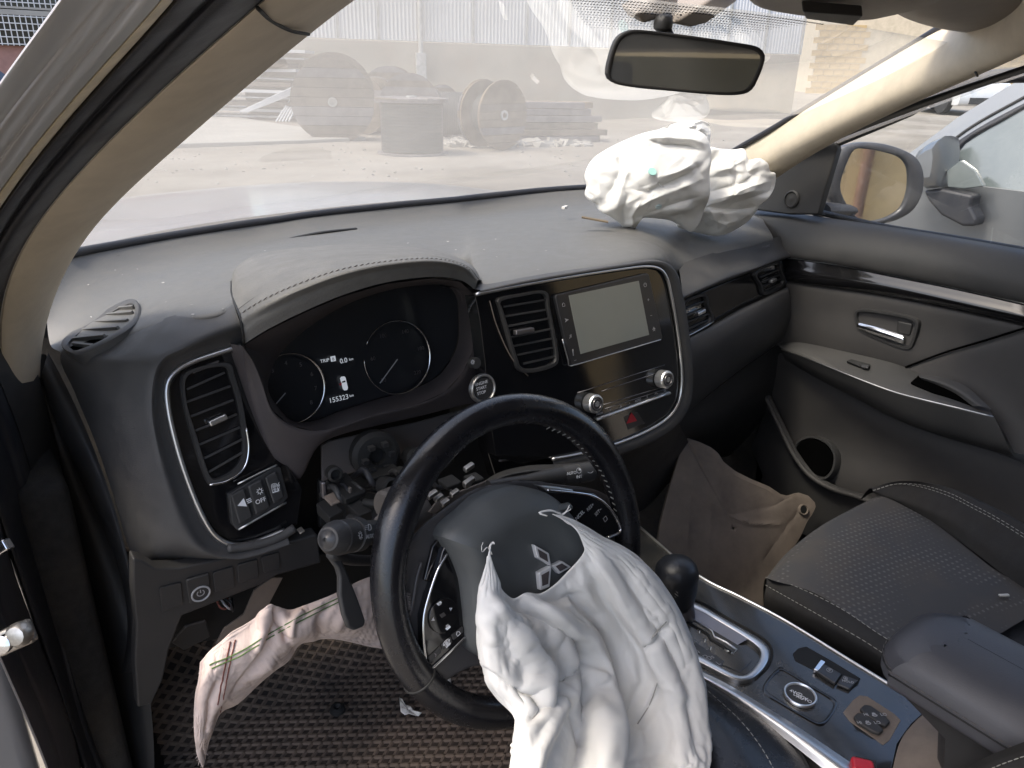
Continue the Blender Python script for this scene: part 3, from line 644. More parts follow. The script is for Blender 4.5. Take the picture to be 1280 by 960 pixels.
# driver's side lower door frame: rubber, kick trim, painted sill, hinge
X_ = lambda L, x: [(a, b, 'X', c) for (a, b), c in zip(L, x)]
def pl(L, y): return np.array([at(a, b, 'Y', c) for (a, b), c in zip(L, y)])
J0 = pl([(-40, 560), (-5, 600), (0, 660), (22, 730), (42, 780), (66, 845), (84, 890), (104, 970)], [.34, .36, .36, .36, .36, .36, .36, .36])
J1 = pl([(-30, 440), (8, 478), (30, 560), (56, 660), (66, 720), (84, 790), (100, 862), (140, 985)], [.44, .46, .46, .45, .44, .43, .42, .40])
J2 = pl([(40, 440), (50, 474), (66, 540), (92, 655), (104, 720), (118, 790), (128, 852), (160, 985)], [.58, .57, .55, .54, .53, .52, .50, .47])
prof(J0, J1, [(-.03, -.03), (.05, .0), (.25, .012), (.5, .002), (.62, .0), (.82, .014), (1.0, -.004)], 'door_seal', M['rubber'])
prof(J1, J2, [(0, -.004), (.08, .003), (.9, .003), (1, -.01)], 'kick_trim', M['plastic'])
prof(J1, J2, [(.9, -.012), (1.0, -.02), (1.35, -.05)], 'trim_backing', M['dark'])
a, b = J1[0]*0+at(62, 681, 'Y', .445), at(98, 670, 'Y', .535)
trim('trim_seam', tow(np.array([a, (a+b)/2, b]), .006), .0012, M['alu'], car)
a, b = at(101, 867, 'Y', .41), at(130, 852, 'Y', .49)
trim('trim_clip', tow(np.array([a, (a+b)/2, b]), .008), .003, M['dsatin'], car)
K0 = pl([(-60, 640), (-30, 740), (0, 821), (37, 904), (52, 930), (66, 985)], [.22, .22, .22, .22, .22, .22])
prof(K0, J0[1:], [(-.05, -.04), (.0, .0), (.3, .01), (.36, -.006), (.5, .004), (.9, .01), (1.03, -.02)], 'sill_panel', M['dsatin'])
hp = at(18, 797, 'Y', .20)
hg = MB().box(hp, (.020, .012, .006), (unit(CR+CU*.45), unit(CU-CR*.4), -CF)).build('door_hinge', M['alu'], car, bevel=.004)
MB().lathe([(.012, 0), (.012, .008), (.009, .012), (.004, .013)], at(28, 791, 'Y', .19), unit(-CF), CR, 12).build('bolt', M['alu'], hg)
MB().lathe([(.009, 0), (.009, .006), (.004, .008)], at(6, 804, 'Y', .19), unit(-CF), CR, 12).build('bolt', M['chrome'], hg)
MB().box(at(3, 684, 'Y', .25), (.008, .006, .006), (unit(CR+CU*.6), unit(CU-CR*.6), -CF)).build('door_latch', M['chrome'], car, bevel=.002)
N0 = pl([(44, 440), (70, 520), (110, 610), (150, 710), (164, 800), (170, 880), (190, 990)], [.60, .58, .55, .50, .46, .44, .42])
prof(J2, N0, [(-.1, -.02), (.1, -.012), (.5, -.006), (.9, -.012), (1.3, -.03)], 'kick_trim', M['plastic'])
# floor, toe board, side walls, rear cabin (all seen only in slivers and in the mirror)
M['carpet'] = mat('black_carpet', (.02, .019, .018), .95, var=.3, vscale=60, bump=1.0, bscale=400, dust=(.09, .07, .05, .4), dscale=8)
rows = [[(x, y, z) for x in (-.80, -.4, 0, .4, .80)] for y, z in ((1.0, .95), (.86, .62), (.72, .42), (.56, .355), (0, .35), (-1.0, .35), (-2.4, .5))]
MB().grid(crgrid(rows, 16, 30)).build('floor_pan', M['carpet'], car)
MB().box((0, 1.03, .70), (.76, .02, .36)).build('firewall', M['dark'], car, smooth=False)
MB().box((-.80, .62, .55), (.03, .22, .40)).build('kick_panel', M['carpet'], car, bevel=.02)
MB().box((.80, .70, .66), (.03, .36, .36)).build('kick_panel', M['carpet'], car, bevel=.02)
MB().box((.81, -.3, .40), (.03, .75, .12)).build('sill', M['plastic'], car, bevel=.02)
for sx in (-1, 1):
    MB().box((sx*.76, -1.55, .72), (.04, .80, .36)).build('rear_side_panel', M['plastic'], car, bevel=.02)
    MB().tube([(sx*.76, -.82, .4), (sx*.76, -.84, 1.05), (sx*.69, -.90, 1.52)], [.06, .06, .05], 10).build('centre_pillar', M['beigepl'], car)
    MB().tube([(sx*.76, -1.75, 1.0), (sx*.72, -2.0, 1.25), (sx*.66, -2.2, 1.5)], [.11, .10, .09], 10).build('rear_pillar', M['beigepl'], car)
MB().box((0, -2.42, .78), (.78, .05, .30)).build('tailgate', M['plastic'], car, bevel=.02)
M['fabric'] = mat('black_seat_fabric', (.06, .06, .062), .9, var=.3, vscale=90, bump=.6, bscale=600, dust=(.09, .08, .07, .35), dscale=7)
MB().add([(-.62, -2.40, 1.05), (.62, -2.40, 1.05), (.58, -2.30, 1.49), (-.58, -2.30, 1.49)], [(0, 1, 2, 3)]).build('rear_window', M['tint'], car, solid=.004, smooth=False)
for sx in (-1, 1): MB().add([(sx*.77, -.92, 1.05), (sx*.77, -2.0, 1.08), (sx*.68, -2.1, 1.46), (sx*.69, -.95, 1.49)], [(0, 1, 2, 3)]).build('rear_side_window', M['tint'], car, solid=.004, smooth=False)
rs = thing('rear_seat', (0, -1.4, .35), 'black rear bench seat, seen only in the mirror', 'seat')
MB().box((0, -1.20, .60), (.62, .28, .10)).build('cushion', M['fabric'], rs, bevel=.04, seg=3)
MB().box((0, -1.58, .98), (.62, .09, .32), (V(1, 0, 0), V(0, .97, .25), V(0, -.25, .97))).build('backrest', M['fabric'], rs, bevel=.04, seg=3)
for x in (-.36, .36): MB().box((x, -1.66, 1.38), (.12, .05, .08)).build('headrest', M['fabric'], rs, bevel=.03, seg=3)
# the driver's door stands wide open, out of the picture on the left
dd = thing('driver_door', (-.90, .40, .45), 'open driver door standing out from the car, outside the picture', 'door')
dx_ = unit(V(-.95, -.31, 0)); dn_ = V(.31, -.95, 0); dn_ = unit(dn_); dc_ = V(-.885, .43, .78)
MB().box(dc_+dx_*.50, (.50, .06, .34), (dx_, dn_, V(0, 0, 1))).build('door_panel', M['silver'], dd, bevel=.03)
MB().tube([dc_+dx_*.02+V(0, 0, .34), dc_+dx_*.42+V(0, 0, .70), dc_+dx_*.95+V(0, 0, .74), dc_+dx_*1.0+V(0, 0, .34)], .03, 8).build('window_frame', M['rubber'], dd)

# ================================================================== DASHBOARD
dash = thing('dashboard', (0, .6, .9), 'black dashboard with instrument binnacle, air vents and centre screen', 'dashboard')
FS = Fr((0, .283, 1.116), (1, 0, 0), (0, .206, .979))              # centre stack
FP = Fr((-.6, .35, 1.085), (1, 0, 0), (0, .26, .966))              # driver's vent pod
FC = Fr((-.4, .372, 1.02), (1, 0, 0), (0, .24, .97))               # instrument face
FT = Fr((.286, .345, .957), (.42, .078, .014), (0, .14, .99))      # passenger trim strip
FK = Fr((-.6, .29, .83), (1, 0, 0), (0, -.10, .99))                # lower knee panel
def A3(L): return [at(x, y, 'Y', v) for x, y, v in L]
# soft top: four lines running across the car, from the glass back to the crest
top = [A3([(64, 322, .77), (120, 311, .84), (200, 297, .90), (300, 281, .93), (345, 275, .94), (400, 267, .95), (500, 256, .96), (565, 250, .96), (600, 246, .96), (690, 237, .94), (770, 233, .88), (840, 236, .79), (895, 240, .71), (945, 246, .63)]),
       A3([(58, 375, .70), (112, 348, .76), (195, 328, .82), (297, 308, .86), (345, 300, .87), (400, 290, .88), (500, 278, .90), (565, 271, .90), (600, 268, .90), (690, 260, .86), (775, 254, .80), (842, 256, .70), (900, 257, .66), (948, 258, .60)]),
       A3([(62, 428, .62), (115, 395, .62), (198, 365, .62), (292, 345, .60), (332, 326, .68), (400, 316, .70), (500, 303, .71), (572, 300, .68), (606, 305, .58), (695, 296, .54), (788, 288, .51), (848, 290, .52), (905, 281, .54), (955, 277, .51)]),
       A3([(76, 442, .56), (125, 430, .50), (205, 398, .42), (290, 380, .39), (330, 345, .58), (400, 333, .60), (500, 322, .61), (578, 322, .56), (606, 351, .335), (700, 338, .315), (815, 319, .315), (850, 330, .42), (905, 312, .445), (966, 297, .455)])]
top.append([p+V(0, .004, -.03) for p in top[-1]])
TG = crgrid(np.array(top), 120, 58)
MB().grid(TG).build('soft_top', M['dashtop'], dash)
trim('front_edge', tow(TG[0][3:], .004), .0075, M['rubber'], dash)
m = MB()
for i in range(70):
    x, y = RNG.uniform(110, 700), RNG.uniform(300, 410); k = np.unravel_index(np.argmin((pix(TG[:48])[..., 0]-x)**2+(pix(TG[:48])[..., 1]-y)**2), TG[:48].shape[:2])
    p = TG[k]+V(0, 0, .0012); s_ = RNG.uniform(.0005, .0014); a = RNG.uniform(0, 6.28); e1, e2 = V(math.cos(a), math.sin(a), .1)*s_*1.8, V(-math.sin(a), math.cos(a), .2)*s_*.7
    m.add([p-e1-e2*.6, p+e1*.8-e2, p+e1+e2*.7, p-e1*.6+e2], [(0, 1, 2, 3)])
m.build('dust_flecks', M['paper'], dash, kind='stuff', smooth=False)
# defroster slit along the glass
sl = resample(np.array(A3([(352, 302, .87), (400, 292, .87), (445, 287, .88)])), 12)
trim('defroster_slit', sl+V(0, 0, .002), .006, M['dark'], dash, sq=.35)
# air outlet for the side window
TQ = pix(TG)
def on_top(x, y):
    k = np.unravel_index(np.argmin((TQ[:48, :, 0]-x)**2+(TQ[:48, :, 1]-y)**2), TQ[:48].shape[:2]); return TG[k]
qa, qb, qc = on_top(80, 437), on_top(167, 376), on_top(152, 418)
nn = np.cross(qb-qa, qc-qa); nn = unit(nn if nn[2] > 0 else -nn); FD = Fr((qa+qb+qc)/3+nn*.0045, qb-qa, np.cross(nn, qb-qa))
out = [(77, 433), (80, 421), (110, 400), (150, 377), (166, 373), (173, 380), (172, 396), (160, 410), (130, 428), (100, 442), (88, 441)]
inn = [(85, 432), (87, 424), (114, 404), (150, 383), (163, 379), (168, 384), (167, 395), (157, 406), (129, 423), (100, 436), (91, 437)]
def ringplate(name, fr, out, inn, d0, d1, mt, parent, n=72, lip=.0015, **k):
    o = resample(fr.pts(out, d1), n, True); i = resample(fr.pts(inn, d1), n, True); N_ = fr.n
    G = [o-N_*(d1-d0), o-N_*lip, o*.85+i*.15, o*.15+i*.85, i-N_*lip, i-N_*(d1-d0)]
    return MB().grid(np.array(G), cu=True).build(name, mt, parent, sharp=50, **k)
so = ringplate('window_outlet', FD, out, inn, -.014, .002, M['dash'], dash)
plate('duct', FD, inn, -.010, -.004, M['hole'], so, bevel=0)
for a, b in [((92, 430), (118, 433)), ((92, 424), (131, 420)), ((104, 413), (148, 410)), ((118, 403), (160, 401)), ((132, 394), (166, 391)), ((145, 386), (167, 384))]:
    bar('slat', FD.px(*a, -.001), FD.px(*b, -.001), FD, .0040, .006, M['dashtop'], so)

# driver's side bolster: from the chrome loop out round the end of the dashboard
loopL = [(304, 431), (272, 441), (240, 452), (219, 464), (208, 482), (210, 515), (222, 565), (238, 612), (254, 648), (270, 671), (292, 681), (320, 677), (356, 663)]
ridge = [(300, 404), (268, 414), (232, 430), (200, 446), (186, 470), (184, 515), (194, 568), (210, 620), (228, 664), (250, 690), (292, 699), (322, 694), (362, 680)]
outer = [(292, 380, .39), (250, 388, .405), (205, 398, .42), (125, 430, .50), (76, 442, .56), (94, 492, .51), (120, 555, .45), (142, 620, .405), (166, 694, .37), (205, 707, .35), (290, 697, .305), (330, 690, .29), (366, 680, .275)]
r0 = FP.pts(loopL, .0); r05 = FP.pts(loopL, -.012)
rg = FP.pts(ridge, .016); ot = np.array(A3(outer))
mid = rg*.5+ot*.5; mid[3:9] += V(-.004, -.022, .004); mid[:3] += V(0, .004, .006)
m1 = r0*.5+rg*.5+FP.n*.002
MB().grid(crgrid([r05, r0, m1, rg, mid, ot], 90, 30)).build('side_bolster', M['dash'], dash)
trim('chrome_surround', resample(FP.pts(loopL, .003), 80), .0052, M['satin'], dash, sq=.7)
trim('lower_lip', resample(FP.pts([(284, 686), (320, 681), (348, 672), (368, 660)], .008), 20), .006, M['dash'], dash)
# end cap between bolster and door seal
E0 = np.array(A3([(50, 474, .60), (72, 530, .56), (104, 600, .53), (134, 660, .49), (152, 712, .46), (160, 770, .44), (158, 840, .42)]))
E1 = np.array(A3([(60, 440, .59), (84, 486, .55), (112, 545, .50), (134, 610, .46), (158, 690, .41), (172, 760, .39), (176, 840, .39)]))
prof(E0, E1, [(-.2, -.04), (0, .0), (.35, .014), (.7, .008), (1.0, -.012)], 'end_cap', M['dash'], par=dash)
# pod face with the driver's air vent and three switches
pod = [(303, 434), (272, 444), (240, 455), (221, 467), (211, 484), (213, 515), (225, 565), (241, 612), (257, 646), (272, 668), (292, 678), (320, 674), (372, 656), (378, 610), (345, 560), (322, 500), (308, 440)]
podo = plate('pod_face', FP, pod, -.02, -.004, M['piano'], dash)
def vent(parent, fr, out, inn, slats, tab, depth=.03, frame=M['plastic'], vanes=3, th=.0030, d=0.0, lab=None, tabm=None, thick=.012):
    o = ringplate('vent', fr, out, inn, d-.02, d+.003, frame, parent, lip=.002)
    plate('duct', fr, inn, d-depth-.004, d-depth, M['hole'], o, bevel=0)
    for a, b in slats: bar('slat', fr.px(*a, d-.006), fr.px(*b, d-.006), fr, th, thick, M['plastic'], o, tilt=-.15)
    us = [fr.uv(fr.px(*a, d)) for a, b in slats]; ue = [fr.uv(fr.px(*b, d)) for a, b in slats]
    for i in range(vanes):
        f = (i+1)/(vanes+1); p = [fr.P(a[0]+(b[0]-a[0])*f, a[1]+(b[1]-a[1])*f, d-.020) for a, b in zip(us, ue)]
        bar('vane', p[0], p[-1], fr, .002, .010, M['plastic'], o)
    if tab:
        a, b = fr.px(*tab[0], d+.004), fr.px(*tab[1], d+.004); bar('tab', a, b, fr, .0075, .010, tabm or M['satin'], o, bevel=.002)
    return o
out = [(229, 470), (250, 458), (286, 453), (294, 470), (303, 500), (309, 535), (311, 565), (303, 590), (282, 603), (263, 607), (252, 585), (240, 545), (230, 505)]
inn = [(233, 474), (252, 463), (282, 459), (289, 474), (298, 503), (303, 537), (305, 564), (298, 583), (281, 595), (266, 598), (257, 579), (246, 543), (235, 508)]
SL = [((233, 487), (280, 466)), ((232, 503), (287, 483)), ((237, 521), (291, 500)), ((242, 539), (295, 518)), ((248, 556), (299, 534)), ((254, 573), (302, 549)), ((260, 590), (303, 565))]
vent(dash, FP, out, inn, SL, ((261, 530), (283, 520)), vanes=4)
trim('vent_trim', resample(FP.pts([(308, 535), (311, 562), (305, 585), (285, 601), (262, 606)], .002), 26), .0016, M['chrome'], dash)
plate('pod_tab', FP, [(240, 462), (275, 450), (273, 456), (242, 467)], -.002, .002, M['dsatin'], dash, bevel=.001)
swb = plate('switch_bank', FP, [(286, 618), (343, 583), (351, 584), (361, 622), (352, 632), (298, 664), (290, 655)], -.012, .004, M['plastic'], dash, bevel=.002)
for q in ([(288, 619), (306, 610), (317, 647), (299, 657)], [(310, 608), (327, 599), (339, 634), (320, 645)], [(331, 597), (346, 589), (357, 622), (342, 631)]):
    plate('switch', FP, q, .004, .010, M['plastic'], swb, bevel=.003)
trim('switch_trim', FP.pts([(298, 662), (358, 628)], .006), .0014, M['satin'], swb, m=6)
trim('switch_trim', FP.pts([(297, 605), (346, 581)], .004), .0012, M['satin'], swb, m=6)
text('\u25c0\u2261', FP, (306, 629), .013, M['white'], swb, d=.0112, rot=.15, name='switch_symbol'); text('\u26ed', FP, (325, 615), .012, M['white'], swb, d=.0112, name='switch_symbol')
text('OFF', FP, (326, 626), .008, M['white'], swb, d=.0112, rot=.1); text('\u26fd', FP, (345, 610), .012, M['white'], swb, d=.0112, name='switch_symbol')

# ---------------- instrument binnacle
bn = MB()
hood = [A3([(289, 352, .55), (296, 333, .60), (330, 316, .64), (400, 307, .66), (470, 305, .66), (540, 312, .62), (585, 328, .52), (604, 348, .40)]),
        A3([(290, 370, .44), (306, 350, .44), (350, 330, .44), (410, 318, .43), (474, 314, .42), (540, 316, .40), (586, 331, .39), (602, 350, .345)]),
        A3([(299, 393, .33), (330, 374, .312), (372, 355, .297), (425, 337, .286), (480, 327, .280), (540, 323, .281), (580, 332, .291), (598, 350, .312)]),
        A3([(303, 411, .310), (332, 393, .298), (374, 373, .287), (427, 353, .278), (482, 339, .274), (540, 334, .276), (577, 340, .288), (596, 354, .306)]),
        A3([(305, 430, .308), (334, 412, .298), (376, 391, .287), (428, 369, .279), (483, 353, .275), (540, 346, .278), (575, 350, .290), (594, 362, .306)])]
hd = crgrid(hood, 80, 36)
bn.grid(hd); bo = bn.build('binnacle_hood', M['leather'], dash)
st = np.array(hood[2]); 
stitches('hood_stitching', tow(resample(st, 60)[:54], .0025), .0075, .0058, .0007, M['darkthread'], bo, V(0, -.4, .9), kind='stuff')
trim('hood_seam', tow(resample(np.array(hood[2])*.80+np.array(hood[1])*.20, 60), .001), .0011, M['dark'], bo)
trim('hood_seam', tow(resample(np.array([hood[k][0] for k in range(5)]), 24), .002), .0014, M['dark'], bo)
# shroud: front edge of the binnacle running back to the dark instrument face
opening = [(305, 432, .310), (334, 414, .300), (376, 393, .289), (428, 371, .281), (483, 355, .277), (540, 348, .280), (575, 352, .292), (592, 368, .306), (594, 400, .305), (590, 440, .305), (578, 466, .300), (556, 490, .296), (520, 506, .294), (470, 518, .294), (425, 533, .296), (393, 539, .298), (362, 531, .300), (340, 512, .302), (328, 478, .304), (317, 452, .304)]
op = np.array(A3(opening))
faceo = [(338, 470), (352, 440), (392, 405), (440, 378), (490, 362), (535, 356), (560, 358), (571, 372), (574, 398), (572, 430), (562, 452), (545, 472), (512, 488), (468, 500), (425, 514), (395, 525), (368, 527), (350, 512), (338, 495), (335, 482)]
# start the face outline where the opening starts
fo = FC.pts(faceo, 0)
NB = 110
ro = resample(op, NB, True, False); rf_ = resample(fo, NB, True)
k0 = int(np.argmin(np.linalg.norm(pix(rf_)-pix(ro[0]), axis=1))); rf_ = np.roll(rf_, -k0, 0)
def dirsign(P): q = pix(P); return np.sum(q[:, 0]*np.roll(q[:, 1], -1)-np.roll(q[:, 0], -1)*q[:, 1])
if dirsign(ro)*dirsign(rf_) < 0: rf_ = np.roll(rf_[::-1], 1, 0)
tw = np.linspace(0, 1, 7)
G = [ro*(1-t)+rf_*t for t in tw]; ins = G[1]*0+ro*.965+rf_*.035
MB().grid(np.array([ro, ins]+G[1:]), cu=True).build('shroud', M['binn'], dash)
MB().add(rf_+V(0, .003, 0), [tuple(range(NB))]).build('instrument_glass', M['instr'], dash, smooth=False, label='dark instrument cluster with two dials and trip display')
# dials
def dial(c, e, a0, a1, needle, lab):
    ce = FC.px(*c, .001); r = np.linalg.norm(FC.px(*e, .001)-ce); cu, cv = FC.uv(ce)
    o = MB().lathe([(r*.90, 0), (r*.90, .0008)], ce-FC.n*.0005, FC.n, FC.rt, 48).build('dial', M['instr'], dash, smooth=False, label=lab)
    ring = [FC.P(cu+r*math.cos(t), cv+r*math.sin(t), .0025) for t in np.linspace(a0, a1, 60)]
    w = [.0005+.0013*max(0, math.sin(math.pi*i/59))**2 for i in range(60)]
    trim('dial_ring', ring, w, M['chrome'], o)
    p, q = FC.px(*needle[0], .003), FC.px(*needle[1], .003); bar('needle', p, q, FC, .0016, .0012, M['grey_print'], o)
    return o
d1 = dial((363, 486), (405, 486), -1.9, 1.9, ((345, 505), (357, 491)), 'left dial of the instrument cluster, partly hidden by the shroud')
d2 = dial((497, 447), (537, 446), -3.3, 2.6, ((475, 479), (497, 449)), 'right dial of the instrument cluster')
ce = FC.uv(FC.px(497, 447, .001)); rr = np.linalg.norm(FC.px(537, 446, .001)-FC.px(497, 447, .001))
for i, s in enumerate(('20', '60', '100', '140', '180', '220')):
    t = rad(225-i*54); text(s, FC, FC.P(ce[0]+rr*.74*math.cos(t), ce[1]+rr*.74*math.sin(t), .002), .008, M['dsatin'], d2)
ce = FC.uv(FC.px(363, 486, .001)); rr = np.linalg.norm(FC.px(405, 486, .001)-FC.px(363, 486, .001))
for i, s in enumerate('012345678'):
    t = rad(225-i*33.75); text(s, FC, FC.P(ce[0]+rr*.74*math.cos(t), ce[1]+rr*.74*math.sin(t), .002), .008, M['dsatin'], d1)
gl = bpy.data.objects['instrument_glass']
text('TRIP', FC, (406, 451), .0068, M['display'], gl, d=.004)
text('\u25a0', FC, (416.5, 449), .010, M['display'], gl, d=.0036, name='trip_box'); text('B', FC, (416.5, 449), .0060, M['instr'], gl, d=.0046)
text('0.0', FC, (429.5, 451), .0094, M['display'], gl, d=.004); text('km', FC, (439, 449), .0052, M['display'], gl, d=.004)
text('155323', FC, (423.5, 498.5), .0100, M['display'], gl, d=.004); text('km', FC, (439.5, 494.5), .0052, M['display'], gl, d=.004)
plate('car_icon', FC, [(425.5, 473), (427, 471), (430.5, 470.5), (432, 472), (435, 485), (434, 487.5), (430.5, 488), (429, 486)], .002, .0035, M['display'], gl, bevel=0)
plate('car_icon_screen', FC, [(427.5, 477), (431.5, 475.5), (432, 477.5), (428.2, 478.6)], .0035, .0040, M['instr'], gl, bevel=0)
plate('car_icon_mirror', FC, [(424.5, 480), (427, 478), (427.3, 481.3), (425, 482)], .002, .0036, M['red'], gl, bevel=0)
# dull front panel of the binnacle round and below the opening
bp_o = [(303, 434, .302), (308, 470, .315), (318, 510, .318), (332, 552, .318), (350, 585, .318), (366, 600, .318), (378, 597, .318), (388, 570, .318), (404, 553, .316), (440, 540, .314), (520, 522, .312), (575, 508, .312), (602, 500, .314), (612, 470, .32), (608, 420, .32), (600, 375, .315), (594, 362, .306)]
bo_ = resample(np.array(A3(bp_o)), 70)
oi = resample(np.array(A3([(303, 432, .300), (317, 452, .304), (328, 478, .304), (340, 512, .302), (362, 531, .300), (393, 539, .298), (425, 533, .296), (470, 518, .294), (520, 506, .294), (556, 490, .296), (578, 466, .300), (590, 440, .305), (594, 400, .305), (592, 366, .300)])), 70)
rows = [bo_+V(0, .05, -.01), bo_+V(0, .006, 0), bo_*.93+oi*.07, bo_*.6+oi*.4, bo_*.12+oi*.88+V(0, -.001, 0), oi+V(0, .001, 0)]
MB().grid(crgrid(rows, 70, 21)).build('binnacle_panel', M['binn'], dash)

# ---------------- centre stack
loopS = [(594, 368), (650, 357), (720, 345), (780, 336), (808, 333), (824, 336), (833, 347), (839, 370), (846, 410), (851, 450), (852, 480), (848, 503), (836, 521), (812, 537), (775, 553), (730, 566), (690, 574)]
pl_o = [(594, 370), (650, 359), (720, 347), (780, 338), (807, 335), (822, 338), (831, 348), (837, 371), (844, 411), (849, 451), (850, 480), (846, 502), (834, 519), (811, 535), (775, 551), (720, 566), (650, 580), (620, 570), (612, 520), (606, 450), (600, 400)]
stk = plate('centre_stack', FS, pl_o, -.03, -.002, M['piano'], dash, bevel=.001)
trim('chrome_surround', resample(FS.pts(loopS, .0015), 110), .0034, M['satin'], dash, sq=.8)
padp = [(598, 362), (652, 350), (722, 338), (781, 329), (812, 325), (832, 328), (845, 341), (852, 366), (859, 406), (864, 450), (865, 484), (860, 510), (846, 531), (820, 550), (782, 566), (736, 580), (690, 590)]
r0 = FS.pts(loopS, -.002); r1 = FS.pts(loopS, .001); rb_ = FS.pts(padp, -.004); rm = r1*.45+rb_*.55+FS.n*.006
deep = rb_-FS.n*.05+(rb_-r1)*.2; deep2 = rb_-FS.n*.16+(rb_-r1)*.25
MB().grid(crgrid([r0, r1, rm, rb_, deep, deep2], 110, 26)).build('stack_border', M['dash'], dash)
# left vent of the stack
out = [(623, 373), (650, 367), (683, 364), (688, 385), (695, 420), (699, 449), (692, 459), (668, 466), (650, 464), (643, 448), (632, 410), (625, 385)]
inn = [(627, 377), (651, 371), (680, 368), (685, 387), (692, 421), (695, 447), (689, 455), (668, 461), (653, 459), (647, 446), (636, 409), (629, 387)]
SL = [((627, 384), (681, 375)), ((629, 396), (684, 387)), ((633, 408), (687, 398)), ((636, 422), (689, 411)), ((639, 433), (691, 423)), ((645, 444), (693, 434)), ((652, 455), (695, 445))]
vent(dash, FS, out, inn, SL, ((643, 416), (666, 412)), vanes=4, tabm=M['dsatin'], d=.001)
# curved panel and start button left of the vent
trim('panel_seam', resample(FS.pts([(612, 376), (622, 410), (640, 448), (660, 470)], .0), 20), .0009, M['brownpl'], dash)
sb = disc('start_button', FS, (601.5, 485), .0225, -.03, -.004, M['plastic'], dash)
hoop('button_ring', FS, (601.5, 485), .0215, .0045, -.006, .002, M['bright'], sb)
disc('button_face', FS, (601.5, 485), .0165, -.006, .0005, M['plastic'], sb)
for s, y in (('ENGINE', 479), ('START', 485), ('STOP', 491)): text(s, FS, (602, y), .0062, M['white'], sb, d=.0009, rot=.02)
dm = disc('dimmer_knob', FS, (590, 453), .008, -.01, .002, M['plastic'], dash); text('\u263c', FS, (591, 453), .008, M['white'], dm, d=.0026, name='dimmer_symbol')
# screen
M['lcd'] = mat('screen_glass', (.27, .285, .255), .30, spec=.9, coat=.35, var=.04, vscale=6, dust=(.30, .29, .25, .35), dscale=5)
M['bezel'] = mat('screen_bezel', (.028, .028, .031), .33, coat=.2, dust=(.10, .095, .085, .3), dscale=5)
bz = plate('screen_bezel', FS, [(694, 369), (811, 341), (829, 424), (714, 457)], -.004, .005, M['bezel'], dash, bevel=.0015, rnd=.006)
plate('screen', FS, [(711, 369.5), (798.5, 351), (811.5, 418.5), (726, 442.5)], .003, .0056, M['lcd'], bz, bevel=0)
trim('bezel_edge', resample(FS.pts([(703, 424), (711, 453), (715, 457), (770, 441), (826, 424.5)], .0052), 30), .0009, M['satin'], bz)
for s, p in (('\u2302', (704.5, 381)), ('\u27a4', (708.5, 400)), ('\u266b', (713, 420.5)), ('\u2016', (716.5, 441)), ('\u2013', (719, 450)), ('\u23fb', (806.5, 356.5)), ('+', (810.5, 375)), ('\u2013', (814, 394)), ('\u2606', (817.5, 412))):
    text(s, FS, p, .0088, M['grey_print'], bz, d=.0056, name='screen_symbol')
# climate strip: two knurled knobs, hairlines, keys, chrome bar, hazard button
for a, b in (((722, 491), (831, 456)), ((752, 489), (822, 466)), ((754, 506), (838, 481)), ((756, 511), (836, 485))):
    trim('hairline', FS.pts([a, b], -.0012), .0006, M['dsatin'], stk, m=4)
trim('climate_bar', FS.pts([(746, 524), (837, 491)], .001), .0036, M['satin'], stk, m=8, sq=.7)
def knob(px, cen):
    o = MB(); fr = FS; c = fr.px(*px, -.002); R = .0150; G = []
    for r, h in ((R*.9, 0), (R, .002), (R, .017), (R*.93, .0195), (R*.80, .020), (R*.76, .0185), (R*.05, .0185)):
        G.append([c+fr.n*h+(r*(1+(.035 if (i % 2 and .001 < h < .018) else 0)))*(math.cos(q)*fr.rt+math.sin(q)*fr.up) for i, q in enumerate(np.linspace(0, 2*math.pi, 72, endpoint=False))])
    k = o.grid(np.array(G), cu=True).build('climate_knob', M['bright'], dash, sharp=25)
    MB().lathe([(R*.74, .0187), (R*.70, .0200), (.001, .0200)], c, fr.n, fr.rt, 36).build('knob_face', M['plastic'], k)
    hoop_ = MB().lathe([(R*.62, .0200), (R*.60, .0206), (R*.54, .0206), (R*.52, .0200)], c, fr.n, fr.rt, 36, cap=False).build('knob_ring', M['dsatin'], k)
    text(cen, fr, c+fr.n*.0204, .0095, M['grey_print'], k, name='knob_symbol')
knob((736, 503), '\u2744'); knob((824.5, 473), '\u2744')
for s, p in (('MODE', (749.5, 517)), ('\u25bd', (763, 512)), ('\u25b3', (776, 508)), ('\u25bf', (787, 504)), ('AUTO', (797.5, 500.5)), ('\u2263', (809, 496)), ('A/C', (820.5, 491.5)), ('\u2668', (831, 487.5))):
    text(s, FS, p, .0052, M['grey_print'], stk, d=-.0014, name='climate_key')
hz = plate('hazard_button', FS, [(780, 521), (797, 515), (806, 529), (785, 537)], -.006, -.0014, M['bezel'], stk, bevel=.0004)
plate('hazard_triangle', FS, [(783.5, 529.5), (789.5, 515.5), (796.5, 526)], -.0015, -.0004, M['red'], hz, bevel=0)
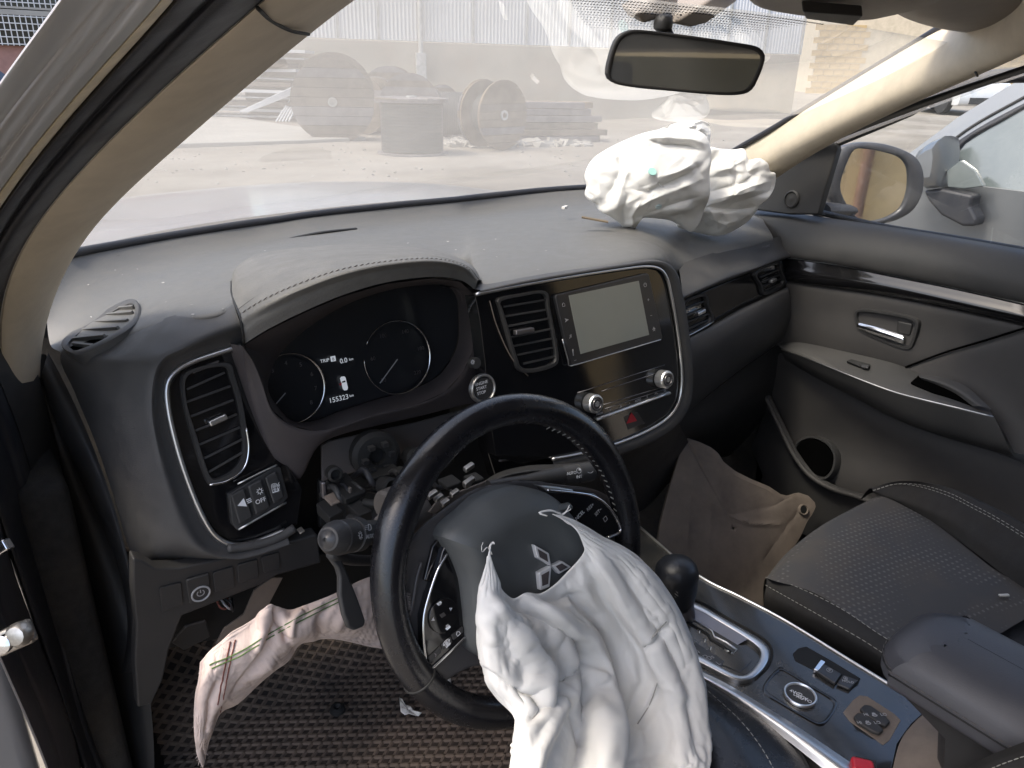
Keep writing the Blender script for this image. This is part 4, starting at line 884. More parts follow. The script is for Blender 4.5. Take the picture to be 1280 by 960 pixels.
# right of the stack: passenger pad, trim strip with two vents, lower pad and glove box
pad = [A3([(848, 331, .425), (876, 321, .438), (905, 312, .446), (936, 305, .452), (968, 297, .456), (985, 296, .46)]),
       A3([(851, 350, .385), (880, 338, .402), (908, 329, .415), (940, 320, .428), (972, 311, .438), (988, 309, .444)]),
       A3([(853, 366, .352), (882, 353, .370), (912, 341, .386), (944, 331, .404), (975, 320, .418), (990, 317, .424)]),
       A3([(855, 373, .346), (884, 360, .364), (914, 348, .382), (946, 336, .400), (977, 324.5, .418), (992, 320, .424)]),
       A3([(855, 375, .372), (884, 362, .390), (914, 350, .408), (946, 338, .426), (977, 326, .444), (992, 321, .446)])]
MB().grid(crgrid(pad, 60, 26)).build('passenger_pad', M['dash'], dash)
text('SRS AIRBAG', Fr(at(957, 310, 'Y', .436), (.42, .078, .012), (0, .45, .85)), at(957, 309, 'Y', .434)+V(0, -.002, .001), .0065, M['dsatin'], dash, name='pad_lettering')
strip_ = plate('trim_strip', FT, [(853, 377), (884, 363), (914, 351), (946, 339), (975, 327.5), (979, 340), (982, 357), (957, 369), (920, 385), (890, 403), (858, 421)], -.03, -.003, M['piano'], dash, bevel=.001)
vent(dash, FT, [(854, 378), (882, 367), (887, 381), (892, 402), (858, 421), (855, 400)], [(856, 381), (880, 371), (884, 383), (888, 400), (860, 416), (857, 400)],
     [((855, 386), (882, 375)), ((856, 395), (884, 383)), ((857, 403), (886, 391)), ((858, 411), (888, 398))], ((871, 393), (880, 388)), vanes=2, d=.001)
trim('vent_trim', FT.pts([(858, 421), (875, 412), (892, 402)], .004), .0013, M['satin'], dash, m=8)
vent(dash, FT, [(945, 340), (973, 327), (978, 338), (982, 356), (957, 369), (951, 357)], [(948, 342), (972, 331), (976, 340), (979, 354), (958, 365), (953, 355)],
     [((948, 347), (974, 336)), ((950, 353), (976, 342)), ((952, 358), (978, 347)), ((955, 363), (979, 352))], ((963, 352), (969, 349)), vanes=2, d=.001)
low = [A3([(857, 423, .352), (890, 406, .368), (922, 388, .384), (957, 372, .402), (984, 359, .416)]),
       A3([(859, 427, .335), (892, 410, .350), (924, 393, .366), (958, 376, .386), (986, 363, .402)]),
       A3([(861, 455, .322), (895, 433, .338), (928, 413, .356), (961, 394, .378), (988, 378, .396)]),
       A3([(859, 488, .326), (893, 463, .344), (928, 440, .362), (962, 418, .382), (989, 400, .400)]),
       A3([(855, 517, .340), (888, 489, .360), (926, 458, .380), (962, 433, .398), (990, 412, .412)]),
       A3([(852, 522, .362), (886, 493, .380), (926, 462, .398), (962, 437, .414), (990, 416, .425)])]
MB().grid(crgrid(low, 50, 32)).build('lower_pad', M['dash'], dash)
gb = [A3([(840, 530, .365), (886, 494, .385), (926, 463, .402), (962, 438, .418), (995, 416, .43)]),
      A3([(820, 556, .365), (872, 540, .385), (922, 520, .410), (962, 500, .43), (1000, 480, .45)]),
      A3([(790, 575, .46), (850, 580, .50), (910, 570, .54), (962, 560, .56), (1010, 550, .58)])]
MB().grid(crgrid(gb, 40, 18)).build('glove_box', M['plastic'], dash)
# middle lower console front under the stack
cl = [A3([(690, 588, .262), (740, 578, .255), (786, 564, .250), (824, 548, .256), (848, 530, .27)]),
      A3([(690, 605, .30), (745, 592, .30), (795, 575, .30), (830, 557, .305), (852, 536, .32)]),
      A3([(690, 660, .36), (750, 650, .36), (800, 640, .38), (840, 600, .42), (870, 570, .46)])]
MB().grid(crgrid(cl, 40, 16)).build('stack_underside', M['plastic'], dash)

# ---------------- lower knee panel, cavity behind the missing column cover
kp = [(166, 698), (178, 701), (195, 711), (225, 710), (280, 698), (352, 680), (397, 668), (402, 704), (346, 720), (330, 730), (228, 770), (212, 812), (204, 850), (190, 880), (172, 885), (168, 830), (170, 780), (166, 740)]
kpo = plate('knee_panel', FK, kp, -.02, .0, M['plastic'], dash, bevel=.003)
for q in ([(199, 735), (227, 728), (229, 756), (202, 766)], [(266, 716), (292, 708), (294, 734), (269, 741)], [(297, 706), (322, 699), (324, 722), (298, 730)], [(326, 697), (349, 690), (351, 711), (330, 717)]):
    plate('switch_blank', FK, q, .0, .0022, M['plastic'], kpo, bevel=.0015, rnd=.004)
lb = plate('liftgate_switch', FK, [(232, 726), (262, 717), (264, 748), (237, 756)], .0, .004, M['plastic'], kpo, bevel=.002, rnd=.004)
hoop('switch_ring', FK, (251, 742), .012, .0022, .004, .0055, M['grey_print'], lb); text('\u23fb', FK, (251, 742), .012, M['grey_print'], lb, d=.0048, name='switch_symbol')
plate('support_plate', Fr((-.6, .36, .78), (1, 0, 0), (0, .1, 1)), [(318, 738), (340, 722), (354, 722), (336, 756), (298, 790), (270, 806), (280, 786), (305, 768)], -.004, .0, M['brownpl'], dash, bevel=.001)
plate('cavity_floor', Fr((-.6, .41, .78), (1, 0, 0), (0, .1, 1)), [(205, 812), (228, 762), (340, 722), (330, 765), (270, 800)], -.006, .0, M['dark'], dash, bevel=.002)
plate('fuse_tray', Fr((-.6, .335, .78), (1, 0, 0), (0, -.25, 1)), [(214, 804), (232, 784), (258, 776), (264, 796), (230, 814)], -.004, .001, M['plastic'], dash, bevel=.003)
for i in range(3):
    w = [at(268+i*5, 742+i*2, 'Y', .35), at(276+i*6, 760-i*3, 'Y', .33), at(287+i*2, 758+i*3, 'Y', .335), at(284+i*3, 748, 'Y', .36)]
    trim('loose_wire', w, .0015, [M['redthread'], M['grey_print'], M['rubber']][i], dash, m=16)
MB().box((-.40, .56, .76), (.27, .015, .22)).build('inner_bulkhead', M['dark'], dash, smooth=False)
plate('cavity_shade', Fr((-.5, .43, .78), (1, 0, 0), (0, -.15, 1)), [(300, 745), (350, 700), (490, 680), (500, 760), (420, 775), (330, 800)], -.006, .0, M['dark'], dash, bevel=.002)  # dark sheet added as the shade above the knee bag
# grey underside of the cluster and the open column cavity
plate('cluster_bracket', Fr((-.45, .345, .97), (1, 0, 0), (0, .35, 1)), [(402, 556), (412, 551), (520, 528), (602, 506), (613, 540), (575, 553), (540, 562), (514, 570), (403, 602)], -.006, .0, mat('grey_bracket', (.075, .068, .066), .6, bump=.3, bscale=300, dust=(.16, .13, .12, .4), dscale=8), dash, bevel=.002)
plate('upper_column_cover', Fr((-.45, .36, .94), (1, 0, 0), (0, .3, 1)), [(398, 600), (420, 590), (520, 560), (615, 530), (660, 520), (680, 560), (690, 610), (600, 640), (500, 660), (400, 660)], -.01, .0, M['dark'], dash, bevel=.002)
# dash sill between stack and knee side: black tray with slats seen through the wheel
FL = Fr((-.2, .30, .90), (1, 0, 0), (0, .2, .98))
plate('lower_panel', FL, [(605, 500), (700, 480), (745, 520), (750, 585), (620, 598), (608, 560)], -.03, -.006, M['piano'], dash, bevel=.002)
tray = plate('storage_tray', FL, [(630, 545), (735, 528), (740, 568), (625, 578)], -.006, -.002, M['dark'], dash, bevel=.002)
for i in range(6): trim('rib', FL.pts([(616.5+i*.5, 541+i*4.6), (632+i*.3, 537+i*4.6)], -.003), .0008, M['grey_print'], dash, m=4)
trim('tray_trim', resample(FL.pts([(624, 576), (660, 572), (705, 572), (738, 567)], .0), 16), .0016, M['dsatin'], dash)
tb = [A3([(600, 605, .20), (625, 590, .20), (660, 582, .20), (700, 580, .205), (740, 576, .22)]), A3([(600, 612, .18), (625, 598, .18), (660, 590, .18), (700, 588, .185), (742, 584, .20)]), A3([(600, 622, .20), (625, 608, .20), (660, 600, .20), (700, 597, .205), (742, 594, .22)])]
MB().grid(crgrid(tb, 24, 14)).build('column_shroud', M['plastic'], dash)

# ================================================================== STEERING COLUMN, WHEEL, AIRBAGS
WT_, WY = rad(19.1), rad(2.5)
WC = V(-.3745, .0076, .907)
FW = Fr(WC, (math.cos(WY), math.sin(WY), 0), (0, math.sin(WT_), math.cos(WT_)))
colm = thing('steering_column', WC-FW.n*.2, 'bare steering column with its covers torn away and both stalks showing', 'steering column')
ca = -FW.n
MB().lathe([(.030, .05), (.034, .06), (.034, .13), (.026, .14), (.026, .34)], WC, ca, FW.rt, 28).build('column_tube', M['dsatin'], colm)
M['tan_pl'] = mat('tan_grey_plastic', (.095, .083, .073), .55, bump=.2, bscale=500, var=.1, vscale=20)
FCm = Fr(WC+ca*.115, FW.rt, FW.up)
# round lock barrel left of the column, connectors, brackets and wires in the opened cavity
q = at(494, 624, 'Y', .13); MB().lathe([(.017, 0), (.0185, .003), (.0185, .034), (.015, .038)], q+V(.015, 0, -.002), unit(V(-1, -.25, .1)), V(0, 0, 1), 24).build('lock_barrel', M['tan_pl'], colm)
q = at(466, 566, 'Y', .30); cn = MB().lathe([(.034, 0), (.034, .02), (.028, .026), (.012, .026), (.010, .016)], q, unit(V(-.2, -1, .25)), V(0, 0, 1), 24).build('round_connector', M['dark'], colm)
for i in range(6):
    t = i*1.05; p = q+V(-.2, -1, .25)*.030+V(.02*math.cos(t), 0, .02*math.sin(t)); MB().box(p, (.004, .004, .003)).build('pin', M['plastic'], cn)
MB().lathe([(.055, 0), (.058, .006), (.058, .03), (.045, .036)], WC+ca*.095-FW.n*0, FW.n, FW.rt, 30).build('clock_spring', M['plastic'], colm)
for (x, y, yy, sx, sy, sz, mt) in [(432, 610, .24, .022, .03, .006, 'dark'), (412, 640, .22, .014, .02, .010, 'dark'), (455, 600, .28, .03, .02, .005, 'dark'), (448, 640, .20, .012, .02, .012, 'dark'),
                                   (420, 622, .23, .016, .012, .003, 'brownpl'), (545, 575, .29, .03, .02, .010, 'dark'), (376, 663, .235, .005, .006, .0015, 'alu'),
                                   (474, 588, .27, .03, .02, .004, 'dark'), (512, 598, .2, .012, .02, .008, 'dark'), (562, 603, .15, .014, .012, .004, 'dark'), (592, 599, .14, .012, .010, .005, 'dark'), (440, 655, .19, .010, .006, .008, 'brownpl'), (404, 612, .25, .004, .004, .016, 'dsatin'), (438, 618, .22, .003, .003, .014, 'tan_pl')]:
    MB().box(at(x, y, 'Y', yy), (sx*.75, sy, sz*.75), (unit(V(1, RNG.uniform(-.3, .3), RNG.uniform(-.15, .3))), V(0, 1, 0), V(0, 0, 1))).build('bracket', M[mt], colm, bevel=.002)
for (x, y, yy, r) in [(415, 590, .26, .010), (436, 648, .18, .006), (478, 606, .22, .012), (512, 570, .28, .014), (455, 628, .2, .005), (498, 588, .24, .006)]:
    MB().lathe([(r*.6, 0), (r, .002), (r, .02), (r*.7, .022), (r*.5, .014)], at(x, y, 'Y', yy), unit(V(RNG.uniform(-.4, .4), -1, .3)), V(0, 0, 1), 16).build('socket', M['dark'], colm)
for (x, y, s) in [(586, 584, .007), (586, 602, .008), (584, 606, .005), (548, 622, .006), (556, 628, .006), (540, 618, .007), (568, 616, .006)]:
    MB().box(at(x, y, 'Y', .10), (s*1.0, .004, s*.4), (unit(V(1, .1, .25)), V(0, 1, 0), V(0, 0, 1))).build('metal_clip', M['alu'], colm, bevel=.0015)
pl_b = [(536, 640), (545, 628), (575, 614), (610, 600), (628, 598), (632, 606), (600, 614), (570, 626), (545, 642)]
plate('column_plate', Fr(at(580, 615, 'Y', .105), (1, .05, 0), (0, .45, 1)), pl_b, -.004, .0, M['tan_pl'], colm, bevel=.0015)
for i in range(12):
    x0, y0 = 402+i*13, 618-(i*7) % 23
    w = [at(x0, y0, 'Y', .27), at(x0+14, y0-10+5*(i % 3), 'Y', .24), at(x0+26, y0+8, 'Y', .22), at(x0+44, y0+12-8*(i % 2), 'Y', .25)]
    trim('loose_wire', w, .0022 if i % 3 else .004, M['rubber'] if i % 2 else M['plastic'], colm, m=20)
hook = [at(409, 690, 'Y', .055), at(403, 683, 'Y', .055), at(403, 676, 'Y', .055), at(410, 671, 'Y', .06)]
trim('wire_hook', hook, .0022, M['tan_pl'], colm, m=14)
# light stalk on the left
p0, p1 = at(409, 674, 'Y', .045), at(486, 662, 'Y', .10); ax_ = unit(p1-p0); L_ = np.linalg.norm(p1-p0)
prf = [(.004, -.002), (.012, .001), (.0165, .010), (.0175, .022), (.0175, .040), (.0160, .041), (.0160, .043), (.0178, .044), (.0178, .058), (.0165, .060), (.014, .066), (.012, .11), (.012, .16)]
lsk = MB().lathe(prf, p0, ax_, V(0, 0, 1), 26).build('light_stalk', M['plastic'], colm, sharp=30)
MB().lathe([(.002, -.0035), (.009, -.001), (.0145, .007), (.0172, .017), (.0178, .018)], p0, ax_, V(0, 0, 1), 26, cap=False).build('stalk_cap', M['bezel'], lsk, sharp=None)
FL1 = Fr(p0, ax_, np.cross(unit(CAM-p0), ax_)); 
if FL1.n@(CAM-p0) < 0: FL1 = Fr(p0, ax_, -np.cross(unit(CAM-p0), ax_))
for s, u, v in (('\u263c', .032, -.002), ('\u2261D', .049, .005), ('AUTO', .051, -.004), ('\u263c', .064, -.004)):
    text(s, FL1, FL1.P(u, v, .0182), .010 if len(s) < 3 else .006, M['grey_print'], lsk, name='stalk_symbol')
MB().tube([at(486, 660, 'Y', .10), at(505, 650, 'Y', .13), at(520, 640, 'Y', .16)], [.02, .02, .022], 14).build('stalk_base', M['tan_pl'], colm)
# shift paddle hanging down on the left
FPd = Fr(at(435, 735, 'Y', .06), (1, .25, .0), (-.06, .30, 1))
plate('shift_paddle', FPd, [(411, 696), (420, 690), (428, 699), (438, 722), (449, 750), (458, 776), (456, 784), (444, 789), (436, 785), (430, 770), (425, 745), (425, 722), (422, 711)], -.004, .004, M['plastic'], colm, bevel=.0035)
trim('paddle_arm', [at(414, 692, 'Y', .06), at(440, 700, 'Y', .09), at(480, 700, 'Y', .12)], .006, M['plastic'], colm, m=10)
# wiper stalk on the right
p0, p1 = at(741, 589, 'Y', .075), at(630, 606, 'Y', .09); ax_ = unit(p1-p0)
prf = [(.006, .0), (.0120, .0015), (.0130, .006), (.0130, .026), (.0122, .027), (.0122, .028), (.0132, .029), (.0132, .048), (.0122, .050), (.0122, .051), (.0128, .053), (.0085, .105), (.0085, .16)]
wsk = MB().lathe(prf, p0, ax_, V(0, 0, 1), 24).build('wiper_stalk', M['plastic'], colm, sharp=30)
FL2 = Fr(p0, -ax_, np.cross(ax_, unit(CAM-p0)))
FL2 = FL2 if FL2.n@(CAM-p0) > 0 else Fr(p0, -ax_, -np.cross(ax_, unit(CAM-p0)))
for s, u, v, z in (('AUTO', -.044, .0015, .0055), ('\u25d4', -.032, .003, .009), ('INT', -.033, -.0045, .0055), ('\u2323', -.014, .0, .011)):
    text(s, FL2, FL2.P(u, v, .0136), z, M['white'] if s != '\u2323' else M['grey_print'], wsk, name='stalk_symbol')

# ---------------- the wheel
whl = thing('steering_wheel', WC, 'black leather steering wheel with silver trimmed spokes, its airbag blown out', 'steering wheel')
RR, rt_ = .1722, .0178
def wcirc(t, r=RR, d=0.0): return FW.P(r*math.cos(t), r*math.sin(t), d)
m = MB(); n1, n2 = 160, 24; G = []
for i in range(n1):
    t = 2*math.pi*i/n1; c = wcirc(t); er = unit(c-WC); w = 1.0
    # thumb rests swell a little near the spokes
    w += .10*sum(math.exp(-((t-t0+math.pi) % (2*math.pi)-math.pi)**2/.05) for t0 in (.62, 2.52))
    G.append([c+rt_*w*(math.cos(q)*er+1.06*math.sin(q)*FW.n) for q in np.linspace(0, 2*math.pi, n2, endpoint=False)])
rim = MB().grid(np.array(G), cu=True, cv=True).build('rim', M['wheel'], whl, sharp=None)
def ang(px): q = FW.uv(FW.px(*px, .0)); return math.atan2(q[1], q[0])
for px_ in ((503, 655), (735, 545), (520, 853), (780, 705)):
    t = ang(px_); c = wcirc(t); er = unit(c-WC)
    trim('rim_seam', [c+(rt_*1.015)*(math.cos(q)*er+1.06*math.sin(q)*FW.n) for q in np.linspace(0, 2*math.pi, 28, endpoint=False)], .0013, M['dark'], rim, closed=True)
for a0, a1 in ((ang((735, 545)), ang((777, 650))), (ang((690, 500)), ang((735, 545)))):
    ts = np.linspace(a0, a1, 30); P_ = [wcirc(t, RR-rt_*1.03, .004) for t in ts]
    stitches('rim_stitching', P_, .0075, .008, .0008, M['thread'], rim, FW.n, skew=.8, kind='stuff')
# spokes, lower carrier and hub
M['spoke'] = mat('wheel_satin_plastic', (.055, .052, .053), .42, bump=.15, bscale=900, dust=(.12, .10, .085, .25), dscale=12)
M['hub'] = mat('airbag_cover_plastic', (.075, .080, .081), .38, bump=.35, bscale=1100, dust=(.14, .145, .14, .25), dscale=7, dlo=.3, dhi=.9)
car_ = [(486, 760), (492, 715), (500, 686), (514, 678), (530, 658), (556, 637), (591, 614), (623, 605), (660, 600), (700, 606), (745, 612), (775, 632), (788, 670), (784, 712), (760, 740), (700, 800), (640, 830), (590, 835), (545, 860), (520, 858), (500, 815)]
plate('spoke_carrier', FW, car_, -.012, -.004, M['spoke'], whl, bevel=.004, smooth=80)
# left switch panel
lp = [(547, 713), (553, 690), (560, 676), (567, 700), (574, 722), (578, 755), (582, 795), (556, 821), (538, 838), (533, 836), (529, 806), (528, 772), (535, 745)]
lpo = plate('switch_panel', FW, lp, -.004, .008, M['piano'], whl, bevel=.002)
trim('panel_trim', resample(FW.pts([(559, 692), (547, 713), (536, 745), (529.5, 773), (530, 806), (534, 836), (538, 837), (556, 821), (582, 796)], .009), 60, smooth=True), .0017, M['chrome'], lpo)
plate('spoke_gloss', FW, [(541, 683), (553, 668), (558, 680), (548, 706), (538, 728), (530, 726)], -.003, .003, M['piano'], whl, bevel=.002)
pad_c = (554, 769)
dp = disc('switch_pad', FW, pad_c, .0185, .008, .0105, M['piano'], lpo)
for s, p, r in (('\u25b2', (549.5, 755), .2), ('\u25bc', (559.5, 783), .2), ('\u25b6', (564, 761), .2), ('\u25c0', (541, 775), .2)): text(s, FW, p, .0045, M['grey_print'], dp, d=.0112, rot=r, name='arrow_symbol')
plate('ok_key', FW, [(550, 769), (555, 765.5), (557.5, 769), (552.5, 772.5)], .0105, .0115, M['dsatin'], dp, bevel=0)
plate('volume_mark', FW, [(546, 755), (551, 751.5), (552.5, 753.5), (548, 757)], .0105, .0113, M['white'], dp, bevel=0)
plate('volume_mark', FW, [(557, 786), (562, 781.5), (563.5, 784), (559, 788)], .0105, .0113, M['white'], dp, bevel=0)
for q, s in (([(536, 822), (551, 808), (552, 816), (538, 829)], '\u266a'), ([(552, 806), (564, 796), (566, 803), (554, 813)], '\u260e'), ([(565, 794), (579, 783), (580, 790), (567, 801)], '\u2302')):
    k = plate('phone_key', FW, q, .006, .0100, M['plastic'], lpo, bevel=.001); text(s, FW, tuple(np.mean(q, 0)), .0075, M['white'] if s != '\u266a' else M['dsatin'], k, d=.0104, rot=.35, name='key_symbol')
for i in range(7): trim('grip_rib', [FW.px(506+i*.4, 741+i*3, .002), FW.px(513+i*.2, 743+i*3.2, .003)], .0010, M['dsatin'], whl, n=6)
trim('spoke_edge', resample(FW.pts([(527, 702), (521, 722), (517, 745), (513, 765), (509, 768)], .002), 20), .0020, M['spoke'], whl)
# right switch panel
rp = [(683, 612), (742, 616), (757, 625), (771, 643), (779, 659), (774, 669), (757, 676), (735, 690), (715, 670), (700, 640)]
rpo = plate('switch_panel', FW, rp, -.004, .008, M['piano'], whl, bevel=.002)
trim('panel_trim', resample(FW.pts([(684, 612.5), (720, 616), (741, 620), (757, 630), (769, 645), (776, 660), (773, 667), (760, 672)], .009), 50), .0017, M['chrome'], rpo)
plate('panel_gloss', FW, [(672, 606), (700, 609), (718, 612), (716, 617), (685, 616)], -.002, .009, M['satin'], whl, bevel=.002)
for s, p, z in (('CANCEL', (722, 647), .0065), ('RES+', (738, 634), .006), ('SET\u2212', (748, 640), .006), ('\u2610', (757, 649), .008)): text(s, FW, p, z, M['grey_print'] if s != 'CANCEL' else M['white'], rpo, d=.0086, rot=.35, name='key_lettering')
# airbag cover with its torn lower edge (the flap has folded down behind the cloth)
cov_o = [(548, 670), (556, 655), (577, 637), (600, 618), (635, 607), (664, 610), (686, 619), (702, 634), (722, 660), (735, 682), (733, 712), (718, 745), (690, 790), (650, 820), (615, 825), (590, 815), (581, 795), (577, 758), (572, 722), (560, 692)]
co = resample(FW.pts(cov_o, .008), 72, True); cc = FW.px(655, 712, .0); dd = lambda P, f, d: (cc+(P-cc)*f)
rows = [co-FW.n*.02, co, dd(co, .985, 0)+FW.n*.008, dd(co, .93, 0)+FW.n*.019, dd(co, .80, 0)+FW.n*.030, dd(co, .66, 0)+FW.n*.0335, dd(co, .45, 0)+FW.n*.030, dd(co, .2, 0)+FW.n*.031, dd(co, .01, 0)+FW.n*.031]
hubo = MB().grid(crgrid(np.array([np.vstack([r, r[:1]]) for r in rows]), 120, 40)).build('airbag_cover', M['hub'], whl, sharp=None)
cr_ = resample(FW.pts([(600, 690), (612, 672), (640, 655), (680, 640), (712, 632)], .030), 30)
trim('cover_crease', cr_, .006, M['hub'], hubo, sq=.5)
# three-diamond emblem
FE = Fr(FW.px(690, 707, .0395), FW.rt*math.cos(.30)+FW.up*math.sin(.30)*1.0, FW.up)
ce = (690, 707)
def rhomb(a, b, c, d):
    return [a, b, c, d]
for q in ([(688.5, 706.5), (673, 697.5), (669, 682), (686, 692)], [(689, 709), (687, 733), (676.5, 737), (675, 716.5)], [(691.5, 707.5), (703, 702), (714, 709), (699.5, 717)]):
    c0 = np.mean(q, 0); q = [tuple(c0+(np.array(p)-c0)*1.10) for p in q]; d_ = plate('emblem_diamond', FW, q, .028, .0385, M['emblem'], hubo, bevel=.0012)
    c0 = np.mean(q, 0); plate('diamond_inlay', FW, [tuple(c0+(np.array(p)-c0)*.60) for p in q], .0385, .0392, M['binn'], d_, bevel=0)

# ---------------- cloth surfaces: smooth base plus folds laid along lines
def seg_d(P, L):
    """distance of 2-D points to a polyline, and the side"""
    P = np.asarray(P); best = np.full(P.shape[:-1], 1e9); side = np.zeros(P.shape[:-1]); par = np.zeros(P.shape[:-1]); L = np.asarray(L, float); n = len(L)-1
    for i in range(n):
        a, b = L[i], L[i+1]; ab = b-a; t = np.clip(((P-a)@ab)/(ab@ab), 0, 1); d = np.linalg.norm(P-(a+t[..., None]*ab), axis=-1)
        cr = ab[0]*(P[..., 1]-a[1])-ab[1]*(P[..., 0]-a[0]); k = d < best
        best = np.where(k, d, best); side = np.where(k, np.sign(cr), side); par = np.where(k, (i+t)/n, par)
    return best, side, par
def vnoise(P, s, seed):
    """smooth pseudo-noise in space"""
    r = np.random.default_rng(seed); out = np.zeros(P.shape[:-1])
    for k in range(7):
        w = r.normal(0, 1, 3)*s*(1+.35*k); out += np.sin(P@w+r.uniform(0, 6.28))/(1+.35*k)
    return out/3.2
def ridged(P, s, seed, n=5, warp=.35):
    """sharp-crested folds: bent plane waves, cusped on one side"""
    r = np.random.default_rng(seed); out = np.zeros(P.shape[:-1]); tot = 0
    W_ = np.stack([vnoise(P, s*.6, seed+k) for k in range(3)], -1)*warp/s*3
    for k in range(n):
        w = r.normal(0, 1, 3); w = w/np.linalg.norm(w)*s*(1+.5*k); a = 1/(1+.6*k); tot += a
        out += a*(1-2*np.abs(np.sin((P+W_)@w/2+r.uniform(0, 6.28)))**.6)
    return out/tot
def buckle(G, gu, gv, pin, iters=160, bend=.12, seed=1, lo=-.008, hi=.03, wrap=False, grav=0., amp=.0012, nscale=60):
    """lay too much cloth over the sheet G: the rest lengths grow while the pinned edges stay, so it buckles into folds"""
    if wrap: G = G[:, :-1]
    X = G.copy(); du = np.roll(G, -1, 1)-np.roll(G, 1, 1) if wrap else np.gradient(G, axis=1); N_ = np.cross(du, np.gradient(G, axis=0)); N_ /= np.linalg.norm(N_, axis=-1, keepdims=True)+1e-9
    if np.mean(np.sum(N_[:len(G)//2]*(CAM-G[:len(G)//2]), -1)) < 0: N_ = -N_
    X += N_*(amp*vnoise(G, nscale, seed)+.5*amp*vnoise(G, nscale*2.7, seed+9))[..., None]*(1-pin)[..., None]
    R_, C_ = X.shape[:2]; jobs = []
    for di, dj, g, k in ((0, 1, gu, 1.), (1, 0, gv, 1.), (1, 1, None, .35), (1, -1, None, .35), (0, 3, gu, -bend), (3, 0, gv, -bend), (0, 7, gu, -bend*1.5), (7, 0, gv, -bend*1.5)):
        if wrap:
            a = (slice(0, R_-di), slice(None)); J_ = (np.arange(C_)+dj) % C_; ia = np.arange(R_-di)[:, None], np.arange(C_)[None]; ib = ia[0]+di, J_[None]
        else:
            j0 = np.arange(max(0, -dj), C_-max(0, dj)); ia = np.arange(R_-di)[:, None], j0[None]; ib = ia[0]+di, (j0+dj)[None]
        D0 = G[ib]-G[ia]; L0 = np.linalg.norm(D0, axis=-1); jobs.append((ia, ib, L0, g, k))
    free = (1-pin)[..., None]
    for it in range(iters):
        r = min(1., (it+1)/(iters*.6)); A_ = np.zeros_like(X)
        for ia, ib, L0, g, k in jobs:
            gg = 1+((g if g else (gu+gv)/2)-1)*r; d = X[ib]-X[ia]; l = np.linalg.norm(d, axis=-1)+1e-9; rest = L0*gg
            if k < 0: e = np.minimum(l-rest*.975, 0)*(-k)
            else: e = (l-rest)*k
            c = d*(e/l)[..., None]*.5; A_[ia] += c; A_[ib] -= c
        X = X+A_*.33*free; X[..., 2] -= grav*free[..., 0]
        s_ = np.sum((X-G)*N_, -1); X -= N_*(s_-np.clip(s_, lo, hi))[..., None]*free
        X += (G-X)*(pin*.25)[..., None]
    return np.concatenate([X, X[:, :1]], 1) if wrap else X
def refine(G, n, m): return crgrid(G, n, m)
from mathutils.geometry import delaunay_2d_cdt
def facets(Q, ang, stretch, n, seed, soft=0.):
    """heights of a randomly creased sheet over 2-D points Q: flat triangles between random crests and hollows, long along ang"""
    r = np.random.default_rng(seed); ca, sa = math.cos(ang), math.sin(ang)
    T_ = np.stack([(Q[..., 0]*ca+Q[..., 1]*sa)/stretch, -Q[..., 0]*sa+Q[..., 1]*ca], -1); lo, hi = T_.reshape(-1, 2).min(0), T_.reshape(-1, 2).max(0)
    pad = (hi-lo)*.12; P_ = r.uniform(lo-pad, hi+pad, (n*4, 2)); keep = []
    dmin = .75*math.sqrt(np.prod(hi-lo+2*pad)/n)
    for p in P_:
        if all((p[0]-q[0])**2+(p[1]-q[1])**2 > dmin*dmin for q in keep): keep.append(p)
    keep += [lo-pad*3, hi+pad*3, np.array([lo[0]-pad[0]*3, hi[1]+pad[1]*3]), np.array([hi[0]+pad[0]*3, lo[1]-pad[1]*3])]
    vs, _, fs, *_r = delaunay_2d_cdt([Vector((float(p[0]), float(p[1]))) for p in keep], [], [], 0, 1e-6); vs = np.array([tuple(v) for v in vs]); hh = r.uniform(-1, 1, len(vs)); hh = np.sign(hh)*np.abs(hh)**.6
    H = np.zeros(T_.shape[:-1])
    for f in fs:
        a, b, c = (vs[i] for i in f); den = (b[1]-c[1])*(a[0]-c[0])+(c[0]-b[0])*(a[1]-c[1])
        if abs(den) < 1e-9: continue
        w0 = ((b[1]-c[1])*(T_[..., 0]-c[0])+(c[0]-b[0])*(T_[..., 1]-c[1]))/den; w1 = ((c[1]-a[1])*(T_[..., 0]-c[0])+(a[0]-c[0])*(T_[..., 1]-c[1]))/den; w2 = 1-w0-w1
        k = (w0 >= -1e-6) & (w1 >= -1e-6) & (w2 >= -1e-6); H = np.where(k, w0*hh[f[0]]+w1*hh[f[1]]+w2*hh[f[2]], H)
    return H
def blur(H, k):
    for _ in range(k):
        H = np.pad(H, 1, mode='edge'); H = (H[1:-1, 1:-1]*4+H[:-2, 1:-1]+H[2:, 1:-1]+H[1:-1, :-2]+H[1:-1, 2:])/8
    return H
def crumple(G, folds, amp=1.0, noise=((40, .0018), (95, .0009)), seed=3, fade=None):
    """push a cloth grid along its normals: folds are (pixel line, width px, height m, sharpness)"""
    G = np.array(G); du = np.gradient(G, axis=1); dv = np.gradient(G, axis=0); N_ = np.cross(du, dv); N_ /= np.linalg.norm(N_, axis=-1, keepdims=True)+1e-12
    if np.mean(np.sum(N_*(CAM-G), -1)) < 0: N_ = -N_
    Q = pix(G); D = np.zeros(G.shape[:2])
    for L, w, h, skew in folds:
        d, sd, pr = seg_d(Q, L); ww = w*np.where(sd > 0, 1+skew, 1-skew); D += h*np.exp(-(d/ww)**2)*np.clip(np.minimum(pr, 1-pr)*6+.25, 0, 1)
    for s, a in noise: D += a*ridged(G, s, seed+int(s), 3)
    if fade is not None: D = D*fade
    return G+N_*(D*amp)[..., None]
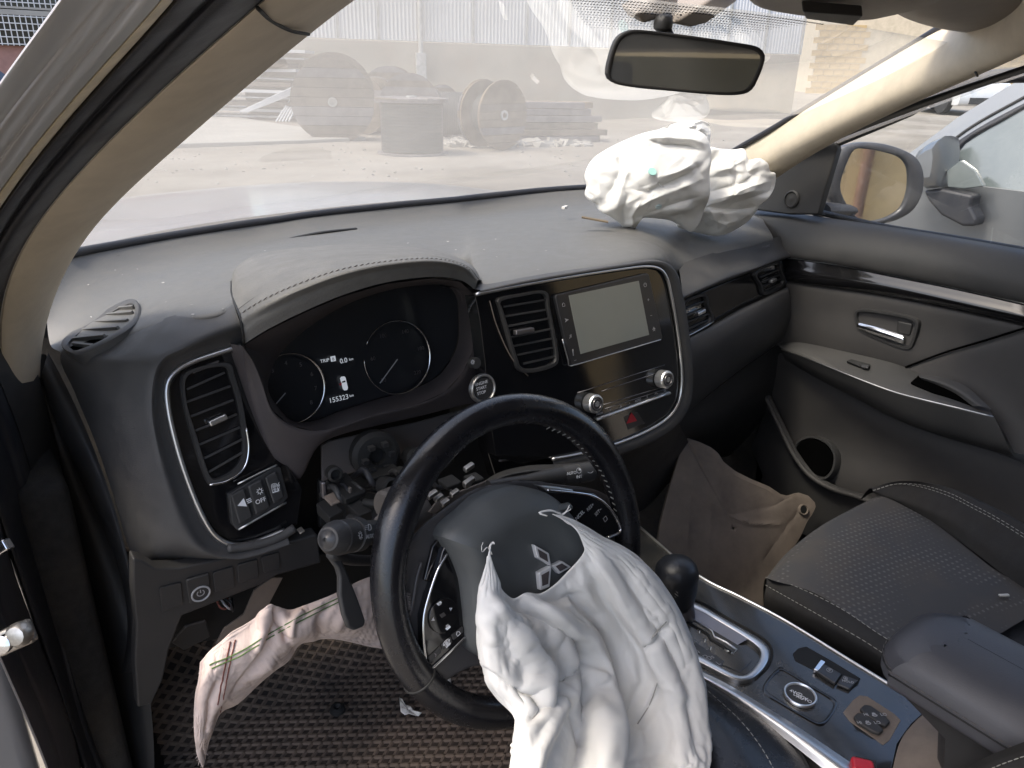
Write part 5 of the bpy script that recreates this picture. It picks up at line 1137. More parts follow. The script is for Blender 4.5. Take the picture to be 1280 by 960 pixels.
FA = Fr(FW.P(0, 0, .045), FW.rt, V(0, .30, 1))       # sheet the deflated driver bag hangs in
ab_rows_px = [
    [(614, 679), (612, 690), (618, 712), (628, 734), (643, 745), (660, 742), (678, 740), (694, 730), (710, 714), (722, 700), (730, 684), (724, 668), (712, 655), (690, 643)],
    [(609, 700), (612, 716), (622, 738), (634, 750), (652, 755), (672, 756), (692, 752), (710, 742), (724, 728), (737, 712), (746, 697), (746, 678), (736, 662), (716, 650)],
    [(603, 725), (608, 745), (620, 764), (640, 772), (662, 772), (684, 772), (706, 768), (726, 758), (742, 746), (757, 730), (769, 716), (778, 700), (772, 682), (752, 668)],
    [(602, 760), (610, 775), (628, 790), (650, 795), (674, 795), (698, 795), (720, 792), (742, 784), (760, 772), (778, 760), (794, 748), (807, 736), (806, 712), (790, 694)],
    [(596, 800), (608, 812), (630, 820), (654, 823), (678, 824), (702, 824), (726, 820), (750, 814), (772, 806), (794, 796), (814, 786), (832, 774), (838, 756), (826, 733)],
    [(600, 838), (616, 848), (640, 853), (664, 856), (688, 858), (712, 858), (736, 855), (760, 850), (784, 842), (808, 833), (830, 824), (850, 814), (860, 802), (855, 780)],
    [(618, 866), (632, 872), (652, 880), (674, 885), (696, 888), (720, 889), (744, 886), (770, 880), (794, 874), (818, 866), (840, 860), (860, 854), (872, 848), (873, 838)],
    [(641, 886), (648, 896), (662, 905), (682, 912), (704, 916), (728, 918), (752, 916), (778, 911), (802, 906), (826, 901), (848, 896), (866, 892), (878, 890), (877, 878)],
    [(643, 925), (652, 933), (668, 942), (688, 948), (710, 952), (734, 954), (758, 953), (782, 950), (806, 947), (830, 944), (852, 940), (870, 935), (884, 930), (887, 915)],
    [(636, 962), (648, 970), (666, 980), (688, 986), (712, 990), (736, 992), (760, 992), (784, 990), (808, 988), (830, 985), (852, 982), (868, 976), (880, 968), (882, 950)],
    [(632, 1010), (648, 1020), (666, 1028), (690, 1034), (714, 1036), (738, 1038), (762, 1038), (786, 1036), (808, 1034), (830, 1030), (850, 1026), (866, 1020), (874, 1012), (876, 1000)]]
# depth off the sheet (towards the driver): rolled side edges, deep middle
dep = np.array([
    [.010, .012, .014, .014, .010, .009, .009, .009, .010, .014, .016, .016, .012, .006],
    [.012, .018, .022, .021, .019, .018, .017, .017, .018, .020, .024, .026, .020, .008],
    [.012, .022, .027, .025, .022, .020, .018, .018, .019, .024, .030, .034, .026, .010],
    [.012, .028, .034, .032, .024, .018, .014, .014, .016, .024, .034, .042, .034, .012],
    [.006, .030, .038, .036, .026, .016, .010, .006, .010, .022, .038, .046, .040, .012],
    [-.006, .024, .038, .040, .030, .022, .018, .012, .014, .026, .040, .048, .042, .008],
    [-.016, .014, .034, .040, .034, .030, .030, .020, .018, .028, .040, .048, .042, .004],
    [-.014, .020, .036, .040, .034, .036, .040, .028, .022, .028, .038, .046, .038, .0],
    [-.010, .024, .038, .040, .036, .040, .044, .032, .024, .028, .036, .042, .034, -.004],
    [-.010, .024, .038, .040, .036, .042, .046, .034, .024, .028, .034, .038, .030, -.006],
    [-.010, .024, .038, .040, .036, .042, .046, .034, .024, .028, .034, .036, .028, -.006]])
lift = [0, 0, 0, 0, 0, .004, .012, .024, .044, .070, .100]     # the lower half comes to lie on the seat cushion
rows = [[FA.px(x, y, d+l) for (x, y), d in zip(r, dr)] for r, dr, l in zip(ab_rows_px, dep, lift)]
AG = crgrid(rows, 84, 96)
folds = [
    ([(628, 735), (660, 757), (700, 775), (722, 800), (732, 830), (736, 870), (730, 920), (716, 980)], 7, -.016, .3),
    ([(640, 745), (690, 762), (735, 790), (752, 825), (758, 860), (766, 900), (770, 980)], 9, .013, 0),
    ([(664, 748), (720, 742), (745, 770), (765, 810), (775, 850), (778, 900), (786, 980)], 6, -.014, -.3),
    ([(606, 735), (630, 770), (660, 800), (680, 835), (676, 870), (660, 910), (650, 960)], 11, .014, .2),
    ([(600, 830), (640, 850), (668, 858), (674, 880), (660, 905)], 6, -.016, .3),
    ([(680, 760), (712, 790), (720, 830), (712, 860), (690, 890), (672, 940), (664, 985)], 9, .013, .1),
    ([(700, 850), (716, 838), (725, 820)], 6, -.012, 0),
    ([(735, 700), (756, 745), (782, 790), (800, 815), (806, 850), (790, 890), (784, 960)], 9, -.016, -.2),
    ([(722, 672), (760, 720), (800, 775), (835, 840), (848, 900), (850, 970)], 16, .012, .2),
    ([(806, 802), (818, 795), (832, 776)], 4, -.010, 0), ([(806, 806), (835, 850), (862, 870)], 8, .008, 0),
    ([(800, 905), (815, 880), (824, 850)], 6, -.010, .2), ([(745, 880), (756, 910), (752, 960)], 7, .012, 0),
    ([(800, 760), (830, 800), (856, 850), (868, 920)], 6, -.006, 0), ([(650, 800), (700, 815)], 6, -.005, 0),
    ([(728, 828), (740, 836), (748, 850)], 5, .012, 0), ([(690, 860), (716, 880), (735, 920)], 6, -.010, .2),
    ([(620, 745), (610, 775), (620, 800)], 7, .008, 0), ([(840, 930), (800, 945), (770, 970)], 8, -.006, 0)]
AG = crumple(AG, folds, .75, ((30, .0016),), 5)
def edgepin(R_, C_, top=2, side=2, bot=0, hs=.35):
    p = np.zeros((R_, C_)); p[:top] = 1; p[:, :side] = np.maximum(p[:, :side], hs); p[:, -side:] = np.maximum(p[:, -side:], hs)
    if bot: p[-bot:] = hs
    return p
AG = buckle(AG, 1.13, 1.01, edgepin(96, 84, 2, 2, 4), 200, .16, 3, -.010, .030, grav=.00003, amp=.0010, nscale=38)
AG = refine(AG, 166, 190)
AG = buckle(AG, 1.012, 1.006, edgepin(190, 166, 2, 2, 6), 30, .30, 8, -.0015, .002, amp=.0003, nscale=90)
NA = np.cross(np.gradient(AG, axis=1), np.gradient(AG, axis=0)); NA /= np.linalg.norm(NA, axis=-1, keepdims=True)+1e-9
if np.mean(np.sum(NA*(CAM-AG), -1)) < 0: NA = -NA
fw_ = np.clip(np.linspace(-.06, 1, AG.shape[0])[:, None]*5, 0, 1)
AG = AG+NA*(blur(0.0034*facets(pix(AG), 1.15, 3.6, 50, 51)+.0009*facets(pix(AG), .9, 2.6, 170, 52)+.0003*facets(pix(AG), .4, 1.5, 500, 53), 2)*fw_)[..., None]
dab = thing('driver_airbag', WC+V(0, -.05, -.02), 'deflated white airbag hanging out of the steering wheel hub', 'airbag')
MB().grid(AG).build('cloth', M['bag'], dab, sharp=None, solid=.0012)
for L in ([(806, 808), (816, 797), (833, 777)], [(797, 905), (812, 880), (822, 852)]):
    p = []
    for x, y in L:
        q = pix(AG); k = np.unravel_index(np.argmin((q[..., 0]-x)**2+(q[..., 1]-y)**2), q.shape[:2]); p.append(AG[k])
    trim('cloth_seam', tow(resample(np.array(p), 16), .0012), .0008, M['thread'], dab)
# torn tips where the cloth leaves the cover
for L, r in (([(613, 690), (609, 684), (603, 690), (602, 683), (604, 678)], .0008), ([(614, 692), (612, 684), (616, 678), (618, 680)], .0022), ([(700, 642), (688, 638), (674, 641), (684, 645)], .0028), ([(701, 645), (708, 639), (712, 631)], .0016), ([(700, 644), (713, 637), (711, 634)], .0012)):
    trim('torn_thread', resample(np.array([FA.px(x, y, .004+.003*i) for i, (x, y) in enumerate(L)]), 18), np.linspace(r, r*.35, 18), M['bag'], dab, sq=.4)

def heap(outline, ctr, Yc, D, folds, name, par, seedv, tilt=(0, 0), noise=((26, .007), (60, .0045), (130, .0024), (260, .0011)), n=240, k=96, grow=1.012, panels=14):
    """closed crumpled volume of cloth whose outline is given in pixels; Yc(px,py) is the depth of its widest section, D its half depth"""
    F_ = Fr(at(ctr[0], ctr[1], 'Y', Yc), (.80, -.60, 0), (0, 0, 1)); O_ = resample(F_.pts(outline, 0), n, True); c0 = F_.px(*ctr, 0)
    def ring(f, d): return c0+(O_-c0)*f+F_.n*d
    rows = [ring(math.sin(t)**.72 if t < math.pi/2 else math.sin(t)**.85, D*math.cos(t)*(1 if t < math.pi/2 else .8)) for t in np.linspace(.02, math.pi-.02, k)]
    G = np.array(rows); G = np.concatenate([G, G[:, :1]], 1); G[0] = G[0].mean(0); G[-1] = G[-1].mean(0)
    # taut panels of cloth: the full shape is cut back by tilted planes, soft along their edges
    r_ = np.random.default_rng(seedv); tt = np.linspace(0, 1, k)[:, None]; fr_w = np.clip((.54-tt)/.10, 0, 1)
    q = G-c0; W2 = np.linalg.norm(O_-c0, axis=1).mean(); cutv = np.ones(G.shape[:2])*1.0; acc = np.zeros(G.shape[:2])
    for i in range(panels):
        th = r_.uniform(0, 6.28); el = r_.uniform(.1, 1.25); n_ = F_.n*math.cos(el)+math.sin(el)*(math.cos(th)*F_.rt+math.sin(th)*F_.up)
        dn = q@n_; h_ = np.quantile(dn, .97)*r_.uniform(.72, .97); acc += np.maximum(dn/h_, 0)**30
    sc = np.minimum(1., (1+acc)**(-1/30.)); G = c0+q*(1-(1-sc)*fr_w)[..., None]
    Q = pix(G); Dm = np.zeros(G.shape[:2]); N_ = F_.n*.75+unit(CAM-c0)*.5
    for L, w, h, skew in folds:
        d, sd, pr = seg_d(Q, L); ww = w*np.where(sd > 0, 1+skew, 1-skew); Dm += h*np.exp(-(d/(ww*.85))**1.15)*np.clip(np.minimum(pr, 1-pr)*5, 0, 1)
    Fz = .0085*facets(Q, -.45, 2.2, 34, seedv)+.0034*facets(Q, -.6, 2.0, 110, seedv+1)+.0012*facets(Q, .3, 1.5, 300, seedv+2)
    G = G+N_*((Dm*.45+blur(Fz, 2))*fr_w)[..., None]; G[:, -1] = G[:, 0]
    pin = np.clip((tt-.46)/.10, 0, .8)*np.ones(G.shape[:2]); pin = np.maximum(pin, np.exp(-((tt-.5)/.03)**2)*.5)
    G = buckle(G, grow, grow, pin[:, :-1], 16, .22, seedv, -.002, .002, True, amp=.0001, nscale=40); G[:, -1] = G[:, 0]
    return MB().grid(G).build(name, M['bag'], par, sharp=None)
pab = thing('passenger_airbag', at(850, 290, 'Y', .52), 'crumpled white airbag lying burst open on the passenger side of the dashboard', 'airbag')
big = [(733, 232), (731, 218), (740, 200), (758, 187), (780, 176), (806, 166), (832, 161), (858, 160), (878, 166), (886, 178), (888, 196), (886, 214), (886, 240), (882, 262), (876, 280), (866, 292), (852, 284), (836, 276), (812, 272), (800, 273), (793, 283), (791, 292), (782, 289), (775, 280), (762, 270), (748, 262), (744, 254), (736, 250), (731, 243)]
heap(big, (815, 222), .52, .085, [
    ([(772, 196), (776, 212), (768, 232), (756, 250)], 5, -.020, .3), ([(790, 186), (784, 215), (774, 245), (768, 268)], 6, .014, 0),
    ([(800, 210), (822, 222), (850, 214), (880, 196)], 6, .012, 0), ([(786, 236), (810, 240), (846, 224), (880, 206)], 5, -.014, .2),
    ([(790, 262), (812, 250), (848, 236), (884, 222)], 6, .013, 0), ([(796, 272), (820, 264), (850, 252), (882, 244)], 5, -.012, 0),
    ([(806, 172), (830, 180), (860, 182), (884, 190)], 5, -.022, .3), ([(800, 174), (832, 172), (866, 174), (886, 182)], 5, .014, 0), ([(792, 290), (790, 270), (800, 250)], 4, .018, 0),
    ([(784, 288), (778, 262), (786, 240)], 4, -.014, 0), ([(740, 215), (750, 230), (748, 250)], 4, .010, 0), ([(733, 240), (742, 246), (750, 262)], 3, -.010, 0),
    ([(830, 270), (850, 262), (876, 262)], 5, .010, 0), ([(850, 196), (870, 205), (884, 230)], 6, -.008, 0)], 'bag_cloth', pab, 11)
rightb = [(884, 184), (900, 186), (918, 187), (930, 186), (933, 196), (938, 200), (950, 198), (960, 204), (963, 214), (971, 218), (968, 236), (958, 248), (948, 256), (946, 262), (938, 276), (924, 286), (908, 294), (894, 296), (876, 293), (858, 289), (846, 282), (866, 262), (876, 232), (880, 205)]
heap(rightb, (910, 238), .47, .062, [
    ([(884, 242), (910, 234), (930, 228), (950, 214)], 4, -.014, .2), ([(884, 252), (912, 244), (940, 232), (966, 226)], 5, .012, 0),
    ([(884, 258), (905, 262), (930, 262), (946, 258)], 4, -.018, -.2), ([(890, 215), (912, 210), (930, 200)], 5, .010, 0), ([(918, 236), (922, 218), (918, 200)], 4, -.012, 0),
    ([(880, 270), (905, 280), (930, 272)], 6, .012, 0), ([(930, 200), (936, 216), (950, 222)], 4, -.010, 0), ([(900, 292), (892, 272), (884, 255)], 5, .008, 0)], 'bag_cloth', pab, 23)
topb = [(818, 166), (838, 156), (862, 151), (882, 152), (889, 160), (888, 176), (886, 186), (876, 184), (850, 180), (826, 176)]
heap(topb, (858, 167), .545, .035, [([(840, 168), (865, 166), (884, 172)], 4, -.012, 0), ([(846, 160), (870, 158), (886, 164)], 3, .008, 0)], 'bag_cloth', pab, 31)
M['mint'] = mat('mint_print', (.36, .62, .55), .8)
def spot_on(objs, px_, r, mt, name, par):
    """a printed spot lying on the cloth where the sight line meets it"""
    dg = bpy.context.evaluated_depsgraph_get(); dg.update(); d = unit(ray(*px_))
    hit, loc, nor, *_ = SC.ray_cast(dg, Vector(tuple(CAM+d*.25)), Vector(tuple(d)))
    if not hit: return
    n_ = np.array(nor); n_ = n_ if n_@d < 0 else -n_; a = unit(np.cross(n_, V(0, 0, 1))); b = np.cross(n_, a); c = np.array(loc)+n_*.0022
    P_ = [c+r*(math.cos(t)*a+math.sin(t)*b) for t in np.linspace(0, 2*math.pi, 20, endpoint=False)]
    MB().prism(np.array(P_)-n_*.002, np.array(P_)).build(name, mt, par, smooth=False)
spot_on(None, (815, 215), .0085, M['mint'], 'printed_spot', pab)
spot_on(None, (823, 258), .006, mat('pale_blue_print', (.55, .66, .68), .8), 'printed_spot', pab)
tabp = thing('plastic_strip', at(742, 273, 'Y', .53), 'thin tan plastic strip lying on the dashboard under the burst airbag', 'strip')
a, b = at(727, 272, 'Y', .555), at(760, 278, 'Y', .52)
MB().box((a+b)/2+V(0, 0, .001), (np.linalg.norm(b-a)/2, .006, .0015), (unit(b-a), unit(np.cross(V(0, 0, 1), b-a)), unit(np.cross(b-a, np.cross(V(0, 0, 1), b-a))))).build('strip', M['woodtan'], tabp, bevel=.0005)

# knee airbag hanging from the opened knee panel
FKN = Fr(at(340, 800, 'Y', .235), (1, .06, 0), (0, -.18, 1))
kt = [(250, 828), (262, 814), (277, 801), (289, 790), (305, 781), (320, 771), (335, 756), (346, 757), (362, 763), (384, 756), (420, 741), (450, 726), (480, 715)]
kbm = [(242, 905), (252, 862), (268, 846), (286, 832), (305, 818), (322, 806), (340, 796), (356, 789), (374, 781), (396, 772), (424, 766), (452, 762), (482, 758)]
kb2 = [(247, 945), (262, 902), (280, 880), (297, 862), (314, 846), (332, 832), (350, 818), (364, 808), (382, 796), (402, 788), (426, 784), (454, 784), (484, 784)]
kb3 = [(254, 958), (262, 925), (276, 898), (300, 878), (320, 858), (340, 840), (360, 826), (374, 806), (392, 801), (412, 798), (432, 801), (458, 807), (486, 812)]
zz = lambda L, dd_: [FKN.px(x, y, d) for (x, y), d in zip(L, dd_)]
rows = [zz(kt, [0, .0, .0, .0, .0, .0, .004, .004, .0, .0, .0, -.01, -.02]), zz(kbm, [.01, .02, .022, .02, .02, .02, .022, .024, .024, .022, .018, .0, -.02]), zz(kb2, [.01, .022, .024, .022, .022, .022, .024, .026, .026, .022, .016, -.0, -.02]), zz(kb3, [.0, .004, .0, .0, -.002, -.004, -.006, -.006, -.006, -.008, -.01, -.015, -.02])]
KG = crgrid(rows, 110, 56)
KG = crumple(KG, [([(268, 905), (300, 858), (335, 810), (348, 770)], 6, -.010, .2), ([(345, 760), (350, 785), (362, 805)], 5, -.012, 0), ([(330, 762), (330, 790), (318, 815)], 6, .009, 0), ([(362, 800), (366, 780), (380, 765)], 5, .008, 0), ([(400, 795), (404, 775), (415, 755)], 6, -.008, 0), ([(420, 790), (430, 765), (440, 745)], 6, .007, 0), ([(280, 885), (310, 850), (345, 825)], 5, .007, 0), ([(255, 925), (262, 880), (275, 850)], 5, -.006, 0)], .8, ((40, .0008),), 9)
KG = buckle(KG, 1.045, 1.03, edgepin(56, 110, 3, 3, 2, .7), 120, .18, 5, -.008, .012, amp=.0010, nscale=36)
KG = refine(KG, 200, 100)
KG = KG+FKN.n*(blur(.004*facets(pix(KG), -.6, 2.2, 40, 61)+.0014*facets(pix(KG), .4, 1.6, 150, 62), 2)*np.minimum(1, np.minimum(np.linspace(0, 1, 100), np.linspace(1, 0, 100))[:, None]*10))[..., None]
kab = thing('knee_airbag', at(340, 790, 'Y', .26), 'dirty pinkish knee airbag drooping below the opened knee panel', 'airbag')
MB().grid(KG).build('cloth', M['knee'], kab, sharp=None, solid=.0012)
KQ = pix(KG)
def on_cloth(L, n=60):
    out = []
    for x, y in resample(np.array(L, float), n):
        k = np.unravel_index(np.argmin((KQ[..., 0]-x)**2+(KQ[..., 1]-y)**2), KQ.shape[:2]); out.append(KG[k])
    P_ = np.array(out); S_ = P_.copy()
    for _ in range(3): S_[1:-1] = (S_[:-2]+S_[1:-1]*2+S_[2:])/4
    return tow(S_, .002)
for L in ([(262, 831), (300, 815), (342, 789), (380, 768), (428, 745)], [(264, 836), (302, 819), (344, 793), (382, 773), (430, 749)]): trim('green_stitching', on_cloth(L), .0009, M['green'], kab, n=6)
for L in ([(288, 802), (282, 830), (272, 880), (267, 912)], [(294, 800), (287, 832), (278, 878), (272, 906)]): trim('red_stitching', on_cloth(L), .0009, M['redthread'], kab, n=6)
m = MB()
for i in range(22):
    if i < 10: k = (int(RNG.uniform(0, 1)**2*96), 0)
    else: k = (97-RNG.integers(0, 3), RNG.integers(0, 10))
    p = KG[k]; d = unit(V(RNG.normal(-.7, .6), RNG.normal(-.3, .4), RNG.normal(-.2, .7))); m.tube([p, p+d*.001, p+d*RNG.uniform(.001, .005)+RNG.normal(0, .002, 3)], [.0005, .0004, .0002], 4)
m.build('frayed_threads', M['knee'], kab, kind='stuff')

# ================================================================== REAR-VIEW MIRROR
mpos = at(857, 78, 'Y', .17)
rvm = thing('rear_view_mirror', mpos, 'black rear-view mirror hanging under the top of the windscreen', 'mirror')
nrm = unit(unit(V(-.45, -.95, -.10))*1.0)
FM = Fr(mpos, np.cross(V(0, 0, 1), nrm), V(0, 0, 1))
hs = [(757, 92), (762, 66), (770, 47), (782, 39), (800, 37), (860, 44), (920, 53), (946, 58), (955, 66), (956, 76), (948, 98), (940, 112), (928, 118), (900, 119), (840, 114), (790, 109), (766, 103)]
gs = [(763, 93), (768, 70), (775, 52), (786, 44), (802, 42), (860, 49), (918, 58), (942, 63), (950, 70), (950, 78), (943, 96), (935, 109), (925, 114), (898, 115), (840, 110), (791, 105), (768, 100)]
ho = resample(FM.pts(hs, .0), 80, True); go = resample(FM.pts(gs, .002), 80, True); cen = ho.mean(0)
rows = [cen+(ho-cen)*f+FM.n*d for f, d in ((.05, -.038), (.5, -.036), (.82, -.028), (.96, -.014), (1, -.004), (.995, .001), (.98, .0025))]+[go+FM.n*.0005, go-FM.n*.001]
G = np.array([np.vstack([r, r[:1]]) for r in rows])
MB().grid(G).build('housing', M['plastic'], rvm, sharp=None)
M['mirror'] = mat('mirror_glass', (.40, .41, .42), .02, .72)
MB().prism(go-FM.n*.004, go-FM.n*.0002).build('mirror_glass', M['mirror'], rvm, smooth=False)
q = at(829, 33, 'Y', .205); MB().tube([cen-FM.n*.03, q, at(828, 12, 'Y', .235)], [.011, .009, .013], 14).build('stem', M['plastic'], rvm)
MB().lathe([(.004, -.012), (.012, -.006), (.013, .0), (.011, .008), (.006, .012)], at(829, 30, 'Y', .205), V(0, 0, 1), V(1, 0, 0), 18).build('ball_joint', M['plastic'], rvm)
def slab(name, px_, y0, thick, mt, par, dirv, bevel=.006):
    P_ = np.array([at(x, y, 'Y', yy) for (x, y), yy in zip(px_, y0)]); dv = unit(dirv)*thick
    a = np.cross(P_[1]-P_[0], P_[2]-P_[0]); P2 = P_+dv
    m = MB().prism(P_, P2) if a@dv > 0 else MB().prism(P_[::-1], P2[::-1])
    return m.build(name, mt, par, bevel=bevel)
slab('sensor_housing', [(795, 16), (822, -2), (846, -14), (850, 6), (828, 24), (806, 31)], [.215, .215, .22, .225, .22, .215], .04, M['console'], rvm, V(.1, 1, .3))
slab('sensor_housing', [(842, 30), (850, 22), (905, -12), (925, 0), (884, 30), (865, 35)], [.205, .205, .20, .205, .205, .205], .05, M['console'], rvm, V(.1, 1, .3))

# ================================================================== PASSENGER DOOR
door = thing('passenger_door', (.74, .1, .45), 'closed passenger door with gloss black trim strip, armrest and mirror', 'door')
def AX(L): return [at(x, y, 'X', v) for x, y, v in L]
M['doorpl'] = mat('door_plastic', (.030, .029, .030), .5, bump=.35, bscale=900, dust=(.13, .115, .10, .35), dscale=5, dlo=.3, dhi=.9)
M['doorsoft'] = mat('door_soft_pad', (.036, .036, .037), .46, bump=.35, bscale=900, dust=(.16, .15, .135, .35), dscale=5, dlo=.3, dhi=.9)
upd = [AX([(940, 262, .775), (985, 266, .76), (1040, 273, .76), (1110, 283, .76), (1190, 296, .76), (1300, 315, .76)]),
       AX([(940, 268, .745), (985, 272, .735), (1040, 280, .735), (1110, 290, .735), (1190, 303, .735), (1300, 323, .735)]),
       AX([(942, 280, .735), (986, 285, .722), (1040, 294, .718), (1110, 305, .716), (1190, 319, .716), (1300, 340, .716)]),
       AX([(946, 302, .728), (986, 304, .714), (1040, 312, .708), (1110, 324, .706), (1190, 338, .706), (1300, 361, .706)]),
       AX([(950, 318, .728), (982, 320, .715), (1040, 328, .711), (1110, 341, .710), (1190, 357, .710), (1300, 381, .710)]),
       AX([(952, 321, .745), (982, 323, .735), (1040, 331, .731), (1110, 344, .730), (1190, 360, .730), (1300, 384, .730)])]
MB().grid(crgrid(upd, 60, 30)).build('upper_pad', M['doorsoft'], door)
stp = [AX([(976, 321, .724), (1030, 328, .722), (1100, 340, .722), (1190, 358, .722), (1300, 383, .722)]),
       AX([(978, 330, .7175), (1030, 338, .7155), (1100, 349, .7148), (1190, 368, .7148), (1300, 393, .7148)]),
       AX([(980, 339, .712), (1030, 347, .710), (1100, 358, .709), (1190, 377, .709), (1300, 401, .709)]),
       AX([(983, 350, .718), (1030, 357, .716), (1100, 367, .716), (1190, 384, .716), (1300, 408, .716)]),
       AX([(983, 352, .735), (1030, 359, .735), (1100, 369, .735), (1190, 386, .735), (1300, 410, .735)])]
tst = MB().grid(crgrid(stp, 60, 20)).build('trim_strip', M['piano'], door)
trim('strip_edge', resample(np.array(stp[0]), 40)+V(-.003, 0, 0), .0022, M['satin'], door)
midp = [AX([(980, 350, .735), (1040, 358, .733), (1110, 369, .733), (1190, 385, .733), (1300, 410, .733)]),
        AX([(982, 356, .724), (1040, 364, .722), (1110, 375, .722), (1190, 391, .722), (1300, 416, .722)]),
        AX([(984, 385, .722), (1040, 392, .720), (1110, 404, .720), (1190, 420, .720), (1300, 447, .720)]),
        AX([(980, 412, .722), (1040, 420, .716), (1110, 434, .714), (1190, 462, .714), (1300, 496, .714)]),
        AX([(972, 432, .728), (1040, 440, .718), (1110, 458, .716), (1190, 496, .716), (1300, 540, .716)])]
MB().grid(crgrid(midp, 60, 30)).build('middle_panel', M['doorpl'], door)
# fabric insert right of the diagonal crease
ins = [AX([(1132, 459, .708), (1180, 441, .712), (1230, 426, .714), (1300, 404, .716)]), AX([(1140, 465, .700), (1185, 452, .704), (1235, 440, .706), (1300, 425, .708)]),
       AX([(1185, 480, .690), (1215, 480, .694), (1250, 480, .698), (1300, 478, .700)]), AX([(1240, 520, .680), (1258, 522, .684), (1280, 524, .688), (1310, 526, .690)]), AX([(1268, 566, .660), (1280, 568, .664), (1295, 570, .668), (1320, 572, .670)])]
MB().grid(crgrid(ins, 40, 34)).build('insert_panel', M['doorpl'], door)
trim('groove_shade', tow(resample(np.array(AX([(1132, 459, .706), (1180, 441, .709), (1230, 426, .711), (1300, 404, .713)])), 30), .003), .0022, M['hole'], door)  # black bead standing in for the shade in the crease
# handle recess, lever and lock
FH = Fr(at(1107, 411, 'X', .716), (-.02, -1, 0), (0, 0, 1))
rec_o = [(1067, 392), (1072, 387), (1090, 387), (1130, 394), (1146, 400), (1148, 408), (1142, 430), (1136, 437), (1122, 435), (1090, 422), (1073, 413), (1068, 402)]
rec_i = [(1071, 393), (1075, 390), (1091, 391), (1130, 398), (1142, 403), (1143, 409), (1138, 427), (1134, 432), (1123, 431), (1091, 418), (1077, 410), (1072, 402)]
hr = ringplate('handle_bezel', FH, rec_o, rec_i, -.02, .004, M['plastic'], door, lip=.002)
plate('handle_recess', FH, rec_i, -.022, -.018, M['hole'], hr, bevel=0)
lv = MB().grid(crgrid([[FH.px(x, y, d) for x, y, d in r] for r in ([(1073, 404, -.002), (1090, 408, .003), (1110, 414, .004), (1131, 421, .001)], [(1072, 407, .002), (1090, 412, .008), (1110, 418, .009), (1131, 425, .005)], [(1074, 410, .0), (1091, 416, .004), (1110, 422, .005), (1131, 429, .001)])], 24, 12)).build('handle_lever', M['chrome'], hr, solid=.004)
plate('lock_knob', FH, [(1121, 401), (1140, 405), (1137, 420), (1120, 416)], -.012, .0, M['plastic'], hr, bevel=.003, rnd=.005)
plate('handle_inner', FH, [(1073, 394), (1119, 400), (1118, 414), (1080, 407)], -.018, -.010, M['plastic'], hr, bevel=.003)
# armrest with window switch and pull cup
arm = [AX([(972, 431, .722), (1000, 428, .716), (1050, 438, .712), (1110, 452, .708), (1150, 466, .702), (1205, 487, .694), (1238, 512, .684)]),
       AX([(974, 433, .705), (1002, 433, .690), (1050, 447, .680), (1110, 465, .672), (1150, 476, .668), (1200, 495, .664), (1238, 514, .664)]),
       AX([(976, 435, .695), (1004, 441, .662), (1052, 460, .640), (1110, 481, .632), (1150, 491, .630), (1196, 503, .632), (1240, 517, .644)]),
       AX([(977, 437, .690), (1004, 446, .655), (1054, 466, .628), (1112, 488, .620), (1152, 499, .618), (1198, 510, .620), (1242, 521, .632)]),
       AX([(978, 440, .690), (1006, 450, .656), (1056, 470, .629), (1114, 493, .620), (1154, 505, .618), (1201, 517, .620), (1246, 527, .630)]),
       AX([(980, 446, .705), (1010, 462, .674), (1060, 486, .648), (1118, 516, .640), (1160, 533, .638), (1212, 548, .640), (1262, 562, .642)]),
       AX([(982, 450, .725), (1012, 468, .712), (1062, 494, .690), (1120, 524, .684), (1164, 541, .684), (1216, 557, .686), (1268, 571, .686)])]
AR = crgrid(arm, 70, 42)
MB().grid(AR).build('armrest', M['doorsoft'], door)
trim('armrest_edge', tow(resample(np.array(arm[3]), 40), .001), .0012, M['satin'], door)
FAr = Fr(at(1073, 453, 'X', .668), (-.1, -1, -.03), (1, 0, .55))
ws_ = plate('window_switch_plate', FAr, [(1058, 451), (1064, 448.5), (1088, 455), (1086, 460), (1080, 460)], -.004, .003, M['dark'], door, bevel=.001)
plate('window_switch', FAr, [(1075, 454.5), (1086, 456.5), (1085, 460), (1077, 458.5)], .003, .007, M['bezel'], ws_, bevel=.001)
FAp = Fr(at(1180, 490, 'X', .652), (-.1, -1, -.06), (1, 0, .7))
cup = plate('pull_cup_shade', FAp, [(1138, 478), (1149, 468), (1180, 474), (1206, 485), (1226, 501), (1215, 507), (1175, 496)], .0, .005, M['hole'], door, bevel=.001)  # flat black plate painted as the shaded inside of the cup
cw = [[FAp.px(x, y, d) for x, y, d in r] for r in ([(1147, 467, .007), (1180, 472, .008), (1208, 483, .008), (1240, 512, .007)], [(1149, 471, .013), (1178, 479, .013), (1200, 489, .013), (1226, 508, .012)], [(1152, 474, .006), (1176, 483, .006), (1196, 493, .006), (1216, 508, .006)])]
MB().grid(crgrid(cw, 26, 10)).build('pull_handle', M['doorsoft'], door)
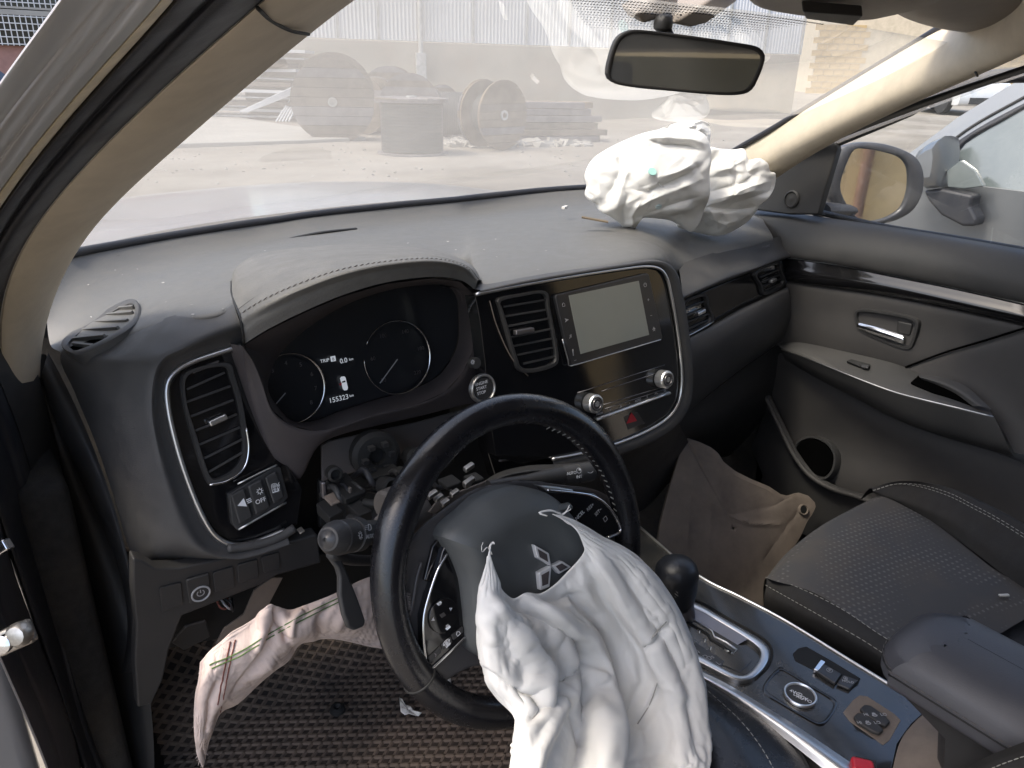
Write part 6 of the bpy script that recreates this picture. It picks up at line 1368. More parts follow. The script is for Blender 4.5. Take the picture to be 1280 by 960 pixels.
# lower door with the map pocket
lowd = [AX([(975, 440, .735), (1015, 465, .73), (1062, 492, .725), (1120, 522, .72), (1166, 540, .72), (1216, 555, .72), (1310, 590, .72)]),
        AX([(960, 470, .74), (1010, 492, .725), (1062, 515, .718), (1118, 545, .714), (1166, 560, .71), (1216, 575, .71), (1310, 600, .71)]),
        AX([(958, 520, .745), (1000, 540, .735), (1055, 560, .725), (1110, 580, .715), (1166, 600, .705), (1216, 615, .70), (1310, 640, .70)]),
        AX([(962, 560, .745), (995, 585, .73), (1045, 605, .71), (1105, 628, .695), (1166, 650, .685), (1216, 665, .68), (1310, 690, .68)]),
        AX([(940, 640, .745), (980, 660, .73), (1040, 680, .71), (1100, 700, .695), (1166, 720, .685), (1216, 735, .68), (1310, 760, .68)])]
MB().grid(crgrid(lowd, 50, 34)).build('lower_panel', M['doorpl'], door)
pk = AX([(957, 496, .715), (968, 520, .70), (980, 545, .69), (993, 570, .685), (1012, 594, .68), (1040, 611, .676), (1075, 622, .672), (1120, 640, .668)])
trim('pocket_rim', resample(np.array(pk), 40), .006, M['doorpl'], door)
pkw = [pk, [p+V(.02, 0, -.01) for p in pk], [p+V(.02, .03, -.16) for p in pk]]
MB().grid(crgrid(np.array(pkw), 40, 14)).build('pocket_wall', M['plastic'], door)
FCp = Fr(at(1018, 566, 'X', .705), (-.1, -1, 0), (.25, 0, 1))
ringplate('cup_holder', FCp, [(992, 560), (1000, 548), (1016, 545), (1034, 552), (1044, 568), (1042, 588), (1030, 600), (1012, 594), (998, 580)], [(995, 560), (1002, 551), (1016, 548), (1032, 555), (1041, 569), (1039, 586), (1029, 596), (1013, 591), (1000, 578)], -.03, .002, M['plastic'], door)
plate('cup_hole_shade', FCp, [(995, 560), (1002, 551), (1016, 548), (1032, 555), (1041, 569), (1039, 586), (1029, 596), (1013, 591), (1000, 578)], -.004, .0012, M['hole'], door, bevel=0)  # shade of the cup recess as a black plate on the solid panel
# quarter triangle with tweeter
tri = [(1044, 176), (1046, 186), (1030, 240), (1022, 268), (985, 268), (940, 262), (940, 225), (968, 210), (1012, 190)]
FQ = Fr(at(990, 245, 'X', .728), (-.08, -1, 0), (.12, 0, 1))
qt = plate('quarter_panel', FQ, tri, -.02, .0, M['plastic'], door, bevel=.004)
tc_ = FQ.px(990, 249, 0)
MB().lathe([(.019, .0), (.020, .003), (.0165, .005), (.0155, .002), (.008, .0018), (.004, .003), (.0005, .0032)], tc_, FQ.n, FQ.rt, 30, cap=False).build('tweeter_grille', M['plastic'], qt, sharp=30)
# window glass and frame seals
gq = [at(1046, 190, 'X', .765), at(1024, 268, 'X', .765), at(1310, 318, 'X', .765), at(1310, 20, 'X', .70)]
MB().add(np.array(gq), [(0, 1, 2, 3)]).build('window_glass', M['sideglass'], door, smooth=False)
trim('window_seal', resample(np.array(AX([(1022, 268, .766), (1101, 286, .766), (1190, 301, .766), (1310, 322, .766)])), 20)+V(.006, 0, .004), .007, M['rubber'], door)
MB().box((.79, -.05, .70), (.02, .52, .32)).build('door_skin', M['silver'], door, bevel=.02)
trim('frame_rail', resample(np.array([at(1048, 176, 'X', .755), at(1140, 137, 'X', .735), at(1226, 97, 'X', .72), V(.70, -.22, 1.44), V(.69, -.55, 1.47), V(.70, -.8, 1.44)]), 30), .012, M['rubber'], door)
# door mirror
mo = [(1036, 240), (1040, 205), (1046, 189), (1060, 181), (1080, 178), (1105, 180), (1130, 188), (1146, 199), (1153, 216), (1152, 240), (1142, 260), (1126, 272), (1105, 279), (1086, 281), (1066, 277), (1048, 266), (1040, 254)]
mg = [(1067, 187), (1081, 186), (1100, 189), (1121, 195), (1131, 203), (1135, 214), (1135, 234), (1131, 250), (1124, 262), (1112, 270), (1098, 275), (1080, 277), (1069, 270), (1058, 256), (1050, 238), (1051, 222), (1058, 203)]
mc = at(1095, 230, 'X', .95); nm = unit(V(-.50, -.86, .02)); FX = Fr(mc, np.cross(V(0, 0, 1), nm), V(0, 0, 1))
ho = resample(FX.pts(mo, 0), 80, True); go = resample(FX.pts(mg, .004), 80, True)
k0 = int(np.argmin(np.linalg.norm(pix(go)-pix(ho[0]), axis=1))); go = np.roll(go, -k0, 0); cen = ho.mean(0)
rows = [cen+(ho-cen)*f+FX.n*d for f, d in ((.05, -.10), (.4, -.095), (.75, -.075), (.93, -.045), (1, -.012), (1, .002), (.985, .006))]+[go*.8+ho*.2+FX.n*.006, go+FX.n*.003, go-FX.n*.006]
G = np.array([np.vstack([r, r[:1]]) for r in rows])
M['mirshell'] = mat('mirror_shell', (.045, .047, .055), .4, bump=.2, bscale=700, dust=(.2, .19, .17, .35), dscale=8)
dmo = MB().grid(G).build('door_mirror', M['mirshell'], door, sharp=None)
M['mirror2'] = mat('outside_mirror_glass', (.86, .86, .84), .02, 1.0, dust=(.6, .55, .45, .10), dscale=14)
MB().prism(go-FX.n*.012, go-FX.n*.002).build('mirror_glass', M['mirror2'], dmo, smooth=False)
MB().tube([at(1024, 262, 'X', .79), at(1036, 262, 'X', .84), at(1058, 262, 'X', .92)], [.028, .026, .03], 14, sq=.6).build('mirror_foot', M['mirshell'], dmo)

# ================================================================== CENTRE CONSOLE
con = thing('centre_console', (0, 0, .35), 'gloss black centre console with shift gate, switches and silver side strips', 'console')
FO_ = Fr((0, 0, .665), (1, 0, 0), (0, 1, 0))
M['glossgrey'] = mat('console_gloss_panel', (.020, .021, .023), .10, coat=.6, var=.3, vscale=5, dust=(.16, .14, .11, .30), dscale=7, dlo=.4, dhi=.85)
tp_ = [(795, 655), (868, 717), (925, 747), (980, 776), (1060, 825), (1161, 886), (1140, 905), (1122, 930), (1112, 975), (1062, 956), (990, 905), (918, 861), (874, 840), (830, 812), (800, 792), (770, 760), (745, 735), (770, 690)]
cp = plate('top_panel', FO_, tp_, -.03, .0, M['glossgrey'], con, bevel=.002)
trim('chrome_edge', resample(FO_.pts([(793, 653), (868, 716), (925, 746), (980, 775), (1060, 824), (1162, 886)], .001), 60), .0024, M['satin'], con)
sd = [[FO_.px(*q, d) for q in L] for L, d in (([(874, 838), (918, 860), (990, 904), (1066, 955), (1110, 985)], .001), ([(870, 841), (914, 866), (984, 911), (1056, 963), (1100, 992)], .004), ([(866, 846), (910, 873), (978, 921), (1046, 974), (1090, 1002)], -.006))]
MB().grid(crgrid(sd, 40, 10)).build('silver_strip', M['satin'], con)
# flanks down to the floor
for name, L, dx in (('side_panel', [(868, 717), (925, 747), (980, 776), (1060, 825), (1161, 886), (1290, 960)], .03), ('side_panel', [(745, 735), (800, 792), (874, 842), (918, 864), (990, 908), (1066, 960), (1150, 1010)], -.035)):
    t_ = FO_.pts(L, -.004); rows = [t_, t_+V(dx*.4, 0, -.02), t_+V(dx, 0, -.12), t_+V(dx*1.2, 0, -.31)]
    MB().grid(crgrid(rows, 40, 14)).build(name, M['plastic'], con)
# shift gate
go_ = [(806, 712), (838, 735), (861, 749), (880, 758), (910, 776), (940, 793), (957, 806), (961, 818), (956, 832), (942, 846), (928, 850), (915, 847), (897, 838), (872, 825), (845, 812), (815, 795), (795, 770), (790, 735)]
gi_ = [(812, 719), (838, 741), (862, 756), (882, 766), (908, 781), (934, 797), (948, 808), (951, 817), (947, 828), (937, 840), (927, 844), (916, 841), (900, 832), (876, 819), (850, 806), (822, 790), (802, 768), (798, 740)]
gt = ringplate('gate_surround', FO_, go_, gi_, -.004, .007, M['satin'], con, n=90, lip=.001)
trim('gate_shadow_gap', resample(FO_.pts([(806, 709), (840, 733), (863, 747), (882, 756), (912, 774), (943, 791), (961, 805), (965, 818), (959, 834), (944, 849)], .0005), 40), .0020, M['dark'], gt)
rows = [FO_.pts(resample(np.array([(806, 716), (838, 738), (862, 753), (908, 779), (938, 797)], float), 20), .0065), FO_.pts(resample(np.array([(800, 735), (832, 752), (858, 768), (895, 790), (922, 806)], float), 20), .0012)]
MB().grid(np.array(rows)).build('gate_slope', M['dsatin'], gt)
gp = plate('gate_plate', FO_, [(800, 728), (832, 748), (862, 768), (893, 788), (925, 806), (940, 826), (925, 840), (900, 830), (850, 804), (815, 784)], -.002, .0012, M['glossgrey'], gt, bevel=.001)
trim('gate_slot', FO_.pts([(850, 764), (890, 789), (893, 796), (908, 803), (921, 812), (917, 817), (905, 812)], .0018), .0014, M['bright'], gp)
trim('gate_slot_dark', FO_.pts([(845, 770), (885, 794), (888, 800), (902, 808), (914, 817)], .0005), .003, M['dark'], gp)
for a in ((872, 787), (879, 798), (886, 808)): trim('gate_notch', FO_.pts([(a[0], a[1]), (a[0]+3, a[1]+1), (a[0]+2, a[1]+5)], .0016), .0008, M['satin'], gp)
lpz = plate('letter_plate', FO_, [(845, 790), (862, 798), (906, 826), (900, 836), (880, 828), (845, 808)], -.001, .0022, M['bezel'], gp, bevel=.001)
for s, p in (('P', (852, 801)), ('R', (862, 806)), ('N', (871, 815)), ('D', (882, 821)), ('Ds', (888, 822)), ('L', (898, 829))): text(s, FO_, p, .010, M['grey_print'], lpz, d=.0025, rot=-.1)
# shift lever
lc_ = at(858, 768, 'Z', .67)
MB().tube([lc_+V(0, 0, -.02), lc_+V(-.002, .008, .03)], [.017, .014], 16).build('lever_boot', M['dsatin'], con)
kb_ = at(847, 716, 'Z', .742); nk = unit(V(-.05, .12, 1))
M['knobl'] = mat('knob_leather', (.013, .015, .020), .35, bump=.4, bscale=500, rvar=.1)
ko = MB().lathe([(.004, -.052), (.019, -.048), (.026, -.036), (.030, -.015), (.032, .0), (.0325, .012), (.030, .022), (.023, .030), (.010, .035), (.001, .036)], kb_+V(0, 0, -.012), nk, V(1, 0, 0), 30).build('shift_knob', M['knobl'], con, sharp=None)
t0 = [kb_+V(0, 0, -.012)+.0315*(math.sin(a)*unit(V(-.72, -.62, 0)))*1.0+nk*(.031*math.cos(a)*.95) for a in np.linspace(.2, 2.1, 26)]
stitches('knob_stitching', t0, .005, .007, .0007, M['thread'], ko, V(-.7, -.6, .2), skew=.9, kind='stuff')
# drive mode knob in its recess, park brake, seat heaters
rc_o = [(954, 858), (962, 845), (972, 836), (980, 835), (1020, 859), (1043, 873), (1047, 880), (1043, 890), (1033, 903), (1026, 907), (1016, 904), (985, 886), (957, 868)]
rc_i = [(958, 858), (965, 847), (973, 840), (980, 839), (1018, 862), (1039, 875), (1042, 880), (1039, 888), (1031, 899), (1025, 902), (1017, 900), (987, 882), (961, 865)]
rco = ringplate('knob_recess', FO_, rc_o, rc_i, -.008, .0012, M['piano'], con, lip=.0006)
plate('recess_floor', FO_, rc_i, -.006, -.002, M['glossgrey'], rco, bevel=0)
dk = disc('drive_mode_knob', FO_, (1000, 870), .0200, -.002, .003, M['plastic'], con)
hoop('knob_ring', FO_, (1000, 870), .0215, .0034, .001, .0052, M['bright'], dk)
for s, p in (('4WD', (995, 866)), ('LOCK', (1001, 871)), ('AUTO', (1005, 874))): text(s, FO_, p, .0072, M['white'], dk, d=.0034, rot=-1.2)
pb_o = [(991, 817), (998, 810), (1008, 808), (1040, 826), (1076, 848), (1072, 856), (1063, 862), (1056, 860), (1020, 838), (994, 825)]
pbp = plate('brake_recess', FO_, pb_o, .0, .0012, M['dark'], con, bevel=.0008)
plate('brake_switch', FO_, [(1024, 826), (1052, 842), (1044, 854), (1018, 837)], .001, .006, M['bezel'], pbp, bevel=.0015)
plate('brake_switch_edge', FO_, [(1026, 824), (1032, 827), (1023, 838), (1017, 836)], .001, .0075, M['chrome'], pbp, bevel=.001)
plate('hold_switch', FO_, [(1054, 843), (1073, 850), (1062, 861), (1046, 854)], .001, .005, M['bezel'], pbp, bevel=.0015)
text('\u24c5', FO_, (1037, 838), .010, M['grey_print'], pbp, d=.0064, rot=-.9, name='switch_symbol'); text('HOLD', FO_, (1060, 852), .0055, M['grey_print'], pbp, d=.0054, rot=-.9); text('\u24b6', FO_, (1057, 848), .007, M['grey_print'], pbp, d=.0054, rot=-.9, name='switch_symbol')
hp_o = [(1054, 890), (1066, 875), (1074, 869), (1084, 870), (1118, 892), (1126, 900), (1112, 925), (1104, 931), (1092, 922), (1062, 901)]
hs_ = plate('heater_panel', FO_, hp_o, -.002, .0010, M['brownpl'], con, bevel=.0008)
for q in ([(1075, 885), (1080, 880), (1088, 881), (1108, 895), (1113, 902), (1108, 907), (1100, 904), (1080, 891)], [(1067, 895), (1072, 890), (1080, 891), (1100, 906), (1105, 912), (1100, 916), (1092, 914), (1072, 902)]):
    k = plate('seat_heater_rocker', FO_, q, .001, .007, M['plastic'], con, bevel=.002); c0 = np.mean(q, 0); text('HI  \u2668  LO', FO_, tuple(c0), .0065, M['grey_print'], k, d=.0074, rot=-.62)
# rear of the console: dusty curved cover under the armrest
rows = [[at(x, y, 'Z', z) for x, y, z in r] for r in ([(1163, 886, .666), (1142, 904, .668), (1124, 930, .666), (1112, 980, .664)], [(1180, 890, .676), (1168, 912, .682), (1158, 940, .682), (1150, 990, .678)], [(1215, 900, .690), (1215, 925, .698), (1212, 955, .700), (1210, 1000, .696)], [(1290, 945, .690), (1290, 965, .70), (1285, 990, .70), (1280, 1040, .696)])]
MB().grid(crgrid(rows, 24, 24)).build('rear_cover', M['brownpl'], con)
# armrest lid (a hinged lid of the console box)
M['armleather'] = mat('armrest_leather', (.055, .056, .065), .36, bump=.35, bscale=500, dust=(.14, .13, .13, .4), dscale=6, dlo=.3, dhi=.9)
def ringz(L, z): return [at(x, y, 'Z', z) for x, y in L]
lid_t = [at(1172, 757, 'Z', .828), at(1148, 775, 'Z', .832), at(1128, 803, 'Z', .824)]
cx0, cx1, cy0, cy1 = -.062, .086, -.262, -.62
def lidring(inset, z, top=False):
    x0, x1, y0 = cx0+inset, cx1-inset, cy0-inset; r_ = .05; P_ = []
    P_ += [V(x0, cy1, z+.0), V(x0, y0-r_, z)]
    P_ += [V(x0+r_-r_*math.cos(a), y0-r_+r_*math.sin(a), z) for a in np.linspace(.2, math.pi/2, 6)]
    P_ += [V(x1-r_+r_*math.sin(a), y0-r_+r_*math.cos(a), z) for a in np.linspace(0, math.pi/2-.2, 6)]
    P_ += [V(x1, y0-r_, z), V(x1, cy1, z)]; return np.array(P_)
for q in [0]:
    rows = [lidring(.010, .772), lidring(.0, .776), lidring(-.001, .790), lidring(.0, .800), lidring(.006, .815), lidring(.02, .828)]
    def spine(f, z):
        P_ = lidring(.02, z); S_ = P_.copy(); S_[:, 0] = (cx0+cx1)/2; S_[:, 1] = np.minimum(S_[:, 1], cy0-.075); return P_*(1-f)+S_*f
    rows += [spine(.25, .833), spine(.6, .836), spine(.994, .8365)]
    G = np.array([resample(r, 60) for r in rows]); lid = MB().grid(crgrid(G, 60, 36)).build('armrest_lid', M['armleather'], con)
    e = resample(lidring(-.0015, .797), 90); stitches('lid_stitching', e, .009, .0065, .0007, M['darkthread'], lid, V(0, 0, 1), skew=.1, kind='stuff')
    trim('lid_seam', resample(lidring(-.0010, .792), 80), .0012, M['dark'], lid)
    rows = [lidring(.012, .772), lidring(.016, .762), lidring(.018, .74)+V(0, -.05, 0), lidring(.018, .62)+V(0, -.075, 0)]; MB().grid(np.array([resample(r, 60) for r in rows])).build('armrest_box', M['plastic'], con)

# ================================================================== SEATS
M['seatmesh'] = bpy.data.materials.new('seat_patterned_fabric'); m_ = M['seatmesh']; m_.use_nodes = True
nt = m_.node_tree; b_ = nt.nodes['Principled BSDF']; b_.inputs['Roughness'].default_value = .92; b_.inputs['Sheen Weight'].default_value = .05
tc2 = nt.nodes.new('ShaderNodeTexCoord'); mp = nt.nodes.new('ShaderNodeMapping'); mp.inputs['Rotation'].default_value = (0, 0, .2); mp.inputs['Scale'].default_value = (95, 95, 95); nt.links.new(tc2.outputs['Object'], mp.inputs[0])
vo = nt.nodes.new('ShaderNodeTexVoronoi'); vo.inputs['Scale'].default_value = 1.0; vo.inputs['Randomness'].default_value = .10; nt.links.new(mp.outputs[0], vo.inputs['Vector'])
rp_ = nt.nodes.new('ShaderNodeMapRange'); rp_.inputs[1].default_value = .12; rp_.inputs[2].default_value = .30; rp_.inputs[3].default_value = 1; rp_.inputs[4].default_value = 0; nt.links.new(vo.outputs['Distance'], rp_.inputs[0])
mx_ = nt.nodes.new('ShaderNodeMix'); mx_.data_type = 'RGBA'; mx_.inputs[6].default_value = (.060, .060, .063, 1); mx_.inputs[7].default_value = (.14, .137, .135, 1); nt.links.new(rp_.outputs[0], mx_.inputs[0])
no_ = nt.nodes.new('ShaderNodeTexNoise'); no_.inputs['Scale'].default_value = 9; no_.inputs['Detail'].default_value = 7; nt.links.new(tc2.outputs['Object'], no_.inputs[0])
r2_ = nt.nodes.new('ShaderNodeMapRange'); r2_.inputs[1].default_value = .45; r2_.inputs[2].default_value = .8; r2_.inputs[3].default_value = 0; r2_.inputs[4].default_value = .5; nt.links.new(no_.outputs['Fac'], r2_.inputs[0])
m3 = nt.nodes.new('ShaderNodeMix'); m3.data_type = 'RGBA'; nt.links.new(r2_.outputs[0], m3.inputs[0]); nt.links.new(mx_.outputs[2], m3.inputs[6]); m3.inputs[7].default_value = (.13, .105, .075, 1); nt.links.new(m3.outputs[2], b_.inputs['Base Color'])
bp_ = nt.nodes.new('ShaderNodeBump'); bp_.inputs['Strength'].default_value = .6; bp_.inputs['Distance'].default_value = .001; nt.links.new(rp_.outputs[0], bp_.inputs['Height']); nt.links.new(bp_.outputs[0], b_.inputs['Normal'])
M['seatcloth'] = mat('seat_bolster_cloth', (.020, .020, .021), .8, var=.2, vscale=40, bump=.4, bscale=700, dust=(.10, .085, .065, .4), dscale=6, dlo=.4, dhi=.9)
pst = thing('passenger_seat', (.40, -.25, .40), 'black passenger seat with dotted fabric centre and pale double stitching', 'seat')
def SZ(L): return [at(x, y, 'Z', z) for x, y, z in L]
cen_ = [SZ([(958, 722, .640), (985, 690, .648), (1030, 655, .652), (1098, 619, .652)]), SZ([(968, 726, .660), (1000, 694, .668), (1045, 655, .670), (1110, 622, .668)]), SZ([(1020, 742, .672), (1060, 710, .674), (1110, 678, .676), (1165, 652, .676)]),
        SZ([(1080, 780, .674), (1120, 748, .672), (1165, 715, .672), (1215, 690, .678)]), SZ([(1120, 805, .672), (1160, 780, .668), (1205, 750, .668), (1250, 716, .676)]), SZ([(1180, 835, .664), (1220, 812, .656), (1262, 785, .655), (1320, 752, .662)])]
SG = crgrid(cen_, 60, 60)
MB().grid(SG).build('cushion_centre', M['seatmesh'], pst)
fl_ = [SZ([(958, 722, .640), (985, 690, .648), (1030, 655, .652), (1098, 619, .652)]), SZ([(955, 728, .625), (982, 697, .632), (1026, 661, .635), (1094, 622, .640)]), SZ([(954, 745, .58), (980, 712, .58), (1020, 676, .58), (1090, 634, .58)]), SZ([(957, 790, .46), (985, 760, .46), (1020, 730, .46), (1085, 690, .46)])]
MB().grid(crgrid(fl_, 40, 20)).build('cushion_front', M['seatcloth'], pst)
lbz = [list(resample(SG[:, 0], 5)), SZ([(958, 732, .640), (1015, 764, .664), (1075, 798, .668), (1116, 824, .668), (1184, 862, .664)]), SZ([(955, 748, .62), (1010, 778, .64), (1070, 812, .642), (1112, 838, .642), (1180, 876, .64)]), SZ([(956, 775, .56), (1010, 806, .57), (1068, 840, .57), (1110, 866, .57), (1176, 904, .57)]), SZ([(962, 820, .45), (1015, 850, .45), (1070, 884, .45), (1110, 908, .45), (1176, 945, .45)])]
MB().grid(crgrid(lbz, 50, 30)).build('inner_bolster', M['seatcloth'], pst)
for L in (lbz[0], lbz[1]):
    stitches('bolster_stitching', tow(resample(np.array(L), 60), .002), .0085, .0062, .0006, M['thread'], pst, V(0, 0, 1), skew=0, kind='stuff')
rb_ = [SZ([(1098, 619, .652), (1165, 652, .676), (1215, 688, .678), (1252, 716, .676), (1310, 755, .664)]), SZ([(1092, 616, .662), (1170, 640, .70), (1225, 672, .705), (1268, 700, .705), (1330, 735, .695)]), SZ([(1090, 611, .668), (1150, 607, .715), (1200, 622, .735), (1250, 648, .742), (1320, 690, .735)]), SZ([(1085, 612, .65), (1120, 602, .70), (1180, 608, .72), (1250, 638, .73), (1330, 685, .73)]), SZ([(1075, 625, .60), (1100, 615, .60), (1180, 622, .60), (1250, 650, .60), (1330, 700, .60)])]
MB().grid(crgrid(rb_, 50, 30)).build('outer_bolster', M['seatcloth'], pst)
for k_, off in ((2, 0), (2, 4)):
    L = [(1093, 613-off*.2), (1120, 605), (1150, 606+off*.6), (1186, 616+off), (1216, 631+off), (1248, 648+off), (1290, 674+off)]; zv = [.672, .70, .716, .732, .740, .744, .742]
    stitches('bolster_stitching', tow(resample(np.array([at(x, y, 'Z', z) for (x, y), z in zip(L, zv)]), 50), .004), .0085, .0062, .0006, M['thread'], pst, V(0, 0, 1), skew=0, kind='stuff')
MB().box((.42, -.36, .50), (.22, .26, .14)).build('seat_base', M['seatcloth'], pst, bevel=.03)
MB().box((.42, -.66, .98), (.25, .07, .34), (V(1, 0, 0), V(0, .97, .25), V(0, -.25, .97))).build('backrest', M['seatcloth'], pst, bevel=.05, seg=4)
MB().box((.42, -.78, 1.38), (.13, .05, .09)).build('headrest', M['seatcloth'], pst, bevel=.035, seg=4)
crb = thing('crumb', at(1255, 744, 'Z', .672), 'tiny white paper crumb on the rear of the passenger seat', 'scrap')
MB().box(at(1255, 744, 'Z', .672), (.008, .0022, .0012), (unit(V(.8, -.5, 0)), unit(V(.5, .8, 0)), V(0, 0, 1))).build('scrap', M['paper'], crb)
# driver's seat: only the edge of its cushion and back bolster show
dst = thing('driver_seat', (-.38, -.35, .40), 'black leather driver seat with pale stitching, only its edge in view', 'seat')
dc = [SZ([(700, 1000, .66), (760, 900, .665), (830, 835, .662), (872, 828, .655), (905, 849, .652), (958, 892, .655), (1000, 945, .658), (1030, 1010, .66)]), SZ([(702, 1003, .668), (762, 905, .674), (825, 845, .672), (862, 838, .668), (892, 860, .666), (940, 902, .668), (978, 955, .67), (1000, 1015, .672)]),
      SZ([(710, 1010, .67), (770, 930, .68), (815, 880, .68), (850, 868, .68), (872, 885, .68), (905, 925, .68), (930, 975, .68), (940, 1030, .68)]), SZ([(720, 1020, .66), (780, 960, .665), (810, 930, .665), (830, 920, .665), (845, 930, .665), (860, 960, .665), (870, 1000, .665), (875, 1040, .665)])]
MB().grid(crgrid(dc, 60, 24)).build('cushion_bolster', M['wheel'], dst)
o_ = np.array(dc[0]); rows = [o_, o_+(o_-np.array(dc[2]))*.08+V(0, 0, -.02), o_+(o_-np.array(dc[2]))*.05+V(0, 0, -.2)]
MB().grid(crgrid(rows, 60, 12)).build('cushion_side', M['seatcloth'], dst)
for r_ in (.25, .62):
    L_ = tow(resample(np.array(dc[1])*(1-r_)+np.array(dc[2])*r_, 60), .002); stitches('cushion_stitching', L_[14:], .0085, .0062, .0006, M['thread'], dst, V(0, 0, 1), skew=0, kind='stuff')
bkr = [[at(x, y, 'X', xx) for x, y, xx in r] for r in ([(1175, 985, -.085), (1205, 962, -.09), (1240, 943, -.095), (1300, 920, -.10)], [(1180, 995, -.075), (1212, 975, -.08), (1248, 957, -.085), (1310, 935, -.09)], [(1190, 1020, -.08), (1222, 1000, -.085), (1258, 985, -.09), (1320, 965, -.095)], [(1200, 1050, -.12), (1230, 1030, -.12), (1268, 1015, -.12), (1330, 1000, -.12)])]
MB().grid(crgrid(bkr, 30, 20)).build('backrest_bolster', M['seatcloth'], dst)
stitches('backrest_stitching', tow(resample(np.array(bkr[1]), 40), .003), .0075, .0058, .0006, M['thread'], dst, V(0, 0, 1), skew=0, kind='stuff')
MB().box((-.38, -.70, .98), (.22, .07, .34), (V(1, 0, 0), V(0, .97, .25), V(0, -.25, .97))).build('backrest', M['seatcloth'], dst, bevel=.05, seg=4)
bk = thing('seat_belt_buckle', at(1075, 962, 'Z', .66), 'red button of a seat belt buckle beside the console, at the bottom edge', 'buckle')
MB().box(at(1078, 960, 'Z', .668), (.013, .010, .007), (unit(V(.6, -.8, 0)), unit(V(.8, .6, 0)), V(0, 0, 1))).build('red_button', M['red'], bk, bevel=.004)
MB().box(at(1082, 972, 'Z', .655), (.016, .024, .010), (unit(V(.6, -.8, 0)), unit(V(.8, .6, 0)), V(0, 0, 1))).build('housing', M['plastic'], bk, bevel=.004)

# ================================================================== LOOSE THINGS IN THE FOOTWELLS
FB = Fr(at(915, 660, 'Y', .27), (.93, -.30, 0), (.10, .55, 1))
bo2 = [(856, 548), (872, 553), (889, 561), (897, 568), (903, 578), (918, 590), (938, 600), (960, 609), (975, 619), (985, 621), (998, 617), (1010, 621), (1019, 631), (1014, 642), (1008, 650), (1000, 668), (992, 682), (978, 704), (966, 722), (958, 745), (946, 770), (915, 760), (875, 735), (830, 692), (822, 684), (826, 655), (836, 616), (846, 582)]
shp = thing('plastic_undertray', at(930, 740, 'Y', .2), 'brown dusty plastic undertray panel standing in the passenger footwell', 'plastic panel')
O_ = resample(FB.pts(bo2, 0), 110, True, False); c0 = FB.px(915, 660, .0)
rows = [O_-FB.n*.004, O_]+[c0+(O_-c0)*f+FB.n*(.003*(1-f**2)) for f in np.linspace(.97, .02, 26)]
G = np.array([np.vstack([r, r[:1]]) for r in rows]); Qp = pix(G); Dm = np.zeros(G.shape[:2])
for L, w, h in (([(838, 606), (862, 612), (888, 628), (905, 640)], 3, .008), ([(905, 645), (940, 655), (972, 655)], 4, .014), ([(905, 645), (930, 640), (968, 632), (985, 622)], 5, -.006), ([(862, 620), (858, 690)], 2.5, .007), ([(888, 630), (884, 710)], 2.5, .008), ([(872, 560), (866, 606)], 4, .005), ([(955, 700), (985, 655), (1005, 630)], 3, -.008), ([(840, 640), (900, 680), (950, 720)], 7, -.004), ([(868, 556), (900, 585), (935, 603), (985, 625)], 3, .005)):
    d, sd, pr = seg_d(Qp, L); Dm += .36*h*np.exp(-(d/(w*.6))**1.1)
Dm += .0012*vnoise(G, 14, 4); Dm[:3] *= .2
G = G+FB.n*Dm[..., None]
ut = MB().grid(G).build('panel', M['brownpl'], shp, sharp=22, solid=.003)
trim('panel_edge', O_, .0022, M['tan_pl'], shp, closed=True, n=6)
disc('bolt_hole', FB, (1003, 637), .0085, .004, .009, M['dark'], shp); hoop('eyelet', FB, (1003, 637), .0125, .0035, .004, .0105, M['brownpl'], shp)
# rubber mat with diamond cells on the driver's floor
fm = thing('floor_mat', (-.40, .35, .36), 'dirty grey rubber floor mat with diamond cells in the driver footwell', 'floor mat')
M['mat'] = mat('mat_rubber', (.022, .021, .021), .8, dust=(.165, .122, .092, .95), dscale=4, dlo=.30, dhi=.58, bump=.4, bscale=300)
M['matlow'] = mat('mat_dirt', (.018, .016, .015), .9, dust=(.085, .062, .046, .8), dscale=4, dlo=.42, dhi=.66, bump=.6, bscale=200)
def fz(x, y): return .364+max(0, y-.50)*.42+max(0, y-.62)*.5
xs_ = np.linspace(-.72, -.06, 24); ys_ = np.linspace(-.05, .82, 36)
MB().grid(np.array([[(x, y, fz(x, y)) for x in xs_] for y in ys_])).build('mat_base', M['matlow'], fm)
m = MB(); st_, sy = .028, .0190; hw, hh = .0028, .0042
def wall(a, b):
    a, b = np.array(a), np.array(b); t = unit(b-a); n_ = unit(np.cross(V(0, 0, 1), t))*hw; A_ = V(a[0], a[1], fz(*a[:2])-.001); B_ = V(b[0], b[1], fz(*b[:2])-.001); u_ = V(0, 0, hh)
    m.add([A_-n_*1.5, A_+n_*1.5, A_+n_*.6+u_, A_-n_*.6+u_, B_-n_*1.5, B_+n_*1.5, B_+n_*.6+u_, B_-n_*.6+u_], [(1, 2, 6, 5), (2, 3, 7, 6), (3, 0, 4, 7)])
nx, ny = int(.66/st_), int(.87/sy)
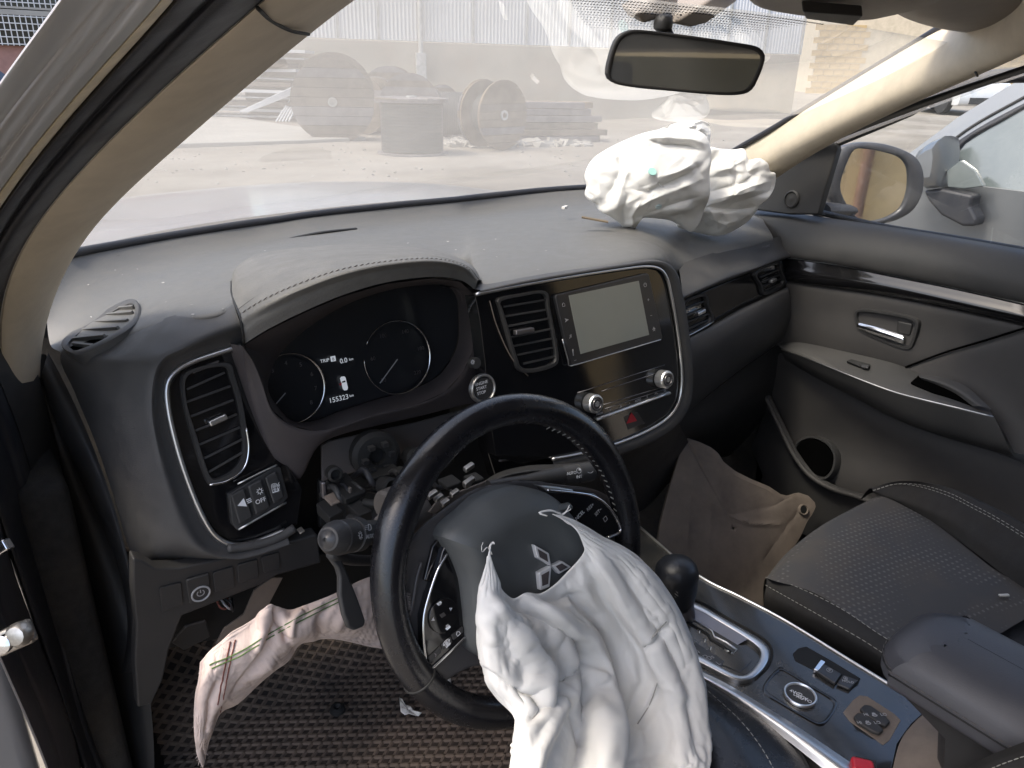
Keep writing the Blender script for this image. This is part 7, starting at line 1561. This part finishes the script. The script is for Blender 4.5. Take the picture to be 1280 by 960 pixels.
for i in range(nx):
    for j in range(ny):
        x, y = -.72+i*st_, -.05+j*sy; e = .0
        c = V(x+st_/2, y+sy/2, 0); l, r_, t, b2 = V(x, y+sy/2, 0), V(x+st_, y+sy/2, 0), V(x+st_/2, y+sy, 0), V(x+st_/2, y, 0)
        q = pix(V(c[0], c[1], .37))
        if not (150 < q[0] < 740 and 700 < q[1] < 1000): continue
        for p_, q_ in ((l, t), (t, r_), (r_, b2), (b2, l)): wall(p_, q_)
m.build('diamond_cells', M['mat'], fm, kind='stuff', smooth=False)
q = at(422, 888, 'Z', .373); MB().lathe([(.014, 0), (.013, .006), (.007, .009), (.002, .004)], q, V(0, 0, 1), V(1, 0, 0), 14).build('heel_stud', M['dark'], fm)
for nm_, L, z, lab in (('paper_scrap', [(545, 845), (562, 843), (566, 862), (556, 871), (548, 862)], .50, 'torn pale paper scrap seen through the lower spoke of the wheel'), ('paper_scrap', [(499, 872), (512, 884), (528, 893), (512, 894), (501, 890)], .375, 'small white paper scrap on the mat, half behind the wheel rim')):
    P_ = np.array([at(x, y, 'Z', z) for x, y in L]); o = thing(nm_, P_.mean(0), lab, 'scrap')
    G = np.array([[P_.mean(0)+(p-P_.mean(0))*f+V(0, 0, .004*math.sin(i*2.1)*f) for i, p in enumerate(resample(P_, 16, True, False))] for f in (.02, .4, .75, 1.0)]); G = np.concatenate([G, G[:, :1]], 1)
    MB().grid(G).build('paper', M['paper'], o, solid=.0006)
cs = thing('clip_fragment', at(705, 261, 'Y', .70), 'tiny pale broken clip lying on the dashboard top', 'scrap')
MB().box(at(706, 261, 'Y', .70)+V(0, 0, .003), (.010, .004, .003), (unit(V(.8, .4, 0)), unit(V(-.4, .8, 0)), V(0, 0, 1))).build('fragment', M['paper'], cs, bevel=.001)

# lettering becomes ordinary mesh
_dg = bpy.context.evaluated_depsgraph_get()
for o in [o for o in SC.objects if o.type == 'FONT']:
    me = bpy.data.meshes.new_from_object(o.evaluated_get(_dg)); nm = o.name; n2 = bpy.data.objects.new('lettering', me); COL.objects.link(n2)
    n2.parent = o.parent; n2.matrix_local = o.matrix_local.copy(); cu = o.data; bpy.data.objects.remove(o); n2.name = nm; bpy.data.curves.remove(cu)
